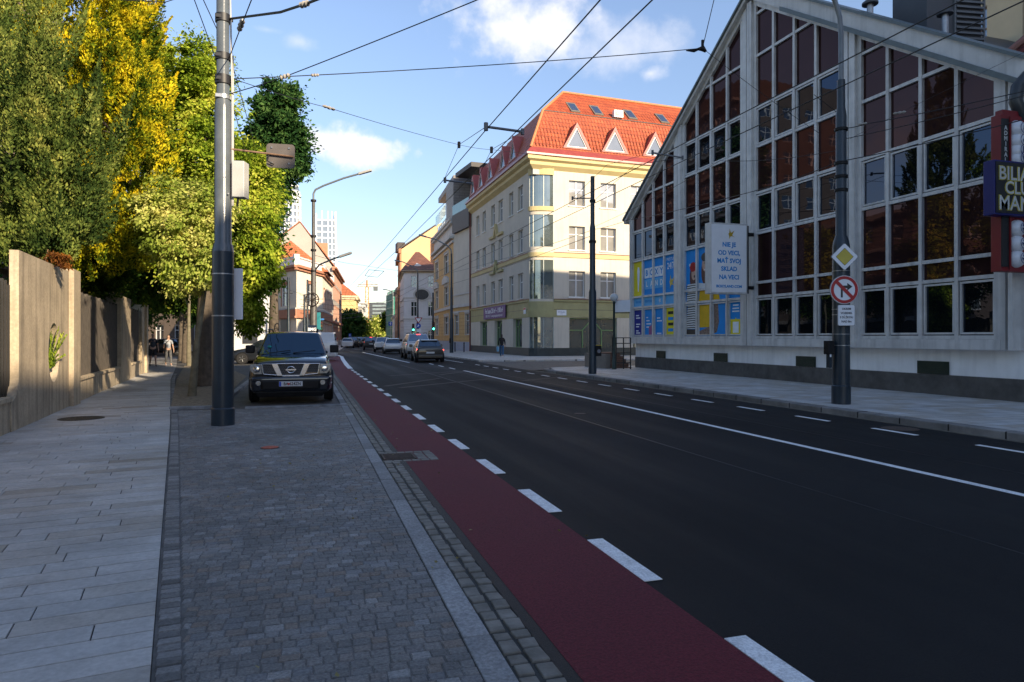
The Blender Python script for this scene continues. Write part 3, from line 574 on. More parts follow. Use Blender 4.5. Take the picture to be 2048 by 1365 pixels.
for bi, mu in enumerate(bays):
    fb = MB(); t_ = .055
    for k, u in enumerate(mu):      # verticals
        top = zr(u)-.12
        w_ = .05 if 0 < k < len(mu)-1 else .075
        pl = [(u-w_, 1.50), (u+w_, 1.50), (u+w_, zr(u+w_)-.12), (u-w_, zr(u-w_)-.12)]; fb.fprism(F_, pl, -.06, .07)
    u0, u1 = mu[0], mu[-1]
    for r, z in enumerate(ZL):       # horizontals, cut where the roof slope passes
        a, c = u0+.05, u1-.05
        if z > zr(a)-.15 or z > zr(c)-.15:
            ulo, uhi = (z+.15-7.5)/.665, 19-(z+.15-7.5)/.665; a, c = max(a, ulo), min(c, uhi)
        if c-a > .25: fb.fbox(F_, a, c, z-.045, z+.045, -.06, .055)
    # sloping head member
    apex = 9.5; segs_ = [(u0-.07, u1+.07)] if not u0 < apex < u1 else [(u0-.07, apex), (apex, u1+.07)]
    for a, c in segs_: fb.fprism(F_, [(a, zr(a)-.24), (c, zr(c)-.24), (c, zr(c)-.05), (a, zr(a)-.05)], -.06, .085)
    fb.fbox(F_, u0-.12, u1+.12, 1.30, 1.55, -.25, .12)     # sill band
    fr_o = fb.build('bay_frame', alu, gb)
    rows = len(ZL)-1
    for c in range(4):
        for r in range(rows):
            a, b2, z0, z1 = mu[c], mu[c+1], ZL[r], ZL[r+1]; q = clip([(a+.03, z0+.02), (b2-.03, z0+.02), (b2-.03, z1-.02), (a+.03, z1-.02)], .16)
            if len(q) < 3: continue
            ar = abs(sum(q[i][0]*q[(i+1) % len(q)][1]-q[(i+1) % len(q)][0]*q[i][1] for i in range(len(q))))/2
            if ar < .05: continue
            full = len(q) == 4 and min(zr(a), zr(b2))-.2 > z1
            sash = full and (r in SASH or (r == 5 and (bi, c) in SASH5))
            f = FILM.get((bi, c, r)); gm = f or (sashglass if sash else brownglass)
            pn = MB().fprism(F_, q, -.045, -.02).build('glass_pane', gm, gb); PANES[(bi, c, r)] = pn
            if sash:
                s = MB(); A, B2, Z0, Z1 = a+.075, b2-.075, z0+.07, z1-.07; k = .05
                for x0, x1, y0, y1 in ((A, A+k, Z0, Z1), (B2-k, B2, Z0, Z1), (A+k, B2-k, Z0, Z0+k), (A+k, B2-k, Z1-k, Z1)): s.fbox(F_, x0, x1, y0, y1, -.018, .035)
                s.build('sash', alu, pn)
                s = MB()
                for x0, x1, y0, y1 in ((A-.018, A-.002, Z0, Z1), (B2+.002, B2+.018, Z0, Z1)): s.fbox(F_, x0, x1, y0, y1, -.018, .02)
                s.build('gasket', darkseal, pn)
# pillars between the bays, with the dark recess beside each
b = MB(); b2_ = MB()
pil = [(-.02, bays[0][0]-.08), (bays[0][-1]+.08, bays[1][0]-.08), (bays[1][-1]+.08, bays[2][0]-.08), (bays[2][-1]+.08, bays[3][0]-.08), (bays[3][-1]+.08, 19.05)]
for a, c in pil:
    if c-a < .05: continue
    m_ = a+(c-a)*.42
    b.fprism(F_, [(a, 1.30), (m_, 1.30), (m_, zr(m_)-.1), (a, zr(a)-.1)], -.28, .11)
    b.fprism(F_, [(m_+.10, 1.30), (c, 1.30), (c, zr(c)-.1), (m_+.10, zr(m_+.1)-.1)], -.28, .16)
    b.fprism(F_, [(m_, 1.30), (m_+.1, 1.30), (m_+.1, zr(m_)-.1), (m_, zr(m_)-.1)], -.28, .0)
b.build('pillars', alu, gb)
rnd = mat('white_render_base', (.86, .855, .84), .8, .08, 1.5, .3, streak=.14); pl_ = mat('dark_render_plinth', (.095, .088, .080), .85, .35, 2.5, .6, bscale=30)
b = MB(); b.wall(F_, -.0, 19.4, .12, 1.32, [], 0)
for v in b.v: pass
b.v = [(x+.22, y, z) for x, y, z in b.v]; b.build('base_wall', rnd, gb, recalc=False)
MB().fbox(F_, -.02, 19.4, .08, .64, -.30, -.19).build('plinth', pl_, gb)
dgreen = mat('dark_green_vent', (.012, .028, .018), .5, .2, 5)
for x0, x1 in ((1305, 1323), (1419, 1446), (1582, 1621), (1823, 1886)):
    a, c = gu(x0), gu(x1); s = MB(); s.fbox(F_, a, c, .645, .98, -.2, -.185)
    for k in range(7): s.fbox(F_, a+.02, c-.02, .665+k*.045, .69+k*.045, -.185, -.17)
    s.build('vent_grille', dgreen, gb)
fas = mat('pale_fascia', (.60, .59, .57), .6, .12, 2, .2, streak=.25); flash = mat('grey_green_flashing', (.10, .125, .125), .45, .2, 3)
b = MB(); f2 = MB()
for a, c, h0, h1 in ((-.35, 9.5, -.05, .10), (9.5, 19.4, -.05, .48)):
    b.fprism(F_, [(a, zr(a)+h0), (c, zr(c)+h0), (c, zr(c)+h1), (a, zr(a)+h1)], -.3, .26)
    f2.fprism(F_, [(a-.02, zr(a)+h1+.002), (c, zr(c)+h1+.002), (c, zr(c)+h1+.09), (a-.02, zr(a)+h1+.09)], -.4, .34)
f2.fprism(F_, [(11.4, zr(11.4)-.12), (19.3, zr(19.3)-.12), (19.3, zr(19.3)+.02), (11.4, zr(11.4)+.02)], .262, .36)
b.build('fascia', fas, gb); f2.build('flashing', flash, gb)
# body and roof behind
D_ = 16; b = MB()
b.wall(Fr((D_, 0), (-1, 0)), 0, D_-.3, 0, 7.4, [], 0); b.wall(Fr((.3, -19.0), (1, 0)), 0, D_-.3, 0, 7.6, [], 0)
b.build('side_walls', rnd, gb)
dkroof = mat('dark_sheet_roof', (.05, .052, .055), .5, .2, 1, .1)
b = MB(); b.quad((.1, .35, 7.3), (D_, .35, 7.3), (D_, -9.5, 13.85), (.1, -9.5, 13.85)); b.quad((.1, -9.5, 13.85), (D_, -9.5, 13.85), (D_, -19.4, 7.45), (.1, -19.4, 7.45)); b.build('roof', dkroof, gb, recalc=False)
# recessed shell behind the bays so nothing shows through
MB().fprism(F_, [(0, 1.3), (19, 1.3), (19, zr(19)-.1), (9.5, zr(9.5)-.1), (0, zr(0)-.1)], -.34, -.29).build('inner_wall', pl_, gb)
# ---- window films of the storage shop
def pf(bi, c): return (bays[bi][c]+bays[bi][c+1])/2
def filmpoly(pane, pts, m, name='printed_shape', n=-.016, th=.003): return MB().fprism(F_, pts, n, n+th).build(name, m, pane)
for i, ch in enumerate('BOXY'):
    lo_, hi_ = bays[0][1]+.10, bays[0][3]-.08; w_ = (hi_-lo_)/4; a = lo_+i*w_; pn = PANES[(0, 1 if i < 2 else 2, 2)]
    filmpoly(pn, [(a, 4.38), (a+w_*.93, 4.38), (a+w_*.93, 4.85), (a, 4.85)], filmwhite); text(ch, F_, a+w_*.46, 4.61, .38, filmblue, pn, n=-.012, bold=.012)
    filmpoly(pn, [(a, 3.86), (a+w_*.93, 3.86), (a+w_*.93, 4.33), (a, 4.33)], blue2); text('LAND'[i], F_, a+w_*.46, 4.09, .36, filmwhite, pn, n=-.012, bold=.008)
u = pf(0, 3); text('PRÍSTUP', F_, u, 5.05, .19, filmwhite, PANES[(0, 3, 2)], n=-.012); text('24/7', F_, u, 4.75, .40, filmwhite, PANES[(0, 3, 2)], n=-.012, bold=.006, sx=.85)
def bird(fr, u, z, s, m, par, n, th=.004):
    pts = [(-.05, .50), (.06, .18), (.12, .10), (.48, .36), (.30, .02), (.22, -.10), (.50, -.30), (.16, -.20), (.02, -.26), (-.12, -.5), (-.10, -.22), (-.2, .02), (-.10, .12)]
    return MB().fprism(fr, [(u+a*s, z+c*s) for a, c in pts], n, n+th).build('bird_emblem', m, par)
bird(F_, u+.02, 4.05, .62, mat('bird_yellow', (.55, .42, .02), .4), PANES[(0, 3, 2)], -.016)
u = pf(0, 0); filmpoly(PANES[(0, 0, 2)], [(u-.05, 3.8), (u+.03, 3.8), (u+.1, 4.4), (u+.14, 4.8), (u+.06, 4.98), (u-.06, 4.98), (u-.12, 4.8), (u-.1, 4.4)], filmwhite)
rl = random.Random(5)
for c, ls in ((0, [(2.62, .3), (2.5, .42), (2.2, .42), (2.08, .3), (1.88, .25), (1.78, .42)]), (1, [(2.5, .16), (2.35, .3), (2.2, .45), (2.05, .25)]), (2, [(2.45, .3), (2.32, .45), (1.75, .4)])):
    u = pf(0, c); pn = PANES[(0, c, 0)]
    for z, w_ in ls: filmpoly(pn, [(u-.24, z), (u-.24+w_, z), (u-.24+w_, z+.055), (u-.24, z+.055)], filmwhite, 'small_print')
u = pf(0, 1); filmpoly(PANES[(0, 1, 0)], [(u+.0, 1.68), (u+.28, 1.74), (u+.28, 2.18), (u+.0, 2.08)], purple)
u = pf(0, 3)
for z, m_ in ((2.62, black), (2.36, blue1), (2.12, black), (1.86, blue1)): filmpoly(PANES[(0, 3, 0)], [(u-.22, z), (u+.22, z), (u+.22, z+.13), (u-.22, z+.13)], m_, 'small_print')
# advert photograph: laughing child in a striped shirt hugging a bearded man in a yellow shirt
skin_ = mat('print_skin', (.58, .36, .26), .8, .15, 6); beard = mat('print_beard', (.12, .04, .02), .6, .3, 20); redcap = mat('print_red', (.42, .02, .015), .8); stripe = mat('print_white', (.72, .72, .70), .8); yshirt = mat('print_yellow', (.75, .45, .01), .8, .1, 3); darkp = mat('print_black', (.03, .025, .022), .5)
def blob(pn, cx, cz, rx, rz_, m, n, name='printed_shape'): return filmpoly(pn, circ(cx, cz, rx, 20, rz_), m, name, n, .0015)
b0, b1, b2x, b3 = bays[1][0]+.08, bays[1][1], bays[1][2], bays[1][3]
pn = PANES[(1, 0, 2)]; u = b0+.50
blob(pn, u+.05, 4.10, .27, .52, mat('print_hair', (.10, .03, .02), .6, .3, 9), -.018); blob(pn, u+.1, 4.22, .19, .25, skin_, -.0155); blob(pn, u+.04, 4.52, .25, .20, redcap, -.0135); blob(pn, u+.14, 4.12, .05, .06, darkp, -.0135); blob(pn, u-.2, 4.62, .06, .06, filmwhite, -.0135)
for pn, z0, z1 in ((PANES[(1, 0, 2)], 3.60, 3.82), (PANES[(1, 0, 1)], 3.08, 3.49), (PANES[(1, 0, 0)], 1.95, 2.93)):
    filmpoly(pn, [(b0+.02, z0), (b1-.07, z0), (b1-.05, z1), (b0+.12, z1)], stripe, n=-.018); z = z0+.02
    while z < z1-.05: filmpoly(pn, [(b0+.04, z), (b1-.3, z+.02), (b1-.08, z-.012), (b1-.08, z+.03), (b1-.3, z+.06), (b0+.04, z+.04)], darkp, n=-.0155, th=.0015); z += .095
filmpoly(PANES[(1, 0, 0)], [(b0+.02, 1.72), (b1-.07, 1.72), (b1-.07, 1.93), (b0+.02, 1.94)], darkp, n=-.018)
pn = PANES[(1, 1, 2)]; u = b1+.47
filmpoly(pn, [(b1+.06, 3.60), (b2x-.05, 3.60), (b2x-.05, 3.72), (b1+.06, 3.82)], stripe, n=-.019)
blob(pn, u+.08, 4.25, .31, .55, beard, -.018); blob(pn, u+.08, 4.55, .25, .30, skin_, -.0155); blob(pn, u+.06, 4.84, .29, .18, darkp, -.0135); blob(pn, u+.1, 4.33, .10, .035, filmwhite, -.0135)
blob(pn, u, 4.6, .03, .02, darkp, -.0125); blob(pn, u+.17, 4.6, .03, .02, darkp, -.0125)
filmpoly(PANES[(1, 1, 1)], [(b1+.06, 3.08), (b2x-.05, 3.08), (b2x-.05, 3.49), (b1+.12, 3.49)], yshirt, n=-.018)
filmpoly(PANES[(1, 1, 0)], [(b1+.08, 2.0), (b2x-.08, 2.0), (b2x-.08, 2.95), (b1+.08, 2.95)], yshirt, n=-.018)
filmpoly(PANES[(1, 1, 0)], [(b1+.08, 1.68), (b2x-.08, 1.68), (b2x-.08, 2.06), (b1+.5, 1.95), (b1+.08, 1.84)], mat('print_tattooed_arm', (.22, .15, .12), .5, .6, 14), n=-.0155)
filmpoly(PANES[(1, 2, 1)], [(b2x+.06, 3.08), (b2x+.50, 3.08), (b2x+.42, 3.49), (b2x+.06, 3.49)], yshirt, n=-.018)
filmpoly(PANES[(1, 2, 0)], [(b2x+.1, 1.75), (b2x+.30, 1.80), (b2x+.45, 2.2), (b2x+.38, 2.93), (b2x+.12, 2.93), (b2x+.1, 2.3)], mat('print_tattooed_arm', (.22, .15, .12)), n=-.018)
u = (bays[1][3]+bays[1][4])/2; pn = PANES[(1, 3, 0)]; filmpoly(pn, [(u-.33, 1.69), (u+.33, 1.69), (u+.33, 2.28), (u+.05, 2.28), (u, 2.34), (u-.05, 2.28), (u-.33, 2.28)], yell, n=-.018); filmpoly(pn, [(u-.18, 1.77), (u+.18, 1.77), (u+.18, 2.18), (u-.18, 2.18)], filmwhite, n=-.0155)
for z, w_ in ((2.78, .34), (2.66, .4), (2.55, .44)): filmpoly(pn, [(u-w_/2, z), (u+w_/2, z), (u+w_/2, z+.05), (u-w_/2, z+.05)], filmwhite, 'small_print', n=-.0155)
text('BOXYLAND', F_, pf(0, 0)+.02, 3.29, .13, filmblue, PANES[(0, 0, 1)], n=-.012, sx=.8); text('BOXYLAND', F_, pf(0, 1), 3.29, .15, filmblue, PANES[(0, 1, 1)], n=-.012, sx=.8)
bird(F_, pf(0, 2), 3.28, .28, filmwhite, PANES[(0, 2, 1)], -.016)

# ---- projecting light box sign
t = thing('lightbox_sign', 'white projecting sign box with blue lettering and a yellow bird beside the glass front', 'sign', (13.45, 20.7, 0))
FS = Fr((0, 0), (1, 0)); 
MB().fbox(FS, 0, 1.52, 3.12, 5.60, -.32, 0).build('box', alu, t, bevel=.015); MB().fbox(FS, .06, 1.46, 3.18, 5.54, 0.001, .012).build('face', signwhite, t)
MB().fbox(FS, 1.52, 1.86, 3.3, 3.42, -.22, -.1).fbox(FS, 1.52, 1.86, 5.2, 5.32, -.22, -.1).fbox(FS, 1.52, 1.60, 3.15, 5.55, -.28, -.04).build('bracket', black, t)
for s_, z in (('NIE JE', 4.84), ('OD VECI,', 4.55), ('MAŤ SVOJ', 4.27), ('SKLAD', 3.99), ('NA VECI', 3.70)): text(s_, FS, .76, z, .215, filmblue, t, n=.014, bold=.008)
text('BOXYLAND.COM', FS, .76, 3.38, .125, filmblue, t, n=.014, bold=.006, sx=1.05); bird(FS, .80, 5.22, .36, mat('bird_ochre', (.50, .33, .03), .4), t, .012)

# ---- neighbour block with the club sign, at the right edge and behind the camera
bw = mat('neighbour_white_render', (.60, .60, .59), .8, .1, 1, .2, streak=.15)
nb, frs = pbuilding('club_building', 'white rendered building with a black downpipe at the right edge beside the glass front', 'building', [(16.0, -1), (22, -1), (22, 11.05), (16.0, 11.05)], 8.6, bw, {3: dict(cols=even(1, 11, 3, 1.5), rows=[(3.6, 5.6)])}, base=(pl_, .6))
pbuilding('apartment_block', 'tall plain block across the road behind the camera on the right', 'building', [(16.0, -75), (30, -75), (30, -1.2), (16.0, -1.2)], 19.0, bw, {3: dict(cols=even(2, 72, 18, 1.5), rows=[(3.6, 5.6), (6.8, 8.8), (10.0, 12.0), (13.4, 15.4)])}, base=(pl_, .6))
pbuilding('shade_high_rise', 'high rise block standing far back behind the club building', 'building', [(40, -70), (46, -70), (46, -5), (40, -5)], 34, bw, {3: dict(cols=even(1, 64, 14, 1.8), rows=[(k*3.2+1, k*3.2+2.6) for k in range(4, 10)])})  # unseen block, added and shaped to keep the far road in shade
brk = mat('reflected_block_brown', (.14, .10, .08), .8, .15, .6); slabw = mat('reflected_block_slabs', (.28, .25, .22), .8)
for pts_, H_, lb in (([(-44, 80), (-26, 80), (-26, 104), (-44, 104)], 37, 'brown high rise with pale balconies hidden behind the golden tree'), ([(-36, 46), (-19, 46), (-19, 66), (-36, 66)], 12.5, 'brown apartment block hidden behind the trees on the left')):
    t_, f_ = pbuilding('apartment_block', lb, 'building', pts_, H_, brk, {1: dict(cols=even(.5, 23.5, 7, 1.9), rows=[(k*3.1+1, k*3.1+2.7) for k in range(1, int(H_/3.1))]), 0: dict(cols=even(.5, 16, 4, 1.9), rows=[(k*3.1+1, k*3.1+2.7) for k in range(1, int(H_/3.1))])})
    s = MB(); fr, L_ = f_[1]
    for k in range(1, int(H_/3.1)+1): s.fbox(fr, 0, L_, k*3.1-.1, k*3.1+.25, 0, .9)
    s.build('balcony_slabs', slabw, t_)
t = thing('downpipe', 'black downpipe running down the wall right of the glass front', 'downpipe', (15.72, 11.3, 0))
MB().tube([(0, 0, .1), (0, 0, 5.9), (.12, 0, 6.3), (.12, 0, 7.3)], .075, 12).build('pipe', black, t, smooth=40)
MB().lathe([(.1, 0), (.1, .12)], (0, 0, 3.0), 12).lathe([(.1, 0), (.1, .12)], (0, 0, .6), 12).build('bracket', rust, t, smooth=40)
t = thing('roof_duct', 'bulky dark curled ventilation duct above the club sign at the right edge', 'duct', (15.2, 11.1, 6.35))
MB().tube([(.35, 0, 1.1), (.0, 0, 1.0), (-.3, -.02, .72), (-.36, -.02, .4), (-.2, -.04, .08), (.1, -.05, -.02), (.5, -.05, 0)], .13, 14).build('pipe', mat('dark_duct', (.03, .035, .038), .4), t, smooth=60)
MB().box(.45, 1.0, -.3, .3, -.3, 1.5).build('fan_housing', galv, t, bevel=.03)
red_ = mat('sign_red', (.18, .008, .012), .45, .1, 3); nvy = mat('sign_navy', (.006, .008, .12), .45, .1, 3); sblack = mat('sign_black', (.014, .014, .015), .5, .1, 3)
t = thing('club_sign', 'tall red sign with a blue name box and numbered white balls, right edge', 'sign', (0, 11.0, 0)); FS = Fr((14.3, 0), (1, 0))
def us(px): return (px-2003)/94
MB().fbox(FS, 0, us(2110), 3.02, 6.40, -.22, 0).build('body', red_, t, bevel=.01); MB().fbox(FS, us(2012), us(2100), 6.402, 6.52, -.2, -.03).build('top_step', red_, t, bevel=.01)
MB().fbox(FS, us(2004), us(2022), 3.12, 6.30, .001, .03).build('side_panel', sblack, t)
MB().fbox(FS, -.37, us(2125), 4.20, 5.36, -.10, .15).build('name_box', [nvy], t, bevel=.01)
MB().fbox(FS, -.34, us(2118), 4.24, 5.32, .151, .165).build('name_panel', sblack, t)
ltr = mat('sign_letters', (.50, .51, .50), .4); ltry = mat('sign_letter_edge', (.50, .42, .05), .4)
for s_, z, sz, u_ in (('BILIARD', 5.07, .40, -.28), ('CLUB', 4.77, .37, -.10), ('MAN', 4.44, .42, -.28)):
    text(s_, FS, u_, z, sz, ltry, t, n=.168, align='LEFT', bold=.018); text(s_, FS, u_, z, sz, ltr, t, n=.176, align='LEFT', bold=.004)
for i, ch in enumerate('ADMIRAL'): text(ch, FS, us(2013), 6.10-i*.115, .13, ltr, t, n=.034, bold=.004)
ball = mat('white_ball', (.62, .63, .66), .3, .05, 3); bn = mat('ball_number_blue', (.01, .015, .12), .4)
for k, (z, s_, ro) in enumerate(((6.10, '8', -.1), (5.84, '8', -.5), (5.62, '10', .05), (5.45, '10', .5), (3.95, '45', 1.4), (3.62, '17', .9), (3.30, '17', 1.0))):
    c = FS.p(us(2045), z, -.02)
    g_ = MB().lathe([(.0, -.2)]+[(.2*math.cos(a), .2*math.sin(a)) for a in [x*math.pi/10-math.pi/2 for x in range(1, 10)]]+[(0, .2)], tuple(c), 20).build('ball', ball, t, smooth=60)
    flatcurve([circ(us(2047), z, .125), circ(us(2047), z, .117)], 'number_ring', FS, .178, .008, bn, g_); text(s_, FS, us(2047), z, .19, bn, g_, n=.19, rot=ro, bold=.006)
MB().fbox(FS, us(2022), us(2025), 3.05, 6.35, .03, .06).build('trim', red_, t)
# ------------------------------------------------------------------ roof top things behind the glazed gable
t = thing('roof_ventilation_unit', 'dark rooftop ventilation box with pale horizontal louvres behind the right roof slope', 'ventilation unit', (19.0, 16.1, 9.8))
FL = Fr((0, 0), (1, -.15)); MB().fbox(FL, -.9, .95, 0, 5, -1.5, 0).build('casing', mat('unit_grey', (.06, .065, .07), .5, .1, 2), t)
s = MB(); s.fbox(FL, .0, .06, .2, 4.9, .0, .05); s.fbox(FL, 1.0, 1.06, .2, 4.9, .0, .05)
for k in range(28): s.fbox(FL, .06, 1.0, .3+k*.16, .36+k*.16, .0, .07)
s.build('louvres', mat('louvre_grey', (.13, .14, .145), .5), t)
for x, y, z, lb in ((1890, 30, 20, 'small dark mushroom vent cowl right of the louvred rooftop box'), (1740, 10, 20, 'small dark mushroom vent cowl left of the louvred rooftop box')):
    p = P(x, y, z); t = thing('vent_cowl', lb, 'vent', p, group='cowls on the roof')
    MB().lathe([(.09, -1.6), (.09, .0)], seg=12).build('stack', galv, t, smooth=40); MB().lathe([(.0, .16), (.12, .14), (.22, .06), (.22, 0), (0, .0)], seg=16).build('cap', mat('unit_grey', (.06, .065, .07)), t, smooth=40)
creamlit = mat('ochre_cream_render', (.60, .48, .30), .8, .08, 1, .1)
pbuilding('courtyard_house', 'cream house with big windows rising behind the ventilation box', 'building', [(27.5, 13.5), (44, 13.5), (44, 25), (27.5, 25)], 18.0, creamlit,
          {0: dict(cols=even(.5, 16, 5, 1.9), rows=[(9.6, 11.8), (12.9, 15.6)], fm=brownframe, mull=1), 3: dict(cols=even(.6, 10.8, 3, 1.9), rows=[(9.6, 11.8), (12.9, 15.6)], fm=brownframe)}, cornice=(creamlit, 17.4, 18.0, .35), roof=('hip', 3, .4, 0), roofm=browntile)
redroof = brickmat('dark_red_roof_tiles', (.13, .028, .022), (.18, .04, .03), (.04, .01, .01), .26, .22, .02, .7, 0, .5, 2, 0, .7, .2, plane='XZ')
t = thing('red_roofed_wing', 'low wing with a dark red tiled hip roof behind the fascia at upper right', 'building', (20, 8, 0))
MB().box(0, 13, -2, 7.6, 0, 9.4).build('walls', bw, t)
MB().add([(-.4, -2.4, 9.3), (13.4, -2.4, 9.3), (13.4, 8.0, 9.3), (-.4, 8.0, 9.3), (3.0, 2.6, 14.2), (13.4, 2.6, 14.2)], [(0, 1, 5, 4), (1, 2, 5), (2, 3, 4, 5), (3, 0, 4), (3, 2, 1, 0)]).build('roof', redroof, t)
MB().tube([(-.4, 8.0, 9.38), (3.0, 2.6, 14.28)], .12, 8).tube([(-.4, -2.4, 9.38), (3.0, 2.6, 14.28), (13.4, 2.6, 14.28)], .12, 8).build('ridge_tiles', mat('ridge_clay', (.30, .14, .11), .7, .2, 4), t)

# ------------------------------------------------------------------ cream corner building with the red mansard
cream = mat('cream_render', (.57, .515, .425), .85, .07, .7, .15, streak=.13, bscale=40); band_y = mat('yellow_band_render', (.56, .45, .22), .8, .08, 1); olive = mat('olive_panels', (.35, .32, .15), .6, .12, 1.5)
darkstone = mat('dark_green_plinth_tiles', (.03, .04, .04), .4, .3, 2)
A0 = Vector((17.2, 51.1)); BD = Vector((.9986, .053)); B0 = A0+BD*28; Yf = 71.9
yb = thing('corner_building', 'cream four storey corner building with yellow bands and a red tiled mansard roof', 'building', (A0.x, A0.y, 0))
FL = Fr((0, Yf-A0.y), (0, -1)); LL = Yf-A0.y; FR = Fr((0, 0), BD); LR = 28.0
def ul(px): return Yf-onX(px, 17.2).y
def ur(px): return online(px, A0, B0)[1]
WR = [(4.83, 6.94), (8.64, 10.57), (12.2, 14.25)]; HC = 15.2
lc = [(952.6, 958.6), (965, 971.7), (982, 989.6), (996.8, 1005.7), (1018, 1026.5), (1036, 1046)]; lc = [(ul(a), ul(c)) for a, c in lc]
rc0 = (ur(1138), ur(1170)); rc1 = (ur(1201), ur(1233)); st = rc1[0]-rc0[0]; wd = rc0[1]-rc0[0]; rc = [(rc0[0]+st*k, rc0[0]+st*k+wd) for k in range(int((LR-2)/st))]
shopL = [(ul(962), ul(976)), (ul(991), ul(1006)), (ul(1028), ul(1046))]; shopR = [(ur(1138), ur(1233)), (ur(1233)+1.5, ur(1233)+5.5), (ur(1233)+7, ur(1233)+11)]
bayL = (ul(1061), LL+.02); bayR = (-.02, ur(1106))
b = MB(); opsL = [(a, c, z0, z1) for a, c in lc for z0, z1 in WR]+[(a, c, .75, 3.15) for a, c in shopL]
opsR = [(a, c, z0, z1) for a, c in rc for z0, z1 in WR]+[(a, c, .43, 3.15) for a, c in shopR]
b.wall(FL, 0, bayL[0], 0, HC, opsL, .28); b.wall(FR, bayR[1], LR, 0, HC, opsR, .28)
b.wall(FL, bayL[0], LL, 14.5, HC, [], 0); b.wall(FR, 0, bayR[1], 14.5, HC, [], 0)
b.wall(Fr(FR.p(LR, 0), (0, 1)), 0, 22, 0, HC, [], 0)
b.poly([(0, 0, 14.5), FR.p(bayR[1], 14.5), FL.p(bayL[0], 14.5)])
b.build('walls', cream, yb, recalc=False)
reveal = mat('ochre_reveal', (.36, .31, .17), .8)
curt = winglass2
for (a, c) in lc:
    for z0, z1 in WR: window(FL, yb, a, c, z0, z1, dep=.26, gm=winglass2, sill=whiteframe)
for (a, c) in rc:
    for z0, z1 in WR: window(FR, yb, a, c, z0, z1, dep=.26, gm=winglass2, sill=whiteframe)
gframe = mat('sage_green_frame', (.16, .27, .10), .5, .1, 3)
shopglass = glassmat('shop_glass', (.06, .075, .08), (.50, .58, .62), .24, .03, .1)
def shopwin(fr, a, c, z0, z1, gothic=True):
    b = MB(); n0, n1 = -.26, -.18; m = (a+c)/2; w_ = (c-a)
    for x in (a, c-.08): b.fbox(fr, x, x+.08, z0, z1, n0, n1)
    b.fbox(fr, a+.08, c-.08, z1-.06, z1, n0, n1); b.fbox(fr, a+.08, c-.08, z0, z0+.06, n0, n1)
    x1, x2 = m-w_*.2, m+w_*.2; b.fbox(fr, x1-.04, x1+.04, z0+.06, z0+1.75, n0, n1-.01); b.fbox(fr, x2-.04, x2+.04, z0+.06, z0+1.75, n0, n1-.01)
    b.fprism(fr, [(x1-.06, z0+1.75), (x1+.06, z0+1.75), (m+.02, z1-.1), (m-.1, z1-.1)], n0, n1-.014); b.fprism(fr, [(x2+.06, z0+1.75), (x2-.06, z0+1.75), (m-.02, z1-.1), (m+.1, z1-.1)], n0, n1-.018)
    b.fbox(fr, a+.08, x1-.04, z0+1.7, z0+1.78, n0, n1-.01); b.fbox(fr, x2+.04, c-.08, z0+1.7, z0+1.78, n0, n1-.01)
    w = b.build('shop_window', gframe, yb); MB().fbox(fr, a+.01, c-.01, z0+.01, z1-.01, n0-.03, n0+.01).build('pane', shopglass, w)
for a, c in shopL: shopwin(FL, a, c, .75, 3.15)
for a, c in shopR: shopwin(FR, a, c, .43, 3.15)
# rounded corner bay: quarter-ish drum from the left facade round to the right one
cu0, cu1 = Vector(FL.p(bayL[0]-.0, 0)[:2]), Vector(FR.p(bayR[1], 0)[:2])
bc = Vector((cu1.x-.15, cu0.y-.1)); 
def arc(rad_out, n=10):
    a0 = cu0+Vector((-rad_out, 0)); a1 = cu1+Vector((0, -rad_out)); cen = Vector((a1.x, a0.y)); ax, ay = cen.x-a0.x, cen.y-a1.y
    return [Vector((cen.x-ax*math.cos(t*math.pi/2/n), cen.y-ay*math.sin(t*math.pi/2/n))) for t in range(n+1)]
def drum(name, m, z0, z1, out, n=10, par=yb, smooth=30, thick=.2):
    o_, i_ = arc(out, n), arc(out-thick, n); b = MB(); base = [(*q, z0) for q in o_]+[(*q, z0) for q in i_[::-1]]; nn = len(o_)
    for k in range(n): b.hexa([(*o_[k], z0), (*o_[k+1], z0), (*i_[k+1], z0), (*i_[k], z0), (*o_[k], z1), (*o_[k+1], z1), (*i_[k+1], z1), (*i_[k], z1)])
    if thick > .5: pass
    return b.build(name, m, par, smooth=smooth)
steel = mat('bay_steel_edge', (.30, .33, .30), .4, .1, 3)
bayglass = glassmat('curved_bay_glass', (.10, .12, .11), (.58, .66, .68), .30, .05, .5)
for z0, z1 in ((.43, 3.2), (4.65, 8.0-.25), (8.9-.1, 11.35), (12.0, 14.55)):
    w = drum('bay_window', bayglass, z0, z1, .06)
    s = MB()
    for k in (0, 3, 7, 10):
        q = arc(.065)[k]; d_ = .035; s.box(q.x-d_, q.x+d_, q.y-d_, q.y+d_, z0, z1)
    s.build('mullion', steel, w)
    drum('curtain', mat('grey_curtain', (.35, .36, .33), .9, .4, 3), z0, z1, -.3, par=w)
for z0, z1, m_ in ((3.2, 4.45, olive), (4.45, 4.65, cream), (7.75, 8.0, cream), (8.0, 8.35, band_y), (8.35, 8.8, cream), (11.35, 11.65, cream), (11.65, 12.0, band_y), (14.5, 15.0, band_y)): drum('bay_panel', m_, z0+.002, z1-.002, .22 if m_ in (olive, band_y) else .12, thick=.5)
def lband(name, m, z0, z1, out, ends=None):
    b = MB(); b.fbox(FL, 0, bayL[0], z0, z1, -.05, out); b.fbox(FR, bayR[1], LR, z0, z1, -.05, out+.003); return b.build(name, m, yb)
lband('olive_fascia', olive, 3.2, 4.45, .10); lband('olive_ledge', olive, 4.46, 4.62, .2); lband('olive_groove', darkstone, 3.80, 3.83, .105)
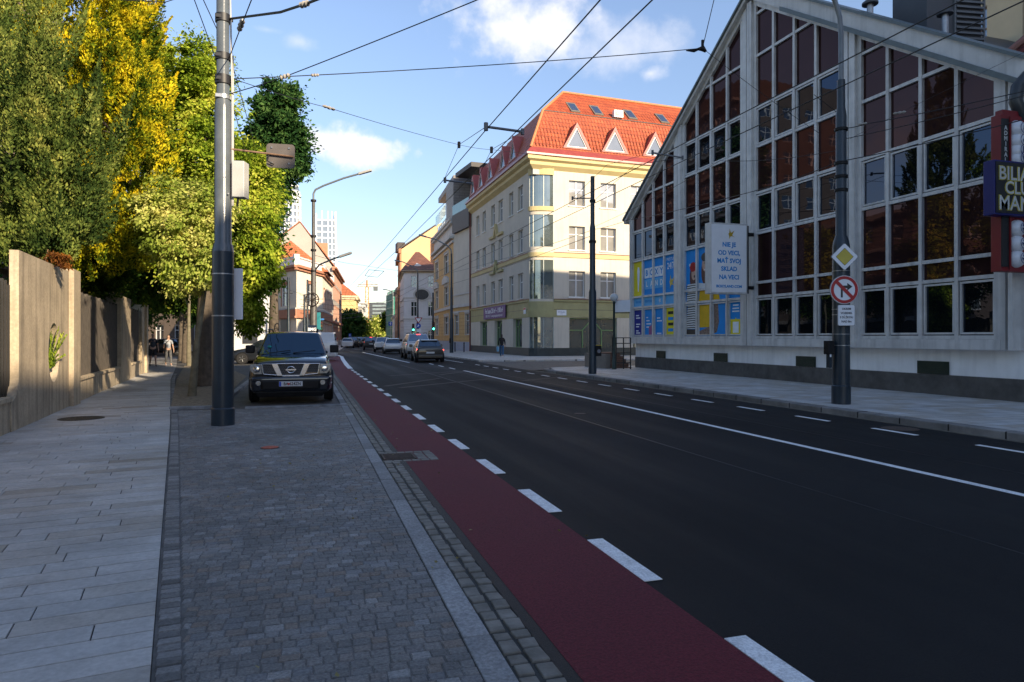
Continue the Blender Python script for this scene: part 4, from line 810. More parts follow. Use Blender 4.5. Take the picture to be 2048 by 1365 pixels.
lband('yellow_string_course', band_y, 8.02, 8.36, .08); lband('red_flashing', mat('red_flashing', (.16, .04, .03), .5, .1, 3), 8.362, 8.41, .12); lband('lower_flashing', mat('red_flashing', (.16, .04, .03)), 4.622, 4.67, .24)
lband('plinth', darkstone, 0, .74, .04)
drum('plinth_corner', darkstone, 0, .74, .18)
# pilasters between shop windows
xs = [0]+[v for p_ in shopL for v in p_]+[bayL[0]]
for k in range(0, len(xs), 2): MB().fbox(FL, xs[k], xs[k+1]-.01, .745, 3.19, -.02, .09).build('pier', cream, yb)
xs = [bayR[1]]+[v for p_ in shopR for v in p_]+[LR]
for k in range(0, len(xs), 2): MB().fbox(FR, xs[k]+.002, xs[k+1]-.01, .745, 3.19, -.02, .09).build('pier', cream, yb)
# gabled hood ornaments on the left facade
for z in (11.0, 7.6):
    a, c = ul(981), ul(1007); m = (a+c)/2; h = MB(); k = .22
    h.fprism(FL, [(a, z), (m-.6, z), (m-.6, z+k), (a, z+k)], 0, .2); h.fprism(FL, [(m+.6, z), (c, z), (c, z+k), (m+.6, z+k)], 0, .2)
    h.fprism(FL, [(m-.6, z), (m-.42, z), (m+.0, z+.85), (m, z+1.25), (m-.25, z+1.0)], 0, .24); h.fprism(FL, [(m+.6, z), (m+.42, z), (m+.0, z+.85), (m, z+1.25), (m+.25, z+1.0)], 0, .236); h.build('gable_ornament', olive if z < 9 else band_y, yb)
# cornice, gutter and mansard
def ring(out, z):      # eave corner path: left end, corner, right end
    return [Vector((-out, LL+.0, z)), Vector((-out, -out, z)), Vector((BD.x*LR, BD.y*LR-out, z))]
def lay(o0, z0, o1, z1): a, c = ring(o0, z0), ring(o1, z1); return [(a[0], a[1], c[1], c[0]), (a[1], a[2], c[2], c[1])]
b = MB()
for o0, z0, o1, z1 in ((0, 14.9, .35, 15.2), (.35, 15.2, .35, 15.45), (.35, 15.45, .62, 15.6), (.62, 15.6, .62, 15.85)):
    for q in lay(o0, z0, o1, z1): b.quad(*q)
b.build('cornice', band_y, yb)
guttr = mat('red_gutter', (.28, .055, .045), .35, .15, 3); b = MB()
for o0, z0, o1, z1 in ((.62, 15.85, .74, 15.9), (.74, 15.9, .74, 16.05), (.74, 16.05, .3, 16.55), (.3, 16.55, -.1, 16.6)):
    for q in lay(o0, z0, o1, z1): b.quad(*q)
b.build('gutter', guttr, yb)
b = MB(); dk = mat('mansard_shadow_side', (.2, .06, .03))
for o0, z0, o1, z1 in ((.30, 16.5, -1.25, 20.0), (-1.25, 20.0, -4.1, 22.7)):
    q = lay(o0, z0, o1, z1)
    b.quad(*q[0]); b.quad(*q[1])
b.quad((4.1, LL, 22.7), (4.1, 4.1, 22.7), (BD.x*LR, BD.y*LR+4.1, 22.7), (BD.x*LR, LL, 22.7)); b.poly([(-.3, LL, 16.5), (1.25, LL, 20), (4.1, LL, 22.7), (28, LL, 22.7), (28, LL, 16)])
b.build('roof', redtile, yb)
b = MB(); b.tube([(-.3, -.3, 16.55), (1.25, 1.25, 20.05), (4.1, 4.1, 22.78), (BD.x*LR, BD.y*LR+4.1, 22.78)], .11, 8); b.tube([(4.1, 4.1, 22.78), (4.1, LL, 22.78)], .11, 8); b.build('ridge_tiles', mat('ridge_orange', (.5, .2, .08), .7, .15, 4), yb)
b = MB(); b.tube([FR.p(1.3, 20.06, -1.2), FR.p(LR, 20.06, -1.2)], .035, 6); b.build('snow_rail', wiremat, yb)
# real standing rolls on the mansard: ribs on the -Y slope
def slopept(u, f):      # on the lower -Y slope, f = 0 bottom .. 1 break
    z = 16.5+3.5*f; return FR.p(u, z, .30-1.55*f+.02)
b = MB(); u = .2
while u < LR-.5:
    f0 = 0; a_ = max(0, (.1-u)/1.3) ; f1 = min(1.0, max(0, (u+.3)/1.55))
    b.tube([slopept(u, .06), slopept(u, f1)], .045, 5, cap=False); u += .30
u = 1.5
while u < LR-.5:
    f1 = min(1.0, (u-1.25)/2.85); b.tube([FR.p(u, 20.0, -1.25+.02), FR.p(u, 20.0+2.7*f1, -1.25-2.85*f1+.02)], .045, 5, cap=False); u += .30
b.build('tile_rolls', redtile, yb, smooth=60)
# triangular dormers
dormred = mat('dormer_red', (.36, .075, .06), .5, .12, 3)
def dormer(fr, u, hw, hh, nface=.25, z0=16.75, back=1.6):
    b = MB(); k = .20
    A, B_, C_ = fr.p(u-hw, z0, nface), fr.p(u+hw, z0, nface), fr.p(u, z0+hh, nface); nb = -fr.n*back
    f = [(A, B_, C_)]
    a2, b2, c2 = fr.p(u-hw+k*1.6, z0+k*.6, nface), fr.p(u+hw-k*1.6, z0+k*.6, nface), fr.p(u, z0+hh-k*1.9, nface)
    b.quad(A, a2, c2, C_); b.quad(B_, C_, c2, b2); b.quad(A, B_, b2, a2)
    b.quad(A, C_, C_+nb, A+nb); b.quad(C_, B_, B_+nb, C_+nb)
    for s1, s2 in ((a2, c2), (b2, c2), (a2, b2)): b.quad(s1, s2, s2-fr.n*.2, s1-fr.n*.2)
    d = b.build('dormer', dormred, yb)
    w = MB()
    def shr(p, q): return p.lerp(q, .0)
    cen = (a2+b2+c2)/3; q = [p_+(cen-p_)*.13 for p_ in (a2, b2, c2)]; off = -fr.n*.1
    for i in range(3):
        s1, s2, t1, t2 = (a2, b2, c2)[i]+off, (a2, b2, c2)[(i+1) % 3]+off, q[i]+off, q[(i+1) % 3]+off; w.prism([s1, s2, t2, t1], fr.n*.05)
    wf = w.build('window_frame', whiteframe, d); MB().prism([p_-fr.n*.14 for p_ in (a2, b2, c2)], fr.n*.03).build('pane', glassmat('dormer_glass', (.12, .13, .14), (.42, .47, .52), .3, .02, .05), d)
for px in (1152, 1228, 1308): dormer(FR, ur(px), 1.25, 2.15)
step = ur(1228)-ur(1152)
for k in range(1, 6): dormer(FR, ur(1308)+step*k, 1.25, 2.15)
for px in (1030, 1009, 984, 965, 949): dormer(FL, ul(px), 1.15, 2.1)
# skylights and air conditioner
def upslope(u, f, off=0.0): d_ = Vector((0, 0, 1))*(2.85)+FR.n*2.7; d_.normalize(); return FR.p(u, 20.0+2.7*f, -1.25-2.85*f)+d_*off
for px in (1152, 1198, 1265, 1328):
    u = ur(px)*1.05+.5; q = [upslope(u-.42, .10), upslope(u+.42, .10), upslope(u+.42, .52), upslope(u-.42, .52)]; nrm = (upslope(u, .1, 1)-upslope(u, .1)).normalized()
    s = MB().prism(q, nrm*.14).build('skylight', mat('skylight_frame', (.17, .15, .12), .5, .1, 3), yb); c_ = sum(q, Vector())/4
    MB().prism([c_+(p_-c_)*.76+nrm*.141 for p_ in q], nrm*.012).build('pane', glassmat('skylight_glass', (.05, .06, .09), (.6, .66, .75), .5, .02), s)
t = thing('air_conditioner', 'white air conditioning unit fixed between the skylights on the red roof', 'air conditioner', yb.location+upslope(ur(1233)*1.05+.5, .06, .1))
MB().box(-.42, .42, -.18, .22, 0, .62).build('casing', white, t, bevel=.02); s = MB().lathe([(.2, -.02), (.2, 0), (0, -.0)], (-.14, -.185, .31), 20, axis='y').build('fan_grille', mat('fan_grey', (.35, .34, .30), .6), t)
MB().lathe([(.06, -.035), (.06, -.022), (0, -.022)], (-.14, -.19, .31), 12, axis='y').build('hub', white, s)
t = thing('roof_turret', 'small red gabled attic turret peeping over the ridge of the red roof', 'roof turret', (FR.p(14.4, 21.5, -7)+yb.location))
MB().box(-1.6, 1.6, 0, 3, 0, 1.3).build('wall', cream, t); MB().add([(-2, -.3, 1.2), (2, -.3, 1.2), (0, -.3, 2.3), (-2, 3, 1.2), (2, 3, 1.2), (0, 3, 2.3)], [(0, 1, 2), (3, 5, 4), (0, 2, 5, 3), (1, 4, 5, 2)]).build('roof', dormred, t)
# signs on it
sgn = mat('lease_banner_purple', (.15, .07, .20), .6, .08, 2)
t = thing('lease_banner', 'purple lease banner with white lettering on the olive fascia of the cream corner building', 'banner', (A0.x, A0.y, 0)); a, c = ul(972), ul(1016)
MB().fbox(FL, a, c, 3.35, 4.5, .22, .26).build('sheet', sgn, t); text('For Lease 250 m² – 1.900 m²', FL, (a+c)/2, 4.08, .62, signwhite, t, n=.265, sx=(c-a)*.92/8.1, bold=.012); text('0905 797 517   www.prenajompriestorov.sk', FL, (a+c)/2, 3.62, .34, signwhite, t, n=.265, sx=(c-a)*.88/7.0)
t = thing('street_name_plate', 'white street name plate on the pier of the cream corner building', 'street sign', (A0.x, A0.y, 0)); u = ur(1122)
MB().fbox(FR, u-.42, u+.42, 3.35, 3.78, .11, .125).build('plate', signwhite, t, bevel=.01); text('ŠPITÁLSKA', FR, u, 3.61, .13, bn, t, n=.128); text('ULICA', FR, u, 3.46, .08, bn, t, n=.128)
t = thing('house_number_plate', 'small red and white number plate left of the rounded corner of the cream building', 'number plate', (A0.x, A0.y, 0)); u = ul(1052)
MB().fbox(FL, u-.3, u+.3, 3.5, 4.0, .11, .125).build('plate', signwhite, t); MB().fbox(FL, u-.28, u+.28, 3.84, 3.98, .126, .13).build('stripe', mat('plate_red', (.5, .05, .05), .5), t)
t = thing('downpipe', 'dark red downpipe between the cream corner building and the ochre building', 'downpipe', (17.05, Yf+.1, 0)); MB().tube([(0, 0, 0), (0, 0, 15.4)], .09, 10).build('pipe', mat('red_flashing', (.16, .04, .03)), t, smooth=40)

# ------------------------------------------------------------------ ornate ochre building with the modern rooftop
ochre = mat('ochre_render', (.55, .36, .15), .85, .10, .8, .15, streak=.06); trimw = mat('grey_white_stucco', (.52, .51, .48), .8, .1, 1); palewall = mat('pale_side_render', (.56, .52, .44), .85, .08, .6); bluebase = mat('blue_grey_base', (.30, .33, .40), .8, .1, 1)
c0 = Vector((17.22, 71.95)); c1 = Vector(P(907, 690, 80)[:2]); c2 = Vector(P(868, 690, 98)[:2]); c3 = Vector((33, 98)); c4 = Vector((33, 72))
ob = thing('ochre_building', 'ornate ochre and white old building with a dark modern box added on its roof', 'building', (c1.x, c1.y, 0)); o_ = Vector((c1.x, c1.y))
Fs = Fr(c1-o_, c0-c1); Ls = (c0-c1).length; Ff = Fr(c2-o_, c1-c2); Lf = (c1-c2).length
g0, g1 = 1.7, 4.0
b = MB(); su = [(Ls*.08, Ls*.30), (Ls*.68, Ls*.92)]
def uo(px): return online(px, c2, c1)[1]
fc_ = [(uo(871)-.1, uo(877)-.15), (uo(889), uo(897))]; fc3 = fc_
b.wall(Ff, 0, Lf, 0, 13.4, [(a, c, z0, z1) for a, c in fc_ for z0, z1 in ((1.9, 4.2), (5.6, 8.0), (9.6, 12.0))], .25); b.wall(Fs, 0, Ls, 0, 5.3, [(a, c, 1.9, 4.2) for a, c in su], .25)
b.build('ochre_walls', ochre, ob, recalc=False)
b = MB(); b.wall(Fs, 0, Ls, 5.3, 15.2, [], 0); b.build('pale_side_wall', palewall, ob, recalc=False)
for a, c in fc_:
    for z0, z1 in ((1.9, 4.2), (5.6, 8.0), (9.6, 12.0)): window(Ff, ob, a, c, z0, z1, surround=trimw, sill=trimw, sur=.25)
for a, c in su: window(Fs, ob, a, c, 1.9, 4.2, surround=trimw, sill=trimw)
b = MB()
for z0, z1, o1 in ((5.0, 5.35, .18), (6.6, 6.6, 0), (12.7, 13.0, .2), (13.2, 13.5, .5), (15.0, 15.3, .35), (15.3, 15.6, .5)):
    if z1 > z0: b.fbox(Ff, -.1, Lf+.1, z0, z1, -.05, o1)
for z0, z1, o1 in ((5.0, 5.34, .16), (6.4, 6.55, .1), (4.45, 4.6, .06)): b.fbox(Fs, 0, Ls, z0, z1, -.05, o1)
for a, c in fc_:      # little pediments
    b.fprism(Ff, [(a-.5, 8.3), (c+.5, 8.3), (c+.3, 8.9), ((a+c)/2, 9.3), (a-.3, 8.9)], 0, .3)
b.build('stucco_trim', trimw, ob)
b = MB(); b.wall(Ff, 0, Lf, 13.4, 15.2, [], 0); b.build('attic', trimw, ob, recalc=False)
b = MB()
for z in np.arange(1.2, 4.9, .42):
    b.fbox(Fs, 0, Ls, z, z+.03, 0, .012); b.fbox(Ff, 0, Lf, z, z+.03, 0, .012)
b.build('rustication_lines', mat('ochre_joint', (.33, .2, .09), .85), ob)
MB().fbox(Ff, -.05, Lf+.05, 0, 1.15, -.1, .1).fbox(Fs, -.05, Ls, 0, 1.1, -.1, .09).build('base', bluebase, ob)
mod = brickmat('grey_cladding', (.20, .185, .17), (.24, .22, .205), (.10, .09, .085), 1.2, .32, .02, .6, 0, .5, 2, 0, .4, .1, plane='XZ')
b = MB(); kx = Ls*.98
# roof slab reaching forward over the terrace, upright slab and side box
def oslab(u0, u1, z0, z1, d0, d1, m=0): b.hexa([Fs.p(u0, z0, -d0), Fs.p(u1, z0, -d0), Fs.p(u1, z0, -d1), Fs.p(u0, z0, -d1), Fs.p(u0, z1, -d0), Fs.p(u1, z1, -d0), Fs.p(u1, z1, -d1), Fs.p(u0, z1, -d1)], m)
z0_, z1_ = 15.0, 20.6
b.fbox(Ff, Lf-6.0, Lf+.05, 15.6, 20.6, -2.2, .02)
b.fbox(Ff, Lf-13.5, Lf-6.0, 19.9, 20.55, -3.0, .03)
b.build('roof_box', mod, ob)
MB().fbox(Fs, .9, Ls, 20.1, 20.6, -4, .05).build('loggia_roof', mat('dark_cladding', (.045, .04, .04), .6, .2, 3), ob); MB().fbox(Fs, .6, Ls, 13.6, 15.7, -3, .35).build('terrace_box', mat('dark_cladding', (.045, .04, .04)), ob)
MB().fbox(Fs, .9, Ls, 15.8, 20.1, -3.2, -3.0).build('loggia_back', mat('loggia_brown', (.10, .075, .055), .7, .2, 2), ob)
MB().fbox(Fs, .65, Ls, 15.7, 16.8, .30, .33).build('glass_railing', glassmat('pale_rail_glass', (.12, .14, .13), (.5, .6, .6), .2, .05), ob); MB().fbox(Ff, Lf-16, Lf-6.1, 17.0, 18.4, .05, .08).build('glass_railing', glassmat('pale_rail_glass2', (.35, .42, .42), (.7, .8, .8), .25, .05), ob)
MB().fbox(Ff, Lf-16, Lf-6.1, 15.62, 16.9, -.3, -.2).build('band_window', glassmat('sky_band_glass', (.4, .5, .58), (.8, .85, .9), .4, .05), ob)
s = MB()
for k in range(6): s.fbox(Ff, Lf-15.8+k*1.9, Lf-15.7+k*1.9, 15.62, 16.9, -.2, -.16)
s.build('band_window_frame', whiteframe, ob)
MB().box(2, 14, -4, 18, 0, 15.5).build('body', palewall, ob)

# ------------------------------------------------------------------ houses farther down the street
VD = Vector((.0985, .99514)); LB = Vector((1.8, 93.4))
def LPt(px): return Vector(online(px, LB, LB+VD)[0][:2])
whitew = mat('whitewashed_render', (.66, .66, .67), .85, .08, .8, .1, streak=.06)
r0 = Vector(P(808, 690, 101)[:2]); r1 = Vector(P(876, 690, 101)[:2]); dr = Vector((.0985, .995))
q = (r1-r0).length
t, frs = pbuilding('white_house', 'white house with an oval plaque and a brown hipped roof behind the traffic lights', 'building', [r0, r1, r1+dr*18, r0+dr*18], 11.3, whitew,
    {0: dict(cols=[(q*.20, q*.38), (q*.70, q*.86)], rows=[(.9, 2.6), (4.7, 6.9), (9.0, 10.7)], gm=winglass), 3: dict(cols=even(1, 17, 5, 1.2), rows=[(1.2, 3.2), (4.7, 6.9), (8.4, 10.2)])}, cornice=(mat('beige_eave', (.4, .34, .25), .8), 11.1, 11.5, .35), bands=[(trimw, 4.2, 4.4, .08), (trimw, 7.3, 7.5, .08)], roof=('hip', 4.0, .5, 0), roofm=browntile)
fr, L_ = frs[0]; s = MB(); s.prism([fr.p(a, z, .03) for a, z in circ(L_*.53, 7.9, 1.0, 24, .75)], fr.n*.08); s.build('plaque', mat('dark_plaque', (.05, .05, .05), .6, .4, 6), t)
flatcurve([circ(L_*.53, 7.9, 1.3, 28, 1.0), circ(L_*.53, 7.9, 1.05, 28, .8)], 'plaque_surround', fr, .02, .12, trimw, t)
s = MB()
for k in range(9): s.fbox(fr, 0, L_, .6+k*.42, .63+k*.42, 0, .012)
s.build('rustication_lines', mat('grey_joint', (.42, .42, .43), .8), t)
# eyebrow dormer
s = MB(); s.add([(L_*.45+x_*.6, 1.2, 12.3+.32*math.sqrt(max(0, 1-x_*x_))) for x_ in (-1, -.7, -.35, 0, .35, .7, 1)]+[(L_*.45, 2.4, 12.9)], [(i, i+1, 7) for i in range(6)]+[(0, 1, 2, 3, 4, 5, 6)]); s.build('eyebrow_dormer', whiteframe, t)
peach = mat('peach_render', (.62, .40, .22), .85, .06, .5); orng = mat('orange_brown_render', (.40, .19, .10), .8, .15, 1)
g0_ = Vector(P(803, 690, 121)[:2]); W_ = 10.5
t, frs = pbuilding('peach_gable_house', 'tall house with a bare peach gable wall and a brick chimney behind the white house', 'building', [g0_, g0_+Vector((W_, 0)), g0_+Vector((W_, 0))+dr*22, g0_+dr*22], 17.2, peach,
    {3: dict(cols=even(1, 21, 7, 1.3), rows=[(1.0, 3.2), (5, 7.3), (8.6, 10.8), (12, 14)], fm=whiteframe, surround=orng)}, roof=None)
s = MB(); FQ = Fr((0, 0), (1, 0)); s.fprism(FQ, [(0, 17.2), (W_, 17.2), (W_, 22.4), (W_*.72, 22.4), (W_*.62, 21.9)], -.4, 0); s.build('gable_wall', peach, t)
s = MB(); s.hexa([(-.5, -.1, 17.1), (W_*.62, -.1, 22.0), (W_*.62+dr.x*22, 22, 22.0), (-.5+dr.x*22, 22, 17.1), (-.5, -.1, 17.35), (W_*.62, -.1, 22.2), (W_*.62+dr.x*22, 22, 22.2), (-.5+dr.x*22, 22, 17.35)]); s.build('roof', mat('dark_slate', (.06, .05, .05), .7), t)
MB().box(W_*.55, W_*.8, -1.2, -.05, 14.0, 19.6).build('chimney', brickmat('chimney_brick', (.36, .13, .07), (.42, .17, .09), (.2, .1, .08), .25, .08, .01, plane='XZ'), t)
MB().box(-.2, 1.2, 4, 7, 17.3, 19.0).build('attic_dormer', mat('dark_slate', (.06, .05, .05)), t)
s = MB(); s.fbox(Fr((dr*22).to_3d(), -dr), -.2, 22.3, 16.5, 17.3, 0, .5); s.fbox(Fr((dr*22).to_3d(), -dr), -.1, 22.2, 3.8, 4.3, 0, .25); s.fbox(Fr((dr*22).to_3d(), -dr), 20.8, 22.1, 0, 16.5, 0, .3); s.build('cornice', orng, t)
# further right side houses
for k, (s0, ln, H_, m_, lb) in enumerate(((24, 22, 12, orng, 'orange brown house beyond the peach gable on the right side'), (52, 24, 7, whitew, 'pale house far down the right side of the street behind green netting'))):
    a = g0_+dr*s0; pbuilding('street_house', lb, 'building', [a, a+Vector((14, 0)), a+Vector((14, 0))+dr*ln, a+dr*ln], H_, m_, {3: dict(cols=even(1, ln-1, 6, 1.4), rows=[r_ for r_ in ((1, 3), (4.2, 6.0), (8, 10)) if r_[1] < H_-.6]), 0: dict(cols=[], rows=[])}, cornice=(trimw, H_-.5, H_, .4), roof=('gable', 4, .4, 1), roofm=orangetile, group='houses down the right side')
net = mat('green_scaffold_net', (.03, .20, .15), .8, .3, 3, .3)
p = Vector(P(787, 690, 190)[:2]); t = thing('scaffolding', 'scaffold wrapped in green netting on the right side far down the street', 'scaffold', (p.x, p.y, 0))
s = MB()
for k in range(7): s.box(0, 1.6, k*2.5, k*2.5+2.4, 0, 14+(k % 2))
s.build('netting', net, t); s = MB()
for k in range(8):
    s.box(-.15, -.05, k*2.5-.1, k*2.5, 0, 16)
for z in range(2, 16, 2): s.box(-.2, -.08, 0, 17.5, z, z+.08)
s.build('poles', galv, t)
# left side: cream corner house with balustrade, beige gable house, yellow house, etc.
cw = mat('corner_house_cream', (.74, .68, .56), .85, .06, .8, .1); otrim = mat('terracotta_trim', (.44, .20, .12), .8, .12, 2)
A_ = LPt(645); B_ = LPt(664); C_ = Vector(P(593, 690, 85)[:2]); D2 = Vector(P(535, 690, 92)[:2]); E2 = D2+Vector((2, 16)); 
pts = [D2, C_, A_, B_, Vector((B_.x-9, B_.y+4)), E2]
def fl(a, b_): return (b_-a).length
l0, l1, l2 = fl(D2, C_), fl(C_, A_), fl(A_, B_)
t, frs = pbuilding('cream_corner_house', 'cream corner house with terracotta trim and a white roof balustrade across the square', 'building', pts, 10.6, cw,
    {0: dict(cols=[(l0*.52, l0*.76)], rows=[(1.6, 3.7), (5.6, 8.3)], surround=otrim, sur=.25), 1: dict(cols=[(l1*.40, l1*.68)], rows=[(5.6, 8.6)], surround=otrim, sur=.3), 2: dict(cols=even(.8, l2-.3, 6, 1.2), rows=[(1.0, 3.4), (5.6, 8.4)], surround=otrim, sur=.1)},
    cornice=(otrim, 10.0, 10.6, .5), bands=[(otrim, 4.0, 5.1, .15), (otrim, 4.02, 4.25, .3), (trimw, 5.1, 5.3, .2)])
b = MB()
for i in (0, 1, 2):
    fr, L_ = frs[i]; n_ = int(L_/.42)
    for k in range(n_): u = (k+.5)*L_/n_; b.tube([fr.p(u, 10.85, .15), fr.p(u, 11.1, .15), fr.p(u, 11.5, .15)], [.06, .10, .05], 6)
    b.fbox(fr, -.1, L_+.1, 10.62, 10.85, .0, .3+i*.003); b.fbox(fr, -.1, L_+.1, 11.5, 11.68, .0, .3+i*.003)
    for u in (0, L_): b.fbox(fr, u-.22, u+.22, 10.6, 11.95, -.02-i*.002, .34+i*.002)
b.build('balustrade', whiteframe, t)
fr, L_ = frs[0]; MB().fbox(fr, l0*.50, l0*.80, 1.3, 3.9, .0, .12).build('shop_front', mat('dark_shop', (.03, .03, .03), .5), t); MB().fbox(fr, l0*.50, l0*.80, 1.3, 2.2, .125, .4).build('red_awning', mat('red_awning', (.35, .01, .01), .7), t)
s = MB(); m_ = (D2+C_)/2-D2; s.add([(m_.x-5, m_.y+3, 10.6), (m_.x+6, m_.y+3.5, 10.6), (m_.x+7, m_.y+12, 10.6), (m_.x-5, m_.y+12, 10.6), (m_.x+1.0, m_.y+7.5, 15.2)], [(0, 1, 4), (1, 2, 4), (2, 3, 4), (3, 0, 4)]); s.build('roof', orangetile, t)
s = MB(); s.box(m_.x-1.6, m_.x-.2, m_.y+4, m_.y+5, 12, 15.6); s.build('chimney', otrim, t)
beige = mat('beige_bare_gable', (.40, .36, .315), .9, .08, .4)
g1_ = LPt(665.5); gdir = Vector((-1, .10)).normalized(); Wg = 14.5; gl = g1_+gdir*Wg; FQ_o = gl
t, frs = pbuilding('beige_gable_house', 'tall house with a bare beige gable wall above the cream corner house', 'building', [gl, g1_, g1_+VD*30, gl+VD*30], 13.6, beige,
    {1: dict(cols=even(.8, 29, 9, 1.2), rows=[(1, 3.2), (4.8, 7.0), (8.2, 10.4), (11.2, 13)], surround=otrim, fm=brownframe, sur=.15)}, cornice=(otrim, 13.0, 13.6, .7), bands=[(otrim, 4.0, 4.4, .3)])
fr, L_ = frs[0]; hp = 21.0; pk = online(600, gl, g1_)[1]
s = MB(); s.fprism(fr, [(-1.5, 12.2), (L_, 13.6), (pk, hp)], -.4, 0); s.build('gable_wall', beige, t)
s = MB(); v3 = Vector((VD.x, VD.y, 0))*30
for a, c in ((fr.p(L_+.6, 13.3, .1), fr.p(pk, hp+.1, .1)), (fr.p(pk, hp+.1, .1), fr.p(-2.0, 11.8, .1))): s.hexa([a, c, c+v3, a+v3, a+ZUP*.2, c+ZUP*.2, c+v3+ZUP*.2, a+v3+ZUP*.2])
s.build('roof', orangetile, t)
s = MB(); s.box(L_*.78, L_*.95, 3, 6, 14, 18.2); s.build('attic_dormer', otrim, t)
yel = mat('ochre_yellow_render', (.60, .45, .20), .85, .08, .6)
# this one steps out into the view: gable side seen between px 682 and 712
a = Vector(P(681, 690, 178)[:2]); c = Vector(P(712, 690, 178)[:2]); H_ = ZH(592, 178)
t2, frs = pbuilding('yellow_wing', 'ochre yellow wing facing the camera behind the dark conifer on the left side', 'building', [a+Vector((-12, 0)), c, c+VD*20, a+VD*20+Vector((-12, 0))], H_-.1, yel, {0: dict(cols=[], rows=[]), 1: dict(cols=even(1, 19, 5, 1.5), rows=[(1, 3), (4.6, 6.8), (8.4, 10.6)])}, cornice=(creamlit, H_-1, H_, .7), roof=('hip', 6.5, .6, 0), roofm=orangetile)
for k, (px0, px1, dd, pyt, m_, rf, lb) in enumerate(((712, 724, 215, 612, palewall, None, 'pale flat fronted house beyond the yellow wing'), (722, 731, 250, 606, trimw, None, 'white balconied house in the distance left of the crane'), (727, 737, 300, 650, peach, orangetile, 'low pink house at the far end of the left side'), (738, 772, 420, 640, orng, None, 'brownish block closing the far end of the street'))):
    a = Vector(P(px0, 690, dd)[:2]); c = Vector(P(px1, 690, dd)[:2]); H_ = ZH(pyt, dd)
    pbuilding('distant_house', lb, 'building', [a, c, c+VD*24, a+VD*24], H_, m_, {0: dict(cols=even(.5, fl(a, c)-.5, 3, 1.4), rows=[(H_*.2, H_*.35), (H_*.5, H_*.65), (H_*.75, H_*.9)]), 1: dict(cols=even(1, 23, 5, 1.5), rows=[(H_*.2, H_*.35), (H_*.5, H_*.65), (H_*.75, H_*.9)])}, cornice=(trimw, H_-.6, H_, .5), roof=('hip', 3, .5, 1) if rf else None, roofm=rf, group='far houses closing the street')
offm = mat('office_dark', (.07, .08, .09), .5, .1, 1)
a = P(738, 690, 520); c = P(773, 690, 520); t = thing('office_block', 'dark stepped office block with window bands closing the street', 'building', (a.x, a.y, 0)); fo = Fr((0, 0), (c-a)[:2]); L_ = (c-a).length
MB().fbox(fo, 0, L_*.85, 0, ZH(606, 520), -20, 0).fbox(fo, L_*.85, L_*1.02, 0, ZH(612, 520), -20, -.5).build('body', offm, t); s = MB()
for z in (612, 619, 626, 634): s.fbox(fo, L_*.2, L_*.98, ZH(z, 520)-.7, ZH(z, 520)+.7, 0.01, .1)
s.build('window_bands', glassmat('office_glass', (.2, .24, .26), (.6, .68, .72), .4, .05), t)
# white house with a dark gate behind the trees, kerbside left
a = Vector(P(430, 690, 66)[:2]); c = Vector(P(552, 690, 66)[:2]); L_ = fl(a, c)
t, frs = pbuilding('white_outbuilding', 'low white house with a tall dark gate behind the street trees', 'building', [a, c, c+Vector((-1, 10)), a+Vector((-1, 10))], 6.3, whitew, {0: dict(cols=[], rows=[])}, roof=('gable', 2.0, .3, 0), roofm=browntile)
fr = frs[0][0]; MB().fbox(fr, L_*.46, L_*.70, 1.0, 5.6, 0, .08).build('gate', mat('dark_gate', (.03, .035, .045), .6, .1, 3), t)
# old park building behind the trees on the left, closing the view under the crowns
a = Vector(P(250, 690, 78)[:2]); c = Vector(P(430, 690, 74)[:2]); L_ = fl(a, c)
pbuilding('brown_house', 'brown fronted old house in the shade at the end of the left pavement', 'building', [a, c, c+Vector((-1, 12)), a+Vector((-1, 12))], 9, mat('brown_render', (.13, .10, .08), .9, .2, 1), {0: dict(cols=even(1, L_-1, 4, 1.2), rows=[(1.2, 3.0), (4.8, 6.8)])}, roof=('gable', 3.5, .3, 0), roofm=browntile)
# towers
tw = mat('tower_white', (.62, .64, .66), .6, .05, .1); tg = glassmat('tower_glass', (.18, .2, .22), (.5, .55, .6), .3, .05)
p = P(582, 690, 330); t = thing('round_tower', 'rounded white residential tower with ring shaped floors behind the left trees', 'tower', (p.x, p.y, 0))
zt = ZH(368, 330); MB().lathe([(4.1, 0), (4.3, zt*.7), (3.9, zt-3), (2.8, zt-.4), (0, zt-.3)], seg=32).build('core', tg, t, smooth=40)
s = MB(); z = zt-1.2; k = 0
while z > 30:
    r_ = 4.5 if zt-z > 5 else 3.3+(zt-z)*.24; s.lathe([(r_*.8, z-.5), (r_, z-.5), (r_, z+.5), (r_*.8, z+.5)], (0, 0, 0), 32); z -= 3.1
s.build('floor_rings', tw, t, smooth=40)
s = MB()
for k in range(14): a = k*2*math.pi/14; s.box(4.35*math.cos(a)-.3, 4.35*math.cos(a)+.3, 4.35*math.sin(a)-.3, 4.35*math.sin(a)+.3, 20, zt-5)
s.build('fins', tw, t)
p = P(652, 690, 380); t = thing('glass_tower', 'white framed glass high rise with an open crown under construction behind the gable house', 'tower', (p.x, p.y, 0)); zt = ZH(428, 380)
MB().box(-4.8, 5.2, 0, 14, 0, zt-3).build('core', tg, t); s = MB()
for k in range(18): s.box(-5.0, 5.4, -.3, 14.2, zt-4-k*3.3, zt-3.2-k*3.3)
for x in (-5.2, -2.2, 1.0, 3.2, 5.2): s.box(x-.25, x+.35, -.5, 0, 20, zt+(1.5 if x > -3 else 0))
s.hexa([(5.2, -.4, 0), (7.4, -.4, 0), (7.4, 14, 0), (5.2, 14, 0), (4.6, -.4, zt+1), (5.3, -.4, zt+1), (5.3, 14, zt+1), (4.6, 14, zt+1)]); s.build('frame', tw, t)
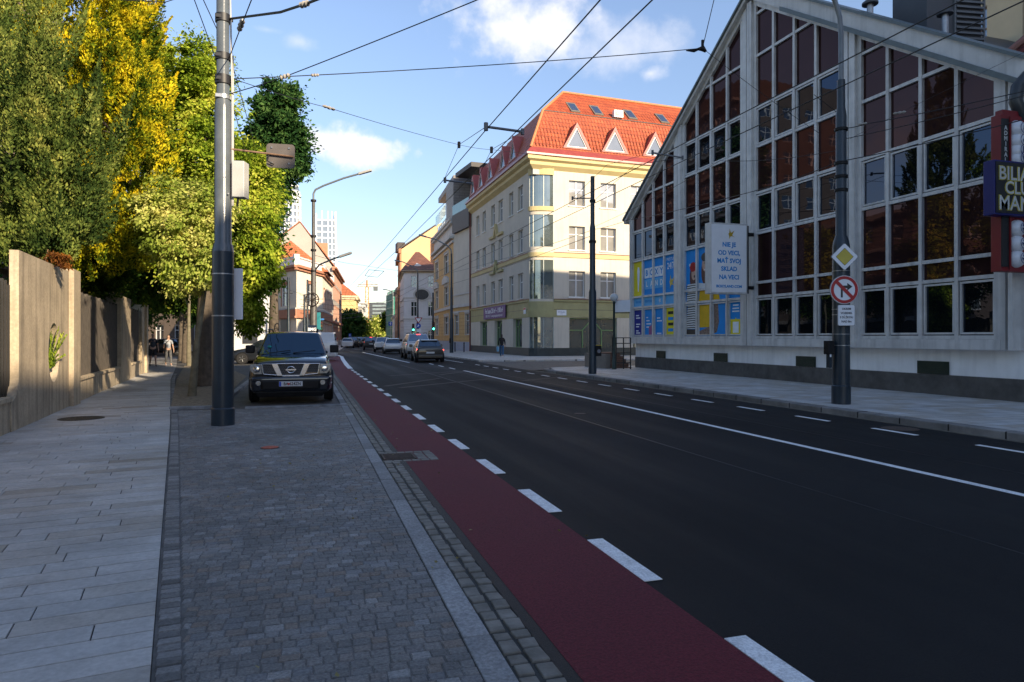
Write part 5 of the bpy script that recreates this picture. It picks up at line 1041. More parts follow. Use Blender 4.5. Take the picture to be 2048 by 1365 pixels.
def crane(px, pyt, pyj, dd, lb, jx0, jx1):
    p = P(px, 690, dd); t = thing('tower_crane', lb, 'crane', (p.x, p.y, 0)); zt, zj = ZH(pyt, dd), ZH(pyj, dd); s = MB(); w = 1.0
    for x in (-w, w):
        for y in (-w, w): s.box(x-.18, x+.18, y-.18, y+.18, 0, zj)
    z = 2
    while z < zj-3: s.tube([(-w, -w, z), (w, -w, z+3)], .13, 4); s.tube([(w, -w, z), (w, -w, z+.01+.2)], .13, 4); s.tube([(-w, -w, z+3), (w, -w, z+3)], .12, 4); z += 3
    s.tube([(0, 0, zj), (0, 0, zt)], .5, 4); s.build('mast', mat('crane_orange', (.55, .24, .06), .6), t)
    s = MB(); k = dd/FOC
    a_, b_ = (jx0-px)*k, (jx1-px)*k
    for z in (zj, zj+1.4): s.tube([(a_, a_*-.3, z), (b_, b_*-.3, z)], .22, 4)
    x = a_
    while x < b_-2: s.tube([(x, x*-.3, zj), (x+1.2, (x+1.2)*-.3, zj+1.4), (x+2.4, (x+2.4)*-.3, zj)], .13, 4); x += 2.4
    s.build('jib', mat('crane_cream', (.45, .38, .28), .6), t); MB().box(b_-3, b_-.5, b_*-.3-1, b_*-.3+1, zj-2.5, zj).build('counterweight', mat('office_dark', (.07, .08, .09)), t)
    s = MB(); s.tube([(0, 0, zt), (a_*.8, a_*-.24, zj+1.5)], .07, 4); s.tube([(0, 0, zt), (b_*.9, b_*-.27, zj+1.5)], .07, 4); s.build('stay_cables', wiremat, t)
crane(734, 561, 574, 420, 'orange and cream tower crane above the far end of the street', 716, 756)
# ------------------------------------------------------------------ boundary wall on the left
conc = mat('board_marked_concrete', (.43, .345, .235), .85, .20, 1.4, .7, streak=.5, bscale=22, grain=.14, gscale=18)
FW0 = Fr((W0.x, W0.y), (WU.x, WU.y))       # u runs away from the camera; faces the street (+X)
def ws(px): return online(px, W0, W0+WU)[1] if True else 0
def wsg(px):
    t = (px-CPX)/FOC; r = Vector((t*CY+SY, CY-t*SY)); det = WU.x*(-r.y)+r.x*WU.y
    return ((-W0.x)*(-r.y)-(-r.x)*(-W0.y))/det
s38, s128, s150, s214, s262, s280, s292 = [wsg(p) for p in (38, 128, 152, 243, 262, 284, 292)]
iron = mat('dark_iron_bars', (.010, .009, .009), .55, .3, 8, .2); slatm = mat('weathered_dark_slats', (.075, .062, .05), .8, .3, 6, .4)
def pillar(s0, s1, H, lb, hole=None, flare=(.0, .0), nm='wall_pillar', fin=None, mt=None, fr=None, grp='concrete pillars of the boundary wall', thk=.42):
    fr0 = fr or FW0; o = fr0.p(s0, 0); t = thing('concrete_pillar', lb, 'wall pillar', (o.x, o.y, 0), group=grp); fr = Fr((0, 0), fr0.u[:2])
    w = s1-s0; lp = []
    k = 8
    if flare[0]: lp += [(-flare[0], 0), (-flare[0], .5)]+[(-flare[0]+flare[0]*math.sin(i*math.pi/2/k), .5+.45*(1-math.cos(i*math.pi/2/k))) for i in range(1, k+1)]
    else: lp += [(0, 0)]
    lp += [(0, H), (w, H)]
    if flare[1]: lp += [(w+flare[1]-flare[1]*math.sin(i*math.pi/2/k), .5+.45*(1-math.cos(i*math.pi/2/k))) for i in range(k, 0, -1)]+[(w+flare[1], .5), (w+flare[1], 0)]
    else: lp += [(w, 0)]
    loops = [lp]+([hole] if hole else [])
    flatcurve(loops, 'slab', fr, -thk, thk, mt or conc, t)
    if fin: MB().fbox(fr, w-fin, w-.002, 0, H+.06, -.5, .10).build('fin', mt or conc, t, bevel=.01)
    return t
hs = (wsg(97)+wsg(119))/2-s38; hw = (wsg(119)-wsg(97))/2
pillar(s38, s150, 3.12, 'wide concrete wall slab with a tall oval opening and ferns in it', hole=[(hs+hw*math.cos(a), 1.28+.62*math.sin(a)) for a in [i*2*math.pi/32 for i in range(32)]], flare=(.45, .3), fin=.8, nm='slab', thk=.14)
pillar(s214, s262, 3.05, 'mossy topped concrete pillar between the two slatted fence panels', flare=(.3, .3), thk=.6)
pillar(s280, s292, 3.0, 'third concrete pillar along the left pavement, half in leaf shade', fin=.6)
pillar(s38-7.6, s38-4.0, 3.1, 'concrete wall slab nearest the camera beyond the left edge', flare=(.3, .3))
Pc = WP(s292); Pd = Vector((-9.8, 47.6)); dd_ = (Pd-Pc).normalized(); FW1 = Fr((Pc.x, Pc.y), (dd_.x, dd_.y)); L2 = (Pd-Pc).length
def lowwall(s0, s1, lb, fr0=None):
    fr0 = fr0 or FW0; o = fr0.p(s0, 0); t = thing('low_wall', lb, 'wall', (o.x, o.y, 0), group='low walls under the fence panels'); fr = Fr((0, 0), fr0.u[:2]); MB().fbox(fr, .0, s1-s0, 0, .52, -.44, -.02).fbox(fr, 0, s1-s0, .52, .60, -.47, .02).build('wall', conc, t, bevel=.01)
def fence(s0, s1, zt, lb, bar=.035, gap=.11, m=None, fr0=None, nb_=-.20):
    fr0 = fr0 or FW0; o = fr0.p(s0, 0); t = thing('iron_fence', lb, 'fence', (o.x, o.y, 0), group='dark fence panels in the boundary wall'); fr = Fr((0, 0), fr0.u[:2]); w = s1-s0; m = m or iron
    b = MB(); u = .04
    while u < w-bar: b.fbox(fr, u, u+bar, .60, zt+.05*math.sin(u*9), nb_, nb_+bar*1.6); u += gap
    b.build('bars', m, t); b = MB()
    for z in (.72, zt-.35): b.fbox(fr, 0, w, z, z+.06, nb_-.04, nb_-.004)
    b.build('rails', m, t)
lowwall(s38-4.0+.3, s38-.45, 'low concrete wall under the open iron bars at the left edge'); fence(s38-4.0, s38, 2.55, 'open iron bar fence at the left edge of the view', .045, .17)
lowwall(s150+.3, s214-.3, 'low concrete wall under the first slatted panel'); fence(s150, s214, 2.72, 'dense slatted fence panel right of the slab with the oval opening', .05, .085, slatm)
lowwall(s262+.3, s280, 'low concrete wall under the second slatted panel'); fence(s262, s280, 2.72, 'short slatted fence panel beyond the mossy pillar', .05, .085, slatm)
lowwall(0, L2, 'low concrete wall running on into the tree shade', FW1); fence(0, L2, 2.6, 'long dark fence running on into the tree shade beside the walkers', .05, .14, slatm, FW1)
lowwall(s38-16, s38-7.9, 'low concrete wall behind the camera'); fence(s38-16, s38-7.6, 2.55, 'iron bar fence behind the camera', .045, .17)
# ------------------------------------------------------------------ foliage
def leafmesh(name, C, D, size, mt, parent, aspect=.55, jitter=.6, rng=RNG, Nh=None, nj=.45):
    n = len(C); D = D+rng.normal(0, jitter, (n, 3)); D /= np.linalg.norm(D, axis=1)[:, None]+1e-9
    R_ = rng.normal(0, 1, (n, 3)) if Nh is None else Nh+rng.normal(0, nj, (n, 3))
    S = np.cross(R_, D); S /= np.linalg.norm(S, axis=1)[:, None]+1e-9
    L_ = size*(.6+.8*rng.random(n))[:, None]; Wd = L_*aspect*.5; Nn = np.cross(D, S)*1.0
    V = np.empty((n, 4, 3)); V[:, 0] = C-D*L_*.5; V[:, 1] = C+S*Wd+Nn*L_*.08; V[:, 2] = C+D*L_*.5; V[:, 3] = C-S*Wd+Nn*L_*.08
    me = bpy.data.meshes.new(name); me.vertices.add(n*4); me.vertices.foreach_set('co', V.reshape(-1).astype(np.float32))
    me.loops.add(n*4); me.loops.foreach_set('vertex_index', np.arange(n*4, dtype=np.int32)); me.polygons.add(n); me.polygons.foreach_set('loop_start', np.arange(0, n*4, 4, dtype=np.int32)); me.polygons.foreach_set('loop_total', np.full(n, 4, dtype=np.int32))
    me.materials.append(mt); me.update(); me.validate(); o = bpy.data.objects.new(name, me); COL.objects.link(o); o.parent = parent; return o
def ell_surface(n, rng=RNG):
    v = rng.normal(0, 1, (n, 3)); return v/np.linalg.norm(v, axis=1)[:, None]
def crown_broad(blobs, nclump, nleaf, csize, size, origin, droop=.5, fill=.35):
    """blobs: (centre, rx, rz); clumps of leaves gathered at the outer part of each blob, gaps between them"""
    Cs, Ds, Ns = [], [], []; vol = np.array([b[1]*b[1]*b[2] for b in blobs])**.67; vol /= vol.sum()
    for (c, rx, rz_), w in zip(blobs, vol):
        k = max(3, int(nclump*w)); d = ell_surface(k); rad = 1.12-fill*RNG.random(k)**1.3*1.7+.16*(RNG.random(k)>.86); cc = np.array(c)[None]+d*rad[:, None]*np.array([rx, rx, rz_])[None]
        per = max(4, int(nleaf*w/k)); cs = csize*(.4+.9*RNG.random(k))
        off = RNG.normal(0, 1, (k, per, 3))*cs[:, None, None]*np.array([1, 1, .62]); pos = cc[:, None, :]+off
        dirv = off/(np.linalg.norm(off, axis=2, keepdims=True)+1e-6)*.8+d[:, None, :]*.5; dirv[..., 2] -= droop
        Cs.append(pos.reshape(-1, 3)); Ds.append(dirv.reshape(-1, 3)); nh = off/(np.linalg.norm(off, axis=2, keepdims=True)+1e-6)+d[:, None, :]*.6; nh[..., 2] += .25; Ns.append(nh.reshape(-1, 3))
    global NH; NH = np.concatenate(Ns)
    return np.concatenate(Cs)-np.array(origin), np.concatenate(Ds)
def crown_plumes(blobs, nplume, nleaf, ln, rad, origin, lean=.45):
    """upright plumes standing out of the crown's surface, as on a cypress or yew"""
    Cs, Ds, Ns = [], [], []; vol = np.array([b[1]*b[1]*b[2] for b in blobs])**.67; vol /= vol.sum()
    for (c, rx, rz_), w in zip(blobs, vol):
        k = max(4, int(nplume*w)); d = ell_surface(k); base = np.array(c)[None]+d*np.array([rx, rx, rz_])[None]*(.80+.22*RNG.random(k))[:, None]
        ax = d*lean*np.array([1, 1, .3]); ax[:, 2] += 1; ax += RNG.normal(0, .13, ax.shape); ax /= np.linalg.norm(ax, axis=1)[:, None]
        per = max(6, int(nleaf*w/k)); s = RNG.random((k, per))**.8; L_ = ln*(.5+RNG.random(k))[:, None]
        rr_ = rad*(.6+.7*RNG.random(k))[:, None]*np.sin(np.clip(s*1.0+.12, 0, 1)*math.pi)**.7
        q = RNG.normal(0, 1, (k, per, 3)); q -= ax[:, None, :]*np.sum(q*ax[:, None, :], axis=2, keepdims=True); q /= np.linalg.norm(q, axis=2, keepdims=True)+1e-6
        pos = base[:, None, :]+ax[:, None, :]*(s*L_)[..., None]+q*(rr_*(.55+.5*RNG.random((k, per))))[..., None]
        Cs.append(pos.reshape(-1, 3)); Ds.append((q*.55+ax[:, None, :]*.9).reshape(-1, 3)); Ns.append((q*1.0+np.zeros_like(pos)).reshape(-1, 3))
    global NH; NH = np.concatenate(Ns)
    return np.concatenate(Cs)-np.array(origin), np.concatenate(Ds)
bark = mat('grey_brown_bark', (.09, .07, .05), .9, .4, 5, 1.0, bscale=18, streak=.4); barkl = mat('pale_lichen_bark', (.16, .14, .09), .9, .35, 6, .9, bscale=20, streak=.3)
def trunkmesh(t, base, path, r0, blobs, mt, limbs=5, r1=None):
    o = Vector(base); b = MB(); pts = [Vector(p)-o for p in path]; n = len(pts); r1 = r1 or r0*.5
    rs = [r0*1.35]+[r0+(r1-r0)*i/(n-1) for i in range(1, n)]
    b.tube(pts, rs, 12); rnd_ = random.Random(int(o.x*100)); top = pts[-1]
    for (c, rx, rz_) in (blobs*3)[:limbs]:
        st = pts[-2].lerp(top, rnd_.random()); e = Vector(c)-o+Vector((rnd_.uniform(-.6, .6)*rx, rnd_.uniform(-.6, .6)*rx, rnd_.uniform(-.2, .7)*rz_)); mid = st.lerp(e, .5)+Vector((0, 0, .12*(e-st).length))
        b.tube([st, mid, e], [r1*.75, r1*.4, r1*.12], 7)
        for _ in range(3):
            a = mid.lerp(e, rnd_.random()); f = a+Vector((rnd_.uniform(-1, 1), rnd_.uniform(-1, 1), rnd_.uniform(0, 1)))*rx*.5; b.tube([a, f], [r1*.22, r1*.05], 5)
    return b.build('trunk', mt, t, smooth=60)
def PB(px, py, d, rpx, rpy): return (tuple(P(px, py, d)), rpx/FOC*d, rpy/FOC*d)
def tree(name, lb, base, blobs, path, r0, leaf, n, csize, size, clumps, mt=bark, grp=None, limbs=5, style='broad', droop=.5, fill=.35, ln=.8, rad=.16, lean=.45, r1=None):
    base = Vector((base[0], base[1], 0)); t = thing(name, lb, 'tree', base, group=grp); trunkmesh(t, base, path, r0, blobs, mt, limbs, r1)
    if style == 'broad': C_, D_ = crown_broad(blobs, clumps, n, csize, size, base, droop, fill); leafmesh('crown', C_, D_, size, leaf, t, Nh=NH, nj=.55)
    else: C_, D_ = crown_plumes(blobs, clumps, n, ln, rad, base, lean); leafmesh('crown', C_, D_, size, leaf, t, aspect=.5, jitter=.35, Nh=NH, nj=.4)
    return t
lf_gold = leafmat('golden_yew_leaves', [(0, (.015, .035, .006)), (.3, (.08, .13, .012)), (.55, (.42, .40, .018)), (1, (.86, .64, .025))], .25, 1.4)
lf_cyp = leafmat('cypress_leaves', [(0, (.010, .024, .009)), (.4, (.06, .095, .022)), (.75, (.19, .23, .05)), (1, (.36, .36, .085))], .18, 1.5)
lf_fresh = leafmat('fresh_green_leaves', [(0, (.025, .05, .008)), (.35, (.16, .25, .02)), (.65, (.42, .50, .05)), (1, (.70, .66, .12))], .42, .9)
lf_pale = leafmat('pale_green_leaves', [(0, (.05, .08, .012)), (.4, (.26, .34, .05)), (.75, (.55, .56, .14)), (1, (.75, .70, .25))], .4, 1.2)
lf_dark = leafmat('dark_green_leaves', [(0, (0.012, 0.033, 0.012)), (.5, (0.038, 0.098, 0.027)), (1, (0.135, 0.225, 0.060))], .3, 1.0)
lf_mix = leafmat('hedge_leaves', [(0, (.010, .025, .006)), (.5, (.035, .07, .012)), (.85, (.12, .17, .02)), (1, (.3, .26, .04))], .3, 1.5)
def pxb(px, d): q = P(px, 690, d); return (q.x, q.y)
# dark cypress leaning over the wall at the left edge
d = 15.5; bl = [PB(20, 260, d, 120, 175), PB(120, 380, d+.4, 85, 150), PB(-80, 330, d, 140, 250), PB(60, 470, d, 110, 75), PB(165, 450, d+.6, 40, 80), PB(-150, 150, d+1, 160, 260), PB(40, 535, d-.6, 50, 25), PB(105, 505, d-.6, 35, 22), PB(75, 525, d+1.2, 80, 30)]
bs = pxb(-20, d+.9); tree('cypress_tree', 'dense dark green cypress hanging over the concrete wall at the left edge', bs, bl, [(*bs, 0), (*bs, 3), (bs[0], bs[1], 6.5)], .22, lf_cyp, 240000, 0, .08, 300, style='plume', ln=1.7, rad=.25, lean=.28)
# golden yew behind it
d = 20.5; bl = [PB(120, 120, d, 150, 190), PB(10, 20, d, 190, 190), PB(215, 330, d, 95, 240), PB(265, 400, d-.2, 62, 170), PB(190, 60, d, 85, 150), PB(150, 480, d, 120, 100), PB(-160, -40, d, 220, 260)]
bs = pxb(150, d+1.0); tree('golden_yew', 'tall golden yellow conifer behind the dark cypress', bs, bl, [(*bs, 0), (*bs, 5), (bs[0], bs[1], 9)], .28, lf_gold, 330000, 0, .095, 560, style='plume', ln=1.25, rad=.33, lean=.6)
# feathery conifer top behind
d = 30; bl = [PB(235, 60, d, 45, 110), PB(245, 160, d, 70, 120), PB(200, 250, d, 110, 140), PB(235, -30, d, 36, 60)]
bs = pxb(230, d); tree('feathery_conifer', 'brownish green conifer top rising behind the golden tree', bs, bl, [(*bs, 0), (*bs, 8), (bs[0], bs[1], 14)], .3, leafmat('olive_conifer_leaves', [(0, (.02, .03, .008)), (.5, (.08, .10, .02)), (1, (.22, .20, .05))], .25, 1.2), 60000, 0, .15, 500, style='plume', ln=.9, rad=.2)
# street trees
G1 = 'green street trees beside the left pavement'
b0 = G(408, 772); d = 23
bl = [PB(330, 190, d+1, 75, 90), PB(400, 250, d, 60, 130), PB(300, 300, d+1, 60, 130), PB(350, 420, d+1, 90, 120), PB(405, 150, d, 40, 70), PB(310, 120, d+1.5, 30, 40), PB(480, 380, d, 60, 100), PB(470, 330, d, 48, 40)]
tree('street_tree', 'thick trunked leafy street tree just left of the tall pole', b0, bl, [b0, b0+Vector((.0, .1, 2)), b0+Vector((.1, .1, 4.2)), b0+Vector((.1, .2, 6.5))], .31, lf_fresh, 110000, .26, .125, 430, grp=G1, limbs=8, droop=.35, fill=.45)
b1 = G(384, 793); d = 18.5
bl = [PB(395, 430, d, 55, 70), PB(350, 470, d, 62, 62), PB(420, 520, d-.2, 34, 55), PB(380, 560, d, 42, 30), PB(330, 420, d+.3, 50, 50)]
tree('street_tree', 'slim leaning young tree with drooping pale leaves in the gravel bed', b1, bl, [b1, b1+Vector((.12, .05, 1.5)), b1+Vector((.30, .1, 2.9)), b1+Vector((.42, .1, 4.0))], .085, lf_pale, 44000, .17, .105, 190, mt=barkl, grp=G1, limbs=6, droop=.8, fill=.5, r1=.05)
d = 27; b2 = Vector((*pxb(445, d), 0)); bl = [PB(502, 415, d, 38, 46), PB(492, 500, d, 46, 52), PB(522, 545, d, 26, 30), PB(535, 505, d, 20, 20), PB(490, 590, d, 34, 40), PB(502, 335, d, 36, 50), PB(462, 460, d, 46, 110), PB(500, 640, d, 14, 24)]
tree('street_tree', 'street tree with bright drooping leaves right of the tall pole', b2, bl, [b2, b2+Vector((.1, 0, 2.4)), b2+Vector((.5, 0, 5)), b2+Vector((.9, 0, 7))], .16, lf_fresh, 80000, .24, .16, 330, grp=G1, limbs=8, droop=.9, fill=.5)
bl2 = [PB(497, 640, 26, 22, 30), PB(528, 640, 26, 14, 34)]
d = 43; b3 = Vector((*pxb(548, d), 0)); bl = [PB(552, 250, d, 36, 46), PB(570, 300, d, 24, 36), PB(528, 345, d, 28, 50), PB(560, 200, d, 26, 34), PB(528, 225, d, 14, 22), PB(585, 275, d, 16, 30), PB(552, 365, d, 22, 34), PB(596, 318, d, 10, 24), PB(530, 430, d, 26, 50), PB(520, 530, d, 26, 50)]
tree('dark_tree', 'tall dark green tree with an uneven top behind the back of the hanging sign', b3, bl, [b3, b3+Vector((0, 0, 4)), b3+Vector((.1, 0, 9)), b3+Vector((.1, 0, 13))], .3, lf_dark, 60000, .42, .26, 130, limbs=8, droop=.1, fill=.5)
for px, py, top, r_, lb, mt_, sd in ((372, 726, 470, .20, 'dark street trunk behind the young tree, left one of the shaded row', bark, 1), (363, 722, 480, .16, 'farther slim trunk standing next to the shaded walkers', bark, 2), (378, 732, 450, .10, 'thin trunk between the dark trunks and the young tree', barkl, 3)):
    q = G(px, py); d = depth(q); bl = [PB(px-40+10*sd, top, d, 70, 60), PB(px-80, top+60, d+2, 60, 60), PB(px+20, top+70, d, 40, 40)]
    tree('street_tree', lb, q, bl, [q, q+Vector((0, 0, 3)), q+Vector((.1, 0, 6.5))], r_, lf_dark if sd < 3 else lf_fresh, 26000, .5, .22, 80, mt=mt_, grp=G1, droop=.5, fill=.6)
# shrubs behind the wall, and the shaded canopy above the far pavement
def shrub(lb, cx, cy, blobs, leaf, n, csize, size, clumps, name='shrub', fill=.6):
    t = thing(name, lb, 'shrub', (cx, cy, 0)); C_, D_ = crown_broad(blobs, clumps, n, csize, size, (cx, cy, 0), .2, fill); leafmesh('foliage', C_, D_, size, leaf, t)
    b = MB(); 
    for (c, rx, rz_) in blobs: b.tube([(c[0]-cx, c[1]-cy, 0), (c[0]-cx, c[1]-cy, c[2])], [.05, .02], 6)
    b.build('stems', bark, t)
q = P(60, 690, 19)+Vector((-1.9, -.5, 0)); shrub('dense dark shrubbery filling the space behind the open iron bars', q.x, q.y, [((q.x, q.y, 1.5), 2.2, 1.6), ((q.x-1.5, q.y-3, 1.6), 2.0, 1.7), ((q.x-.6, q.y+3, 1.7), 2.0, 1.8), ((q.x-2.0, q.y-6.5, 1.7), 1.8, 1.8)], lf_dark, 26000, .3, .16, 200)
bl = [PB(185, 540, 22, 60, 60), PB(225, 500, 25, 50, 60), PB(165, 500, 24, 40, 40), PB(200, 570, 23.2, 22, 14)]
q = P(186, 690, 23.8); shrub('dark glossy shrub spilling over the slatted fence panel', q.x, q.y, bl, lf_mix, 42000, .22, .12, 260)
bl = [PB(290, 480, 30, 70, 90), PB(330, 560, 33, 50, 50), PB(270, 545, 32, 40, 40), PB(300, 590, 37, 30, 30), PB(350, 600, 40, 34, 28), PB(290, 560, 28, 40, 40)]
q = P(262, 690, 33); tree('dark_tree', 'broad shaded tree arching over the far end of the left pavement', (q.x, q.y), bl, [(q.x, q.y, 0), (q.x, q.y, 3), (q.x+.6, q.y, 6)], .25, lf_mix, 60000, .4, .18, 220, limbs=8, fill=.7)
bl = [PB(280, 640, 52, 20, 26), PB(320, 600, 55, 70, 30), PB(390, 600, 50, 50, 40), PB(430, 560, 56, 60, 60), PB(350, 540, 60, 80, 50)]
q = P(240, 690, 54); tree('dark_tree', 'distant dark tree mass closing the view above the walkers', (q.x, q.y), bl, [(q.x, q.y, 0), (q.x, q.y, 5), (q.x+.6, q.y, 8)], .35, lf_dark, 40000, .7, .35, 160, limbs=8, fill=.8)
# ferns in the oval opening
t = thing('fern_plant', 'bright green fern fronds poking out of the oval opening in the concrete wall', 'plant', FW0.p(s38+hs, .95, -.2)); fr = Fr((0, 0), WU[:2])
C_, D_ = [], []
for k in range(34):
    a = random.uniform(-.6, 1.0); e = np.array([random.uniform(-.1, .55), random.uniform(.15, .95)]); bend = random.uniform(.1, .35)
    for s_ in np.linspace(.15, 1, 26):
        u = e[0]*s_; z = e[1]*s_-bend*s_*s_*.5; n_ = a*.30*s_+.1; pt = fr.u*u+fr.n*n_+ZUP*z
        for sg in (-1, 1): C_.append(pt+fr.u*sg*.02); D_.append(fr.u*(sg*.7+.5)+ZUP*.6)
leafmesh('fronds', np.array(C_), np.array(D_), .075, lf_fresh, t, aspect=.25, jitter=.2)
# withered sprays hanging over the slab
t = thing('withered_branch', 'orange brown withered cypress spray hanging over the top of the wide concrete slab', 'branch', P(95, 520, 14.6)); o = t.location.copy()
rustleaf = leafmat('withered_leaves', [(0, (.06, .02, .01)), (.6, (.20, .08, .02)), (1, (.42, .16, .03))], .3, 3); C_, D_ = crown_broad([PB(72, 572, 14.3, 8, 8), PB(118, 517, 14.3, 20, 7), PB(132, 532, 14.3, 9, 5), PB(84, 552, 14.3, 5, 10)], 40, 1500, .045, .05, o, 1.0); leafmesh('sprays', C_, D_, .075, rustleaf, t, aspect=.3)
MB().tube([P(96, 500, 15)-o, P(88, 540, 14.4)-o, P(74, 572, 14.3)-o], [.012, .01, .004], 6).build('twigs', mat('twig_brown', (.2, .12, .06), .8), t)
# far street trees
for lb, px, d, bl_, leaf, n in (('dark conical conifer in front of the yellow wing', 703, 150, [(703, 665, 16, 18), (702, 645, 12, 18), (700, 630, 5, 9), (690, 670, 6, 16)], lf_dark, 16000), ('half sunlit tree right of the dark conifer on the left side', 719, 165, [(716, 654, 6, 16), (720, 674, 6, 10)], lf_fresh, 9000),
                                ('sunlit round tree in the middle of the far street', 757, 230, [(755, 655, 13, 16), (745, 668, 8, 10), (768, 664, 6, 12), (757, 642, 6, 5)], lf_pale, 9000), ('dark tree leaning in from the right by the green netting', 779, 210, [(778, 648, 5, 12), (775, 632, 3, 6)], lf_mix, 5000)):
    q = Vector((*pxb(px, d), 0)); bl = [PB(a, c, d, e, f) for a, c, e, f in bl_]; tree('far_tree', lb, q, bl, [q, q+Vector((0, 0, 3)), q+Vector((0, 0, 6))], .25, leaf, n, .9, .75, 60, grp='trees far down the street', fill=.6)
# opposite trees and house that stand behind the camera on the left: what the dark glass mirrors
for k, (x, y, h_, lf) in enumerate(((-7, -3, 9, lf_mix), (-8, -13, 10, lf_dark), (-8.5, 3, 10.5, lf_cyp), (-10, -24, 9, lf_mix))):
    q = Vector((x, y, 0)); bl = [((x, y, h_*.5), 2.6, h_*.34), ((x+.5, y+1.5, h_*.72), 1.7, h_*.22), ((x-.6, y-1.6, h_*.66), 1.8, h_*.25)]
    tree('park_tree', ['leafy tree standing left of the camera', 'dark tree behind the camera on the left', 'tall green tree beside the wall, just out of view', 'leafy tree far behind the camera on the left'][k], q, bl, [q, q+Vector((0, 0, 3)), q+Vector((0, 0, h_*.7))], .25, lf, 26000, .5, .24, 150)
# ------------------------------------------------------------------ cars
tailred = mat('tail_lamp_red', (.25, .01, .01), .25, .1, 5); brake = mat('lit_brake_lamp', (.6, .02, .02), .3, emit=(1, .05, .03), es=4.0); lampglass = mat('head_lamp_glass', (.30, .31, .31), .12, .3, 14, .2, metal=.3)
carglass = glassmat('car_glass', (.010, .014, .018), (.42, .52, .62), .30, .015, .25); platew = mat('plate_white', (.55, .56, .57), .45); rimm = mat('alloy_rim', (.30, .31, .32), .3, .1, 5, metal=.7)
def paint(name, c, metal=.0, rough=.32): return mat(name, c, rough, .06, 1.5, metal=metal, coat=.8)
def lerp(a, b, k): return a+(b-a)*k
def car(label, loc, rz, pm, L=4.3, W=1.8, H=1.48, kind='hatch', lit=False, scale=1.0, group=None, front=False, hood=.72, name='car', glass=None, wr=.32, dark_lower=False):
    """front faces -Y in its own frame; y runs from -L/2 (nose) to L/2 (tail)"""
    glass = glass or carglass
    t = thing(name, label, 'car', loc, rz, group); t.scale = (scale,)*3; w = W/2; gz = .20 if kind != 'suv' else .27; belt = H*.62; hd = H*hood*.92
    f, r = -L/2, L/2
    # lower body: stations (y, z bottom, z shoulder, z top, half widths bottom/mid/top)
    if kind == 'van': st = [(f, .35, .6, .9, .8, .86, .7), (f+.15, .25, .75, 1.02, .9, .95, .82), (f+.9, .22, .85, 1.15, .95, 1, .93), (r-.1, .22, 1.0, 1.25, .95, 1, .98), (r, .3, .95, 1.2, .9, .97, .95)]
    elif kind == 'suv': st = [(f, .42, .70, .95, .80, .87, .76), (f+.10, .34, .74, 1.00, .90, .96, .86), (f+.45, .30, .80, 1.06, .95, 1, .90), (f+1.28, .30, .86, 1.13, .96, 1, .90), (0.1, .30, .88, 1.12, .96, 1, .92), (r-.6, .30, .88, 1.14, .96, 1, .92), (r-.1, .34, .88, 1.12, .92, .97, .90), (r, .46, .86, 1.05, .84, .92, .84)]
    else: st = [(f, .34, .52, .66, .72, .82, .66), (f+.14, .24, .58, .74, .86, .93, .80), (f+.6, .20, .64, .84, .93, .99, .86), (f+1.15, .20, .70, .94, .95, 1, .90), (.2, .20, .72, .96, .95, 1, .92), (r-.55, .20, .74, .99, .95, 1, .92), (r-.10, .28, .74, .97, .90, .97, .88), (r, .40, .70, .88, .80, .90, .80)]
    sc_ = H/(1.48 if kind == 'hatch' else 1.72 if kind == 'suv' else 1.85)
    pts = []; K = 10
    for (y, zb, zs, zt, wb, ws_, wt) in st:
        zb, zs, zt = zb*sc_, zs*sc_, zt*sc_; wb, ws_, wt = wb*w, ws_*w, wt*w
        ring = [(wb*.85, zb), (wb, zb+.06), (ws_, lerp(zb, zs, .55)), (ws_*.995, zs), (wt, zt-.02), (wt*.8, zt+.012), (0, zt+.03)]
        ring = ring+[(-a, c) for a, c in ring[-2::-1]]; pts.append([(a, y, c) for a, c in ring])
    b = MB(); n = len(pts[0]); b.v = [p for r_ in pts for p in r_]
    for i in range(len(pts)-1):
        for k in range(n): b.f.append((i*n+k, i*n+(k+1) % n, (i+1)*n+(k+1) % n, (i+1)*n+k)); b.m.append(0)
    b.f += [tuple(range(n))[::-1], tuple(range((len(pts)-1)*n, len(pts)*n))]; b.m += [0, 0]
    body = b.build('body', [pm, black], t, smooth=50, bevel=.035)
    # cabin
    if kind == 'van': yb0, yb1, yt0, yt1 = f+.75, r-.06, f+1.55, r-.12
    elif kind == 'suv': yb0, yb1, yt0, yt1 = f+1.22, r-.12, f+1.95, r-.42
    elif kind == 'pickup': yb0, yb1, yt0, yt1 = f+1.3, r-1.5, f+2.0, r-1.75
    else: yb0, yb1, yt0, yt1 = f+1.05, r-.22, f+1.85, r-.85
    def stz(y):
        for A, B_ in zip(st[:-1], st[1:]):
            if A[0] <= y <= B_[0]: k = (y-A[0])/(B_[0]-A[0]); return (lerp(A[3], B_[3], k))*sc_
        return st[-1][3]*sc_
    z0f, z0r = stz(yb0)-.01, stz(yb1)-.02; wB, wT = w*.90, w*.70; zt = H-.03
    Bq = [Vector((-wB, yb0, z0f)), Vector((wB, yb0, z0f)), Vector((wB, yb1, z0r)), Vector((-wB, yb1, z0r))]; Tq = [Vector((-wT, yt0, zt-.02)), Vector((wT, yt0, zt-.02)), Vector((wT*.98, yt1, zt)), Vector((-wT*.98, yt1, zt))]
    b = MB(); ym = (yt0+yt1)/2; bow = Vector((0, -.06, 0))
    cB, cT = Vector((0, yb0-.10, z0f)), Vector((0, yt0-.06, zt)); rB, rT = Vector((0, yb1+.05, z0r)), Vector((0, yt1+.05, zt+.012)); cm = Vector((0, ym, H))
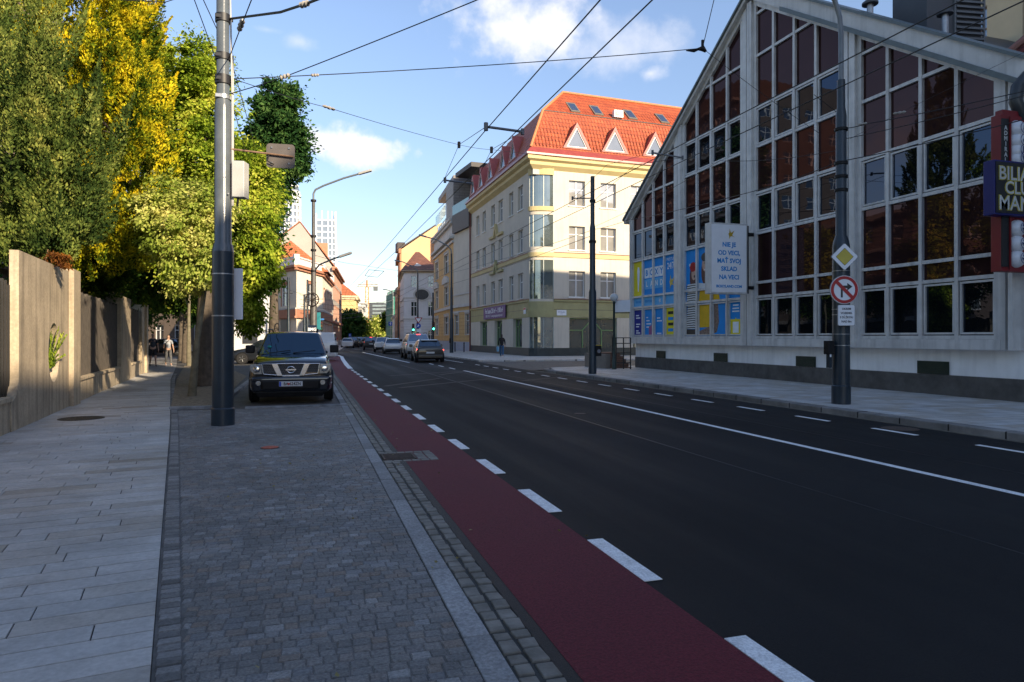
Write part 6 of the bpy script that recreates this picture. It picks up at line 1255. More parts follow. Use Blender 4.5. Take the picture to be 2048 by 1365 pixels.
    V = [Bq[0], cB, Bq[1], Bq[2], rB, Bq[3], Tq[0], cT, Tq[1], Tq[2], rT, Tq[3], cm, Vector((-wT*1.0, ym, zt+.01)), Vector((wT*1.0, ym, zt+.01))]
    b.add(V, [(0, 1, 7, 6), (1, 2, 8, 7), (2, 3, 9, 14, 8), (3, 4, 10, 9), (4, 5, 11, 10), (5, 0, 6, 13, 11), (6, 7, 12, 13), (7, 8, 14, 12), (12, 14, 9, 10), (13, 12, 10, 11)])
    cab = b.build('cabin', pm, t, smooth=50, bevel=.06, segs=4)
    def panes(name, quads, off=.008, m=glass):
        s = MB()
        for A, B_, C_, D_, a0, a1, c0, c1 in quads:
            def bi(u, v): return (A.lerp(B_, u)).lerp(D_.lerp(C_, u), v)
            nn = (B_-A).cross(D_-A).normalized(); q = [bi(a0, c0), bi(a1, c0), bi(a1, c1), bi(a0, c1)]; s.prism([p+nn*(off-.02) for p in q], nn*.02)
        return s.build(name, m, t)
    panes('windscreen', [(Bq[0], cB, cT, Tq[0], .07, 1.0, .04, .92), (cB, Bq[1], Tq[1], cT, 0.0, .93, .04, .92)])
    panes('rear_window', [(Bq[2], rB, rT, Tq[2], .10, 1, .16, .90), (rB, Bq[3], Tq[3], rT, 0, .90, .16, .90)])
    ns = 1 if kind == 'van' else 3 if kind in ('suv',) else 2
    sq = []
    rngs = {1: [(.05, .27)], 2: [(.07, .46), (.50, .86)], 3: [(.06, .36), (.39, .68), (.72, .95)]}[ns]
    for a0, a1 in rngs:
        for side in (0, 1):
            if side: sq.append((Bq[1], Bq[2], Tq[2], Tq[1], a0, a1, .10, .88))
            else: sq.append((Bq[3], Bq[0], Tq[0], Tq[3], 1-a1, 1-a0, .10, .88))
    panes('side_windows', sq, .012)
    # wheels and arches
    yf, yr = f+.86*L/4.4, r-.86*L/4.4
    for y in (yf, yr):
        for sx in (-1, 1):
            s = MB(); s.lathe([(0, -.012), (wr+.06, -.012), (wr+.06, .012), (0, .012)], (sx*(w-.004), y, wr+.01), 26, axis='x'); s.build('wheel_arch', black, t)
            s = MB(); s.lathe([(wr*.62, -.11), (wr*.94, -.11), (wr, -.07), (wr, .07), (wr*.94, .11), (wr*.62, .11)], (sx*(w-.06), y, wr), 28, axis='x'); wh = s.build('wheel', rubber, t, smooth=50)
            s = MB(); s.lathe([(wr*.66, .10), (wr*.58, .082), (0, .082)] if sx > 0 else [(wr*.66, -.10), (wr*.58, -.082), (0, -.082)], (sx*(w-.06), y, wr), 24, axis='x')
            for k in range(5):
                a = 2*math.pi*k/5; x = sx*(w+.03); s.tube([(x, y+.04*math.cos(a), wr+.04*math.sin(a)), (x, y+wr*.6*math.cos(a), wr+wr*.6*math.sin(a))], .028, 5)
            s.build('rim', rimm, wh, smooth=40)
    # mirrors
    for sx in (-1, 1):
        s = MB(); s.box(sx*w*.9-.03, sx*w*.9+.03, yb0+.42, yb0+.52, z0f+.02, z0f+.09); x0 = sx*(w+.10); s.box(x0-.11, x0+.11, yb0+.38, yb0+.54, z0f+.04, z0f+.24); s.build('mirror', pm if kind != 'suv' else black, t, bevel=.03)
    # rear details
    zl = st[-1][2]*sc_
    for sx in (-1, 1):
        s = MB(); x = sx*w*.76; s.hexa([(x-.17, r-.09, zl-.02), (x+.17, r-.14, zl-.02), (x+.17, r-.30, zl-.02), (x-.17, r-.30, zl-.02), (x-.17, r-.04, zl+.14), (x+.17, r-.12, zl+.17), (x+.17, r-.30, zl+.17), (x-.17, r-.3, zl+.14)])
        if sx > 0:
            pass
        o = s.build('tail_lamp', brake if lit else tailred, t, bevel=.015)
        if kind != 'pickup': pass
    s = MB(); s.box(-.26, .26, r-.02, r+.012, zl-.12, zl-.01); s.build('number_plate', platew, t)
    s = MB(); s.box(-w*.86, w*.86, r-.16, r+.03, gz*sc_+.08, gz*sc_+.30); s.build('rear_bumper', black if (dark_lower or kind in ('suv', 'pickup')) else pm, t, bevel=.04)
    if lit: s = MB(); s.box(-.14, .14, yt1+.05, yt1+.09, zt-.06, zt-.03); s.build('high_brake_lamp', brake, t)
    if kind == 'hatch': MB().hexa([(-wT*.85, yt1-.05, zt-.01), (wT*.85, yt1-.05, zt-.01), (wT*.8, yt1+.20, zt-.05), (-wT*.8, yt1+.2, zt-.05), (-wT*.85, yt1-.05, zt+.03), (wT*.85, yt1-.05, zt+.03), (wT*.8, yt1+.20, zt-.02), (-wT*.8, yt1+.2, zt-.02)]).build('spoiler', pm, t)
    if kind in ('suv', 'pickup'):
        for sx in (-1, 1): MB().tube([(sx*wT*.93, yt0+.25, zt), (sx*wT*.95, yt0+.36, zt+.07), (sx*wT*.95, yt1-.25, zt+.08), (sx*wT*.93, yt1-.1, zt+.02)], .024, 8).build('roof_rail', black, t)
    if not front:
        for sx in (-1, 1): s = MB(); x = sx*w*.66; s.box(x-.2, x+.2, f+.02, f+.24, st[0][2]*sc_-.02, st[0][2]*sc_+.13); s.build('head_lamp', lampglass, t, bevel=.03)
        MB().box(-.35, .35, f-.01, f+.1, st[0][1]*sc_+.05, st[0][2]*sc_).build('grille', black, t)
    return t, dict(w=w, f=f, r=r, H=H, Bq=Bq, Tq=Tq, cB=cB, cT=cT, z0f=z0f, glass=glass)
# --- the black off-roader parked facing the camera
navyblack = mat('black_blue_paint', (.006, .008, .013), .16, .1, 1, coat=1.0)
suvglass = glassmat('suv_glass', (.008, .016, .022), (.26, .37, .48), .30, .02, .3)
pc = G(586, 807); pc = Vector((pc.x-.02, pc.y+2.28, 0))
sv, I = car('black off-road car with a chrome grille parked facing the camera on the setts', pc, R(-.5), navyblack, L=4.74, W=1.85, H=1.72, kind='suv', scale=1.03, front=True, glass=suvglass, wr=.38, name='parked_car')
f = I['f']; w = I['w']; FA = Fr((0, f-.03), (1, 0))
mesh_g = brickmat('black_grille_mesh', (.010, .010, .011), (.02, .02, .022), (.09, .09, .095), .05, .04, .006, .4, 0, .5, 2, 0, 1.0, .1, plane='XZ')
s = MB(); s.fprism(FA, [(-.30, .93), (.30, .93), (.20, .68), (-.20, .68)], -.10, -.02); s.fprism(FA, [(-.62, .93), (-.42, .93), (-.34, .72), (-.60, .72)], -.10, -.022); s.fprism(FA, [(.42, .93), (.62, .93), (.60, .72), (.34, .72)], -.10, -.022); s.build('grille', mesh_g, sv)
def bar2(s, a, b_, wd, n0, n1):
    a, b_ = Vector(a), Vector(b_); d_ = (b_-a).normalized(); q = Vector((-d_.y, d_.x))*wd/2; s.fprism(FA, [tuple(a-q), tuple(b_-q), tuple(b_+q), tuple(a+q)], n0, n1)
s = MB(); s.fprism(FA, [(-.43, .945), (-.30, .945), (-.185, .66), (-.30, .66)], -.08, .03); s.fprism(FA, [(.30, .945), (.43, .945), (.30, .66), (.185, .66)], -.08, .03)
bar2(s, (-.20, .66), (.20, .66), .03, -.08, .025); bar2(s, (-.31, .94), (.31, .94), .018, -.08, .024); bar2(s, (-.64, .935), (-.42, .935), .016, -.08, .02); bar2(s, (.64, .935), (.42, .935), .016, -.08, .02)
bar2(s, (-.645, .935), (-.60, .70), .022, -.08, .021); bar2(s, (.645, .935), (.60, .70), .022, -.08, .021); bar2(s, (-.60, .705), (-.28, .675), .018, -.08, .02); bar2(s, (.60, .705), (.28, .675), .018, -.08, .02)
s.build('chrome_grille_frame', chrome, sv, bevel=.006)
e = MB(); bm_pts = []
for k in range(29): a = 2*math.pi*k/28; bm_pts.append(FA.p(.085*math.cos(a), .80+.072*math.sin(a), .035))
e.tube(bm_pts, .011, 8, cap=False); e.fbox(FA, -.115, .115, .785, .815, .02, .05); e.build('emblem', chrome, sv)
for sx in (-1, 1):
    q = [(.655*sx, .935), (.90*sx, .925), (.895*sx, .80), (.80*sx, .70), (.635*sx, .70)]
    if sx < 0: q = q[::-1]
    h_ = MB().fprism(FA, q, -.20, .005).build('head_lamp', lampglass, sv, bevel=.012)
    MB().lathe([(.075, -.01), (.08, .0), (.055, -.03), (0, -.035)], (.75*sx, f-.04, .82), 20, axis='y').build('reflector', chrome, h_, smooth=40)
    MB().lathe([(.055, -.02), (.06, .01), (.0, .012)], (.71*sx, f-.09, .50), 18, axis='y').build('fog_lamp', lampglass, sv, smooth=40)
    MB().fbox(FA, .71*sx-.13, .71*sx+.13, .42, .58, -.08, .045).build('fog_recess', black, sv, bevel=.03)
s = MB(); s.hexa([(-.84, f-.07, .27), (.84, f-.07, .27), (.93, f+.45, .27), (-.93, f+.45, .27), (-.90, f-.10, .645), (.90, f-.10, .645), (.955, f+.48, .66), (-.955, f+.48, .66)]); s.build('front_bumper', navyblack, sv, bevel=.07, segs=5)
s = MB(); s.hexa([(-.60, f-.11, .34), (.60, f-.11, .34), (.8, f, .36), (-.8, f, .36), (-.62, f-.125, .56), (.62, f-.125, .56), (.8, f, .60), (-.8, f, .60)]); s.build('lower_grille', black, sv, bevel=.03)
s = MB(); s.hexa([(-.7, f-.02, .17), (.7, f-.02, .17), (.7, f+.5, .17), (-.7, f+.5, .17), (-.8, f-.07, .3), (.8, f-.07, .3), (.8, f+.5, .3), (-.8, f+.5, .3)]); s.build('skid_plate', black, sv, bevel=.02)
FP = Fr((0, f-.14), (1, 0)); pl = MB().fbox(FP, -.26, .26, .42, .535, -.02, .004).build('number_plate', platew, sv, bevel=.004)
MB().fbox(FP, -.256, -.21, .425, .53, .0045, .006).build('blue_strip', mat('plate_blue', (.01, .06, .45), .4), pl); text('BA 624ZN', FP, .03, .477, .098, black, pl, n=.006, sx=.88, bold=.002); MB().fprism(FP, [(-.075, .465), (-.05, .445), (-.025, .465), (-.03, .50), (-.07, .50)], .005, .007).build('crest', mat('plate_red', (.5, .05, .05)), pl)
for u0, u1, h_ in ((-.55, -.05, .09), (.02, .55, .07)): MB().tube([Vector((u0, f+1.16, 1.165)), Vector((u1, f+1.22, 1.19+h_*.4))], .010, 6).build('wiper', black, sv)
MB().lathe([(.0, -.0), (.05, .0), (.05, .04), (0, .04)], (-.55, f+1.44, 1.30), 12).build('dash_item', mat('teal_plastic', (.02, .3, .28), .5), sv)
MB().box(-.09, .09, f+1.72, f+1.75, 1.50, 1.55).build('rear_view_mirror', black, sv, bevel=.01)
for sx in (-1, 1): MB().tube([(.42*sx, f+.2, 1.00), (.50*sx, f+.8, 1.085), (.60*sx, f+1.15, 1.10)], .014, 6).build('bonnet_crease', navyblack, sv, smooth=60)
# --- queue in the right lane, tails towards the camera
GQ = 'cars queueing at the traffic lights'
def place(px, py): q = G(px, py); return q
q = G(865, 725.5); car('dark grey-brown hatchback with lit brake lamps, last car of the queue', (q.x, q.y+2.1, 0), R(176.5), paint('graphite_paint', (.045, .042, .036), .35), kind='hatch', lit=True, group=GQ, H=1.46, L=4.25, W=1.80, dark_lower=False)
q = G(841, 718.5); car('silver pickup with a dark canopy just ahead of the last hatchback', (q.x, q.y+2.4, 0), R(177), paint('silver_paint', (.42, .42, .42), .45), kind='suv', lit=True, group=GQ, H=1.88, L=4.9, W=1.9, wr=.38, name='pickup')
q = G(790, 708.5); car('silver white hatchback, third from the end of the queue', (q.x, q.y+2.1, 0), R(176), paint('pearl_paint', (.55, .56, .57), .2), kind='hatch', group=GQ, H=1.5, L=4.3, dark_lower=True)
q = G(769, 705); car('white and black crossover, fourth from the end of the queue', (q.x, q.y+2.1, 0), R(175.5), paint('white_car_paint', (.60, .60, .60)), kind='suv', group=GQ, H=1.62, L=4.3, dark_lower=True, wr=.34)
q = G(745, 700.5); car('black crossover at the front of the queue with one red lamp lit', (q.x, q.y+2.1, 0), R(175), paint('black_car_paint', (.010, .012, .016)), kind='suv', lit=True, group=GQ, H=1.66, L=4.4, wr=.34)
q = G(697, 696.5); car('white hatchback parked at the left kerb near the far corner', (q.x, q.y+2, 0), R(175), paint('white_car_paint', (.6, .6, .6)), kind='hatch', group='cars parked down the far street', H=1.5, L=4.2)
q0 = Vector((*G(697, 696.5)[:2], 0)); cols_ = [(.05, .04, .035), (.02, .025, .03), (.22, .22, .22), (.015, .02, .04), (.10, .10, .11), (.3, .3, .3)]
lbs = ['brownish car parked directly beyond the white hatchback', 'black car second beyond the white hatchback', 'light grey car third beyond the white hatchback', 'navy car fourth beyond the white hatchback', 'grey car fifth beyond the white hatchback', 'pale car at the far end of the parked row']
for k in range(6):
    d_ = q0+Vector((VD.x*1.45, VD.y, 0))*(7.0*(k+1)+2); car(lbs[k], d_, R(174), paint('far_car_paint_%s' % 'abcdef'[k], cols_[k]), kind='hatch' if k % 2 else 'suv', group='cars parked down the far street', H=1.5 if k % 2 else 1.66, L=4.3)
# --- black car and white van on the square behind the off-roader
q = G(505, 729); car('black car parked side on behind the tall pole and the off-roader', (q.x+.9, q.y+1, 0), R(-100), paint('black_car_paint', (.010, .012, .016)), kind='hatch', H=1.5, L=4.5, name='parked_car')
q = c2w((600-CPX)/FOC*47, 47); car('white delivery van side on behind the black off-roader', (q.x, q.y, 0), R(-97), paint('van_white_paint', (.62, .63, .63)), kind='van', H=1.95, L=4.9, W=1.9, name='delivery_van')
p = P(330, 690, 62); car('dark car crossing the end of the left pavement in the shade', (p.x, p.y, 0), R(-95), paint('black_car_paint', (.01, .012, .016)), kind='hatch', H=1.5, L=4.3, name='parked_car')

# ------------------------------------------------------------------ people
skinm = mat('skin', (.42, .25, .17), .6, .08, 6)
def skinobj(name, nodes, edges, mt, parent, root=0, sub=1):
    me = bpy.data.meshes.new(name); me.from_pydata([n[0] for n in nodes], edges, []); me.materials.append(mt); o = bpy.data.objects.new(name, me); COL.objects.link(o); o.parent = parent
    sk = o.modifiers.new('skin', 'SKIN'); sk.use_smooth_shade = True; me.skin_vertices.new() if not me.skin_vertices else None
    for i, n in enumerate(nodes): r_ = n[1]; me.skin_vertices[0].data[i].radius = (r_, r_) if not isinstance(r_, tuple) else r_; me.skin_vertices[0].data[i].use_root = (i == root)
    sb = o.modifiers.new('sub', 'SUBSURF'); sb.levels = sub; sb.render_levels = sub; return o
def person(label, loc, rz, h=1.75, stride=.3, top=None, legs=None, hairc=(.03, .02, .015), longhair=False, shorts=False, shoe=(.6, .6, .6), arm=(.35, -.35), jacket=False, group=None, bag=None, slim=1.0):
    t = thing('person', label, 'person', loc, rz, group); k = h/1.75; t.scale = (k, k, k); S = slim; T_ = .055*0
    # faces -Y; stride: left foot forward
    hip, kn, an = .92, .50, .09
    def leg(sx, ph):
        a = stride*ph; return [((sx*.09, 0, hip-.02), .085*S), ((sx*.10, -a*.45-(.06 if ph < 0 else .02), kn), .058), ((sx*.10, -a, an+(.07 if ph < 0 else 0)), .038), ((sx*.11, -a-.13, .03+(.02 if ph < 0 else 0)), .032)]
    nodes = [((0, 0, .98), (.135*S, .095)), ((0, 0, 1.16), (.12*S, .085)), ((0, 0, 1.36), (.155*S, .10)), ((0, 0, 1.455), (.085, .07)), ((0, 0, 1.53), .050), ((0, -.01, 1.60), (.068, .078)), ((0, -.012, 1.68), (.074, .088)), ((0, 0, 1.73), (.052, .06))]
    edges = [(i, i+1) for i in range(7)]
    for sx, ph in ((1, 1), (-1, -1)):
        L_ = leg(sx, ph); b0 = len(nodes); nodes += L_; edges += [(0, b0)]+[(b0+i, b0+i+1) for i in range(3)]
    hands = []
    for sx, aa in ((1, arm[0]), (-1, arm[1])):
        b0 = len(nodes); el = (sx*.235, aa*.10+.02, 1.15); wr_ = (sx*.245, -aa*.35-.04, .91)
        nodes += [((sx*.165, 0, 1.405), .055), (el, .040), (wr_, .026), ((sx*.247, wr_[1]-.015, .86), (.036, .018))]; edges += [(3, b0), (b0, b0+1), (b0+1, b0+2), (b0+2, b0+3)]; hands.append((b0+3, sx, wr_[1]-.015))
    for hi, sx, y in hands:
        for j, (dy, ln) in enumerate(((-.03, .075), (-.01, .085), (.01, .08), (.03, .065))):
            b0 = len(nodes); nodes += [((sx*.247, y+dy, .815), .0095), ((sx*.238, y+dy-.004, .815-ln*.6), .0085), ((sx*.222, y+dy-.004, .815-ln), .007)]; edges += [(hi, b0), (b0, b0+1), (b0+1, b0+2)]
        b0 = len(nodes); nodes += [((sx*.235, y-.048, .835), .011), ((sx*.222, y-.058, .80), .009)]; edges += [(hi, b0), (b0, b0+1)]
    body = skinobj('body', nodes, edges, skinm, t, 0)
    # face
    f = MB(); f.lathe([(.0, -.012), (.010, -.006), (.0, .008)], (.026, -.088, 1.645), 8).lathe([(.0, -.012), (.010, -.006), (.0, .008)], (-.026, -.088, 1.645), 8); f.build('eyes', mat('eye_dark', (.03, .02, .02), .3), t)
    f = MB(); f.add([(-.012, -.085, 1.60), (.012, -.085, 1.60), (0, -.108, 1.605), (0, -.088, 1.65)], [(0, 1, 2), (0, 2, 3), (1, 3, 2)]); f.build('nose', skinm, t); MB().box(-.02, .02, -.091, -.083, 1.572, 1.578).build('mouth', mat('lips', (.3, .1, .08), .5), t)
    f = MB(); f.lathe([(0, -.02), (.012, 0), (0, .02)], (.074, 0, 1.63), 8).lathe([(0, -.02), (.012, 0), (0, .02)], (-.074, 0, 1.63), 8); f.build('ears', skinm, t)
    hr = [((0, .02, 1.755), (.066, .07)), ((0, .035, 1.70), (.082, .078)), ((0, .052, 1.62), (.072, .05))]
    if longhair: hr += [((0, .07, 1.50), (.075, .04)), ((0, .08, 1.36), (.06, .03))]
    skinobj('hair', hr, [(i, i+1) for i in range(len(hr)-1)], mat('hair_%02d' % int(hairc[0]*100), hairc, .6, .3, 20), t)
    # clothes follow the body, a little wider
    sl = 1.0 if jacket else .45; x_ = .022 if jacket else .012
    cn = [((0, 0, .93 if not jacket else .86), (.145*S+x_, .108+x_)), ((0, 0, 1.16), (.125*S+x_, .092+x_)), ((0, 0, 1.36), (.158*S+x_, .105+x_)), ((0, 0, 1.45), (.085+x_, .072+x_))]; ce = [(0, 1), (1, 2), (2, 3)]
    for sx, aa in ((1, arm[0]), (-1, arm[1])):
        el = Vector((sx*.235, aa*.10+.02, 1.15)); sh = Vector((sx*.168, 0, 1.405)); wr_ = Vector((sx*.245, -aa*.35-.04, .91)); b0 = len(cn)
        if jacket: cn += [(tuple(sh), .062+x_*.5), (tuple(el), .05+x_*.5), (tuple(el.lerp(wr_, .85)), .038+x_*.4)]; ce += [(3, b0), (b0, b0+1), (b0+1, b0+2)]
        else: cn += [(tuple(sh), .066), (tuple(sh.lerp(el, .75)), .056)]; ce += [(3, b0), (b0, b0+1)]
    skinobj('jacket' if jacket else 'shirt', cn, ce, top, t)
    tn = [((0, 0, .99), (.140*S+.008, .103))]; te = []
    for sx, ph in ((1, 1), (-1, -1)):
        L_ = leg(sx, ph); b0 = len(tn); a, m_, c = Vector(L_[0][0]), Vector(L_[1][0]), Vector(L_[2][0])
        if shorts: tn += [(tuple(a), .100*S), (tuple(a.lerp(m_, .9)), .082)]; te += [(0, b0), (b0, b0+1)]
        else: tn += [(tuple(a), .098*S), (tuple(m_), .075), (tuple(m_.lerp(c, .92)), .062)]; te += [(0, b0), (b0, b0+1), (b0+1, b0+2)]
    skinobj('shorts' if shorts else 'trousers', tn, te, legs, t)
    for sx, ph in ((1, 1), (-1, -1)):
        L_ = leg(sx, ph); a = Vector(L_[2][0]); c = Vector(L_[3][0]); skinobj('shoe', [(tuple(a+Vector((0, .03, -.045))), (.042, .04)), (tuple(c+Vector((0, 0, .008))), (.042, .032)), (tuple(c+Vector((0, -.06, .0))), (.03, .024))], [(0, 1), (1, 2)], mat('shoe_%02d' % int(shoe[0]*100), shoe, .6), t)
    return t
def cloth(n, c): return mat(n, c, .85, .15, 12, .3)
q = G(306, 733); person('man in a dark T-shirt and shorts walking towards the camera on the shaded pavement', q, R(20), 1.80, .28, cloth('navy_shirt', (.03, .035, .045)), cloth('black_shorts', (.02, .02, .022)), shorts=True, shoe=(.04, .04, .04))
q2 = G(337, 732.5); person('woman in a pale grey top and wide grey trousers walking beside the man', q2, R(20), 1.72, .22, cloth('pale_grey_top', (.33, .35, .37)), cloth('grey_trousers', (.10, .10, .10)), (.10, .06, .03), True, shoe=(.4, .35, .33), slim=.9)
t = thing('shoulder_bag', 'dark shoulder bag carried at the side of the woman in the grey top', 'bag', (q2.x-.02, q2.y-.1, .86)); MB().box(-.30, -.19, -.10, .10, -.06, .14).build('pouch', black, t, bevel=.02); MB().tube([(-.25, -.03, .14), (-.10, -.14, .40), (.10, -.03, .60)], .012, 6).build('strap', black, t)
q = G(1003.5, 716, .1); person('person in a black jacket and blue jeans walking past the shop windows', q, R(160), 1.72, .34, cloth('black_jacket', (.012, .012, .014)), cloth('blue_jeans', (.03, .10, .20)), jacket=True, longhair=True, shoe=(.65, .65, .66), arm=(.5, -.5))
t = thing('shopping_bag', 'light blue bag carried in the hand of the person in the black jacket', 'bag', (q.x-.30, q.y+.04, .55)); MB().hexa([(-.05, -.12, 0), (.05, -.12, 0), (.05, .12, 0), (-.05, .12, 0), (-.08, -.16, .36), (.08, -.16, .36), (.08, .16, .36), (-.08, .16, .36)]).build('sack', mat('light_blue_bag', (.15, .35, .50), .6), t, bevel=.02); MB().tube([(0, -.08, .36), (0, 0, .46), (0, .08, .36)], .008, 6).build('handle', mat('light_blue_bag', (.15, .35, .50)), t)
q = G(673, 697.5); person('person in a coral top and light shorts waiting at the far left corner', (q.x, q.y, .1), R(150), 1.74, .12, cloth('coral_top', (.45, .12, .08)), cloth('blue_shorts', (.12, .2, .3)), shorts=True)
q = G(664, 697.5); person('small child in pink beside the person in coral at the far corner', (q.x, q.y, .1), R(150), 1.15, .15, cloth('pink_top', (.5, .2, .25)), cloth('pink_trousers', (.5, .25, .3)), (.2, .1, .05))
# ------------------------------------------------------------------ poles, lamps, signs
def pole(name, lb, cat, loc, prof, m, grp=None, split=None, seg=24):
    t = thing(name, lb, cat, loc, group=grp)
    if split:
        k = split; MB().lathe(prof[:k+1], seg=seg).build('lower_shaft', m[0], t, smooth=35); MB().lathe(prof[k:], seg=seg).build('upper_shaft', m[1], t, smooth=35)
    else: MB().lathe(prof, seg=seg).build('shaft', m, t, smooth=35)
    return t
pl0 = G(446, 850); X_, Y_ = pl0.x, pl0.y
glossg = mat('glossy_grey_pole_paint', (.10, .115, .125), .22, .2, 3, .12, bscale=25)
tp = pole('overhead_line_pole', 'tall stout grey pole with a dark blue foot holding overhead wires beside the left pavement', 'pole', pl0, [(.205, 0), (.205, .02), (.205, .30), (.19, .32), (.188, 3.05), (.188, 3.16), (.172, 3.26), (.148, 3.33), (.146, 5.75), (.14, 5.86), (.112, 5.97), (.110, 9.2), (.02, 9.25)], (darkmetal, glossg), split=5)
for z in (2.75, 1.99): MB().lathe([(.190, z-.012), (.1925, z-.01), (.1925, z+.01), (.190, z+.012)], seg=24).build('steel_band', galv, tp, smooth=35)
for z, r_, h_ in ((5.98, .125, .07), (6.30, .125, .16), (6.72, .122, .12), (7.42, .122, .14), (8.08, .122, .1)):
    s = MB().lathe([(r_, z-h_/2), (r_+.012, z-h_/2), (r_+.012, z+h_/2), (r_, z+h_/2)], seg=20)
    for a in (0, 2.2, 4.2): s.box(r_*math.cos(a)-.05, r_*math.cos(a)+.05, r_*math.sin(a)-.03, r_*math.sin(a)+.03, z-.03, z+.03)
    s.build('clamp', galv if z < 6.1 else wiremat, tp, smooth=35)
rt = Vector((CY, -SY, 0)); bk = Vector((SY, CY, 0))
MB().tube([rt*.17+Vector((0, 0, z)) if z < 6 else rt*(.17-.02*(z-6)) + Vector((0, 0, z)) for z in np.arange(4.0, 8.3, .25)], .016, 6).tube([rt*.19+Vector((0, 0, z)) for z in np.arange(4.0, 7.0, .25)], .010, 6).build('cable', mat('pale_cable', (.5, .48, .45), .5), tp)
s = MB()
for k in range(3): s.lathe([(.014, -.01), (.014, .01)], tuple(rt*.15*math.cos(k)-bk*.12+Vector((0, 0, 4.2+k*.3))), 8, axis='y')
s.build('bolts', galv, tp)
def camfr(p): return Fr((p[0], p[1], 0), rt[:2])
# signs and boxes fixed to the pole are things of their own
t = thing('notice_board', 'blank pale notice board strapped behind the stout grey pole', 'sign', Vector((X_, Y_, 0))+bk*.22); MB().fbox(Fr((0, 0), rt[:2]), -.26, .27, 1.93, 2.88, -.03, 0).build('panel', signwhite, t, bevel=.01); MB().fbox(Fr((0, 0), rt[:2]), -.24, .25, 2.7, 2.74, -.06, -.031).fbox(Fr((0, 0), rt[:2]), -.24, .25, 2.0, 2.04, -.06, -.031).build('rail', galv, t)
t = thing('equipment_box', 'pale grey equipment box on the right side of the stout grey pole', 'box', Vector((X_, Y_, 0))+rt*.28+Vector((0, 0, 4.15))); MB().hexa([tuple(rt*a+bk*c+ZUP*z) for z in (0, .66) for a, c in ((-.08, -.10), (.13, -.06), (.13, .18), (-.08, .14))]).build('housing', mat('box_pale_grey', (.42, .42, .40), .5, .08, 3), t, bevel=.012); MB().tube([rt*.0+ZUP*0, rt*-.02+ZUP*-.15], .02, 8).build('cable_gland', black, t)
t = thing('hanging_sign', 'back of a dark rounded sign on a rusty arm beside the stout pole', 'sign', Vector((X_, Y_, 0))); fr = Fr((0, 0), rt[:2]); u0, u1, z0, z1 = .78, 1.30, 4.72, 5.16
ang = -.06; s = MB(); pts = []
for cx_, cz_, a0 in ((u1-.06, z1-.06, 0), (u0+.06, z1-.06, 90), (u0+.06, z0+.06, 180), (u1-.06, z0+.06, 270)):
    for k in range(4): a = R(a0+k*30); pts.append((cx_+.06*math.cos(a), cz_+.06*math.sin(a)-.06*(cx_-u0)))
s.fprism(fr, pts, -.05, -.035); s.build('panel', mat('sign_back_brown_grey', (.12, .105, .095), .6, .15, 6), t); MB().tube([fr.p(.15, 5.04, -.0), fr.p(1.29, 4.90, 0)], .018, 8).build('arm', rustysteel, t); MB().tube([fr.p(.84, 4.93, .01), fr.p(.82, 4.82, .02), fr.p(.93, 4.76, .0)], .012, 6).build('cable_loop', black, t)
s = MB()
for u, z in ((.88, 5.08), (1.2, 5.06), (.88, 4.8), (1.2, 4.78)): s.fbox(fr, u-.015, u+.015, z-.015, z+.015, -.035, -.02)
s.build('rivets', galv, t)
# right stout pole with road signs
pr = G(1682, 808, .12); Xr, Yr = pr.x, pr.y
tr = pole('street_lamp', 'dark blue grey lamp pole with road signs on the right pavement before the glass front', 'street lamp', (Xr, Yr, .12), [(.20, 0), (.20, .40), (.185, .42), (.18, 3.5), (.16, 3.62), (.115, 3.75), (.112, 6.4), (.085, 6.6), (.083, 7.2)], darkmetal)
FRr = Fr((0, 0), rt[:2])
MB().tube([(0, 0, 7.15), (0, 0, 8.2), FRr.p(-.03, 8.6), FRr.p(-.15, 9.0), FRr.p(-.4, 9.3), FRr.p(-1.1, 9.55), FRr.p(-2.2, 9.7)], .055, 12).build('curved_arm', greymetal, tr, smooth=60)
MB().hexa([tuple(FRr.p(u, z, n)) for z in (9.62, 9.78) for u, n in ((-2.9, .14), (-2.1, .1), (-2.1, -.1), (-2.9, -.14))]).build('lamp_head', galv, tr, bevel=.04)
for z, r_ in ((6.1, .12), (5.35, .12), (5.05, .12), (4.75, .118)): MB().lathe([(r_, z-.03), (r_+.02, z-.03), (r_+.02, z+.03), (r_, z+.03)], seg=20).build('clamp', black, tr, smooth=35)
for z in (2.95, 2.62, 2.1, 1.98, 1.55, 1.3): MB().lathe([(.184, z-.008), (.187, z-.008), (.187, z+.008), (.184, z+.008)], seg=20).build('steel_band', galv, tr, smooth=35)
def roundrect(cx_, cz_, w_, h_, r_):
    o_ = []
    for sx, sz, a0 in ((1, 1, 0), (-1, 1, 90), (-1, -1, 180), (1, -1, 270)):
        for k in range(5): a = R(a0+k*22.5); o_.append((cx_+sx*(w_/2-r_)+r_*math.cos(a), cz_+sz*(h_/2-r_)+r_*math.sin(a)))
    return o_
def at_pole(px, py, dd): p = P(px, py, dd); return p
ds = depth((Xr, Yr))-.30; kk = ds/FOC
signback = mat('sign_back_grey', (.25, .26, .27), .5, .1, 4)
syel = mat('sign_yellow', (.52, .42, .06), .45, .08, 4); sred = mat('sign_red_bright', (.40, .012, .015), .45, .08, 4); sblk = mat('sign_black_print', (.02, .02, .02), .5); sblue = mat('sign_blue', (.015, .08, .45), .4)
def signat(name, lb, px, py, dd): p = P(px, py, dd); t = thing(name, lb, 'road sign', p); return t, Fr((0, 0), rt[:2])
t, fr = signat('priority_road_sign', 'yellow diamond priority road sign with a white border high on the right pole', 1689, 514, ds); rr_ = 27*kk
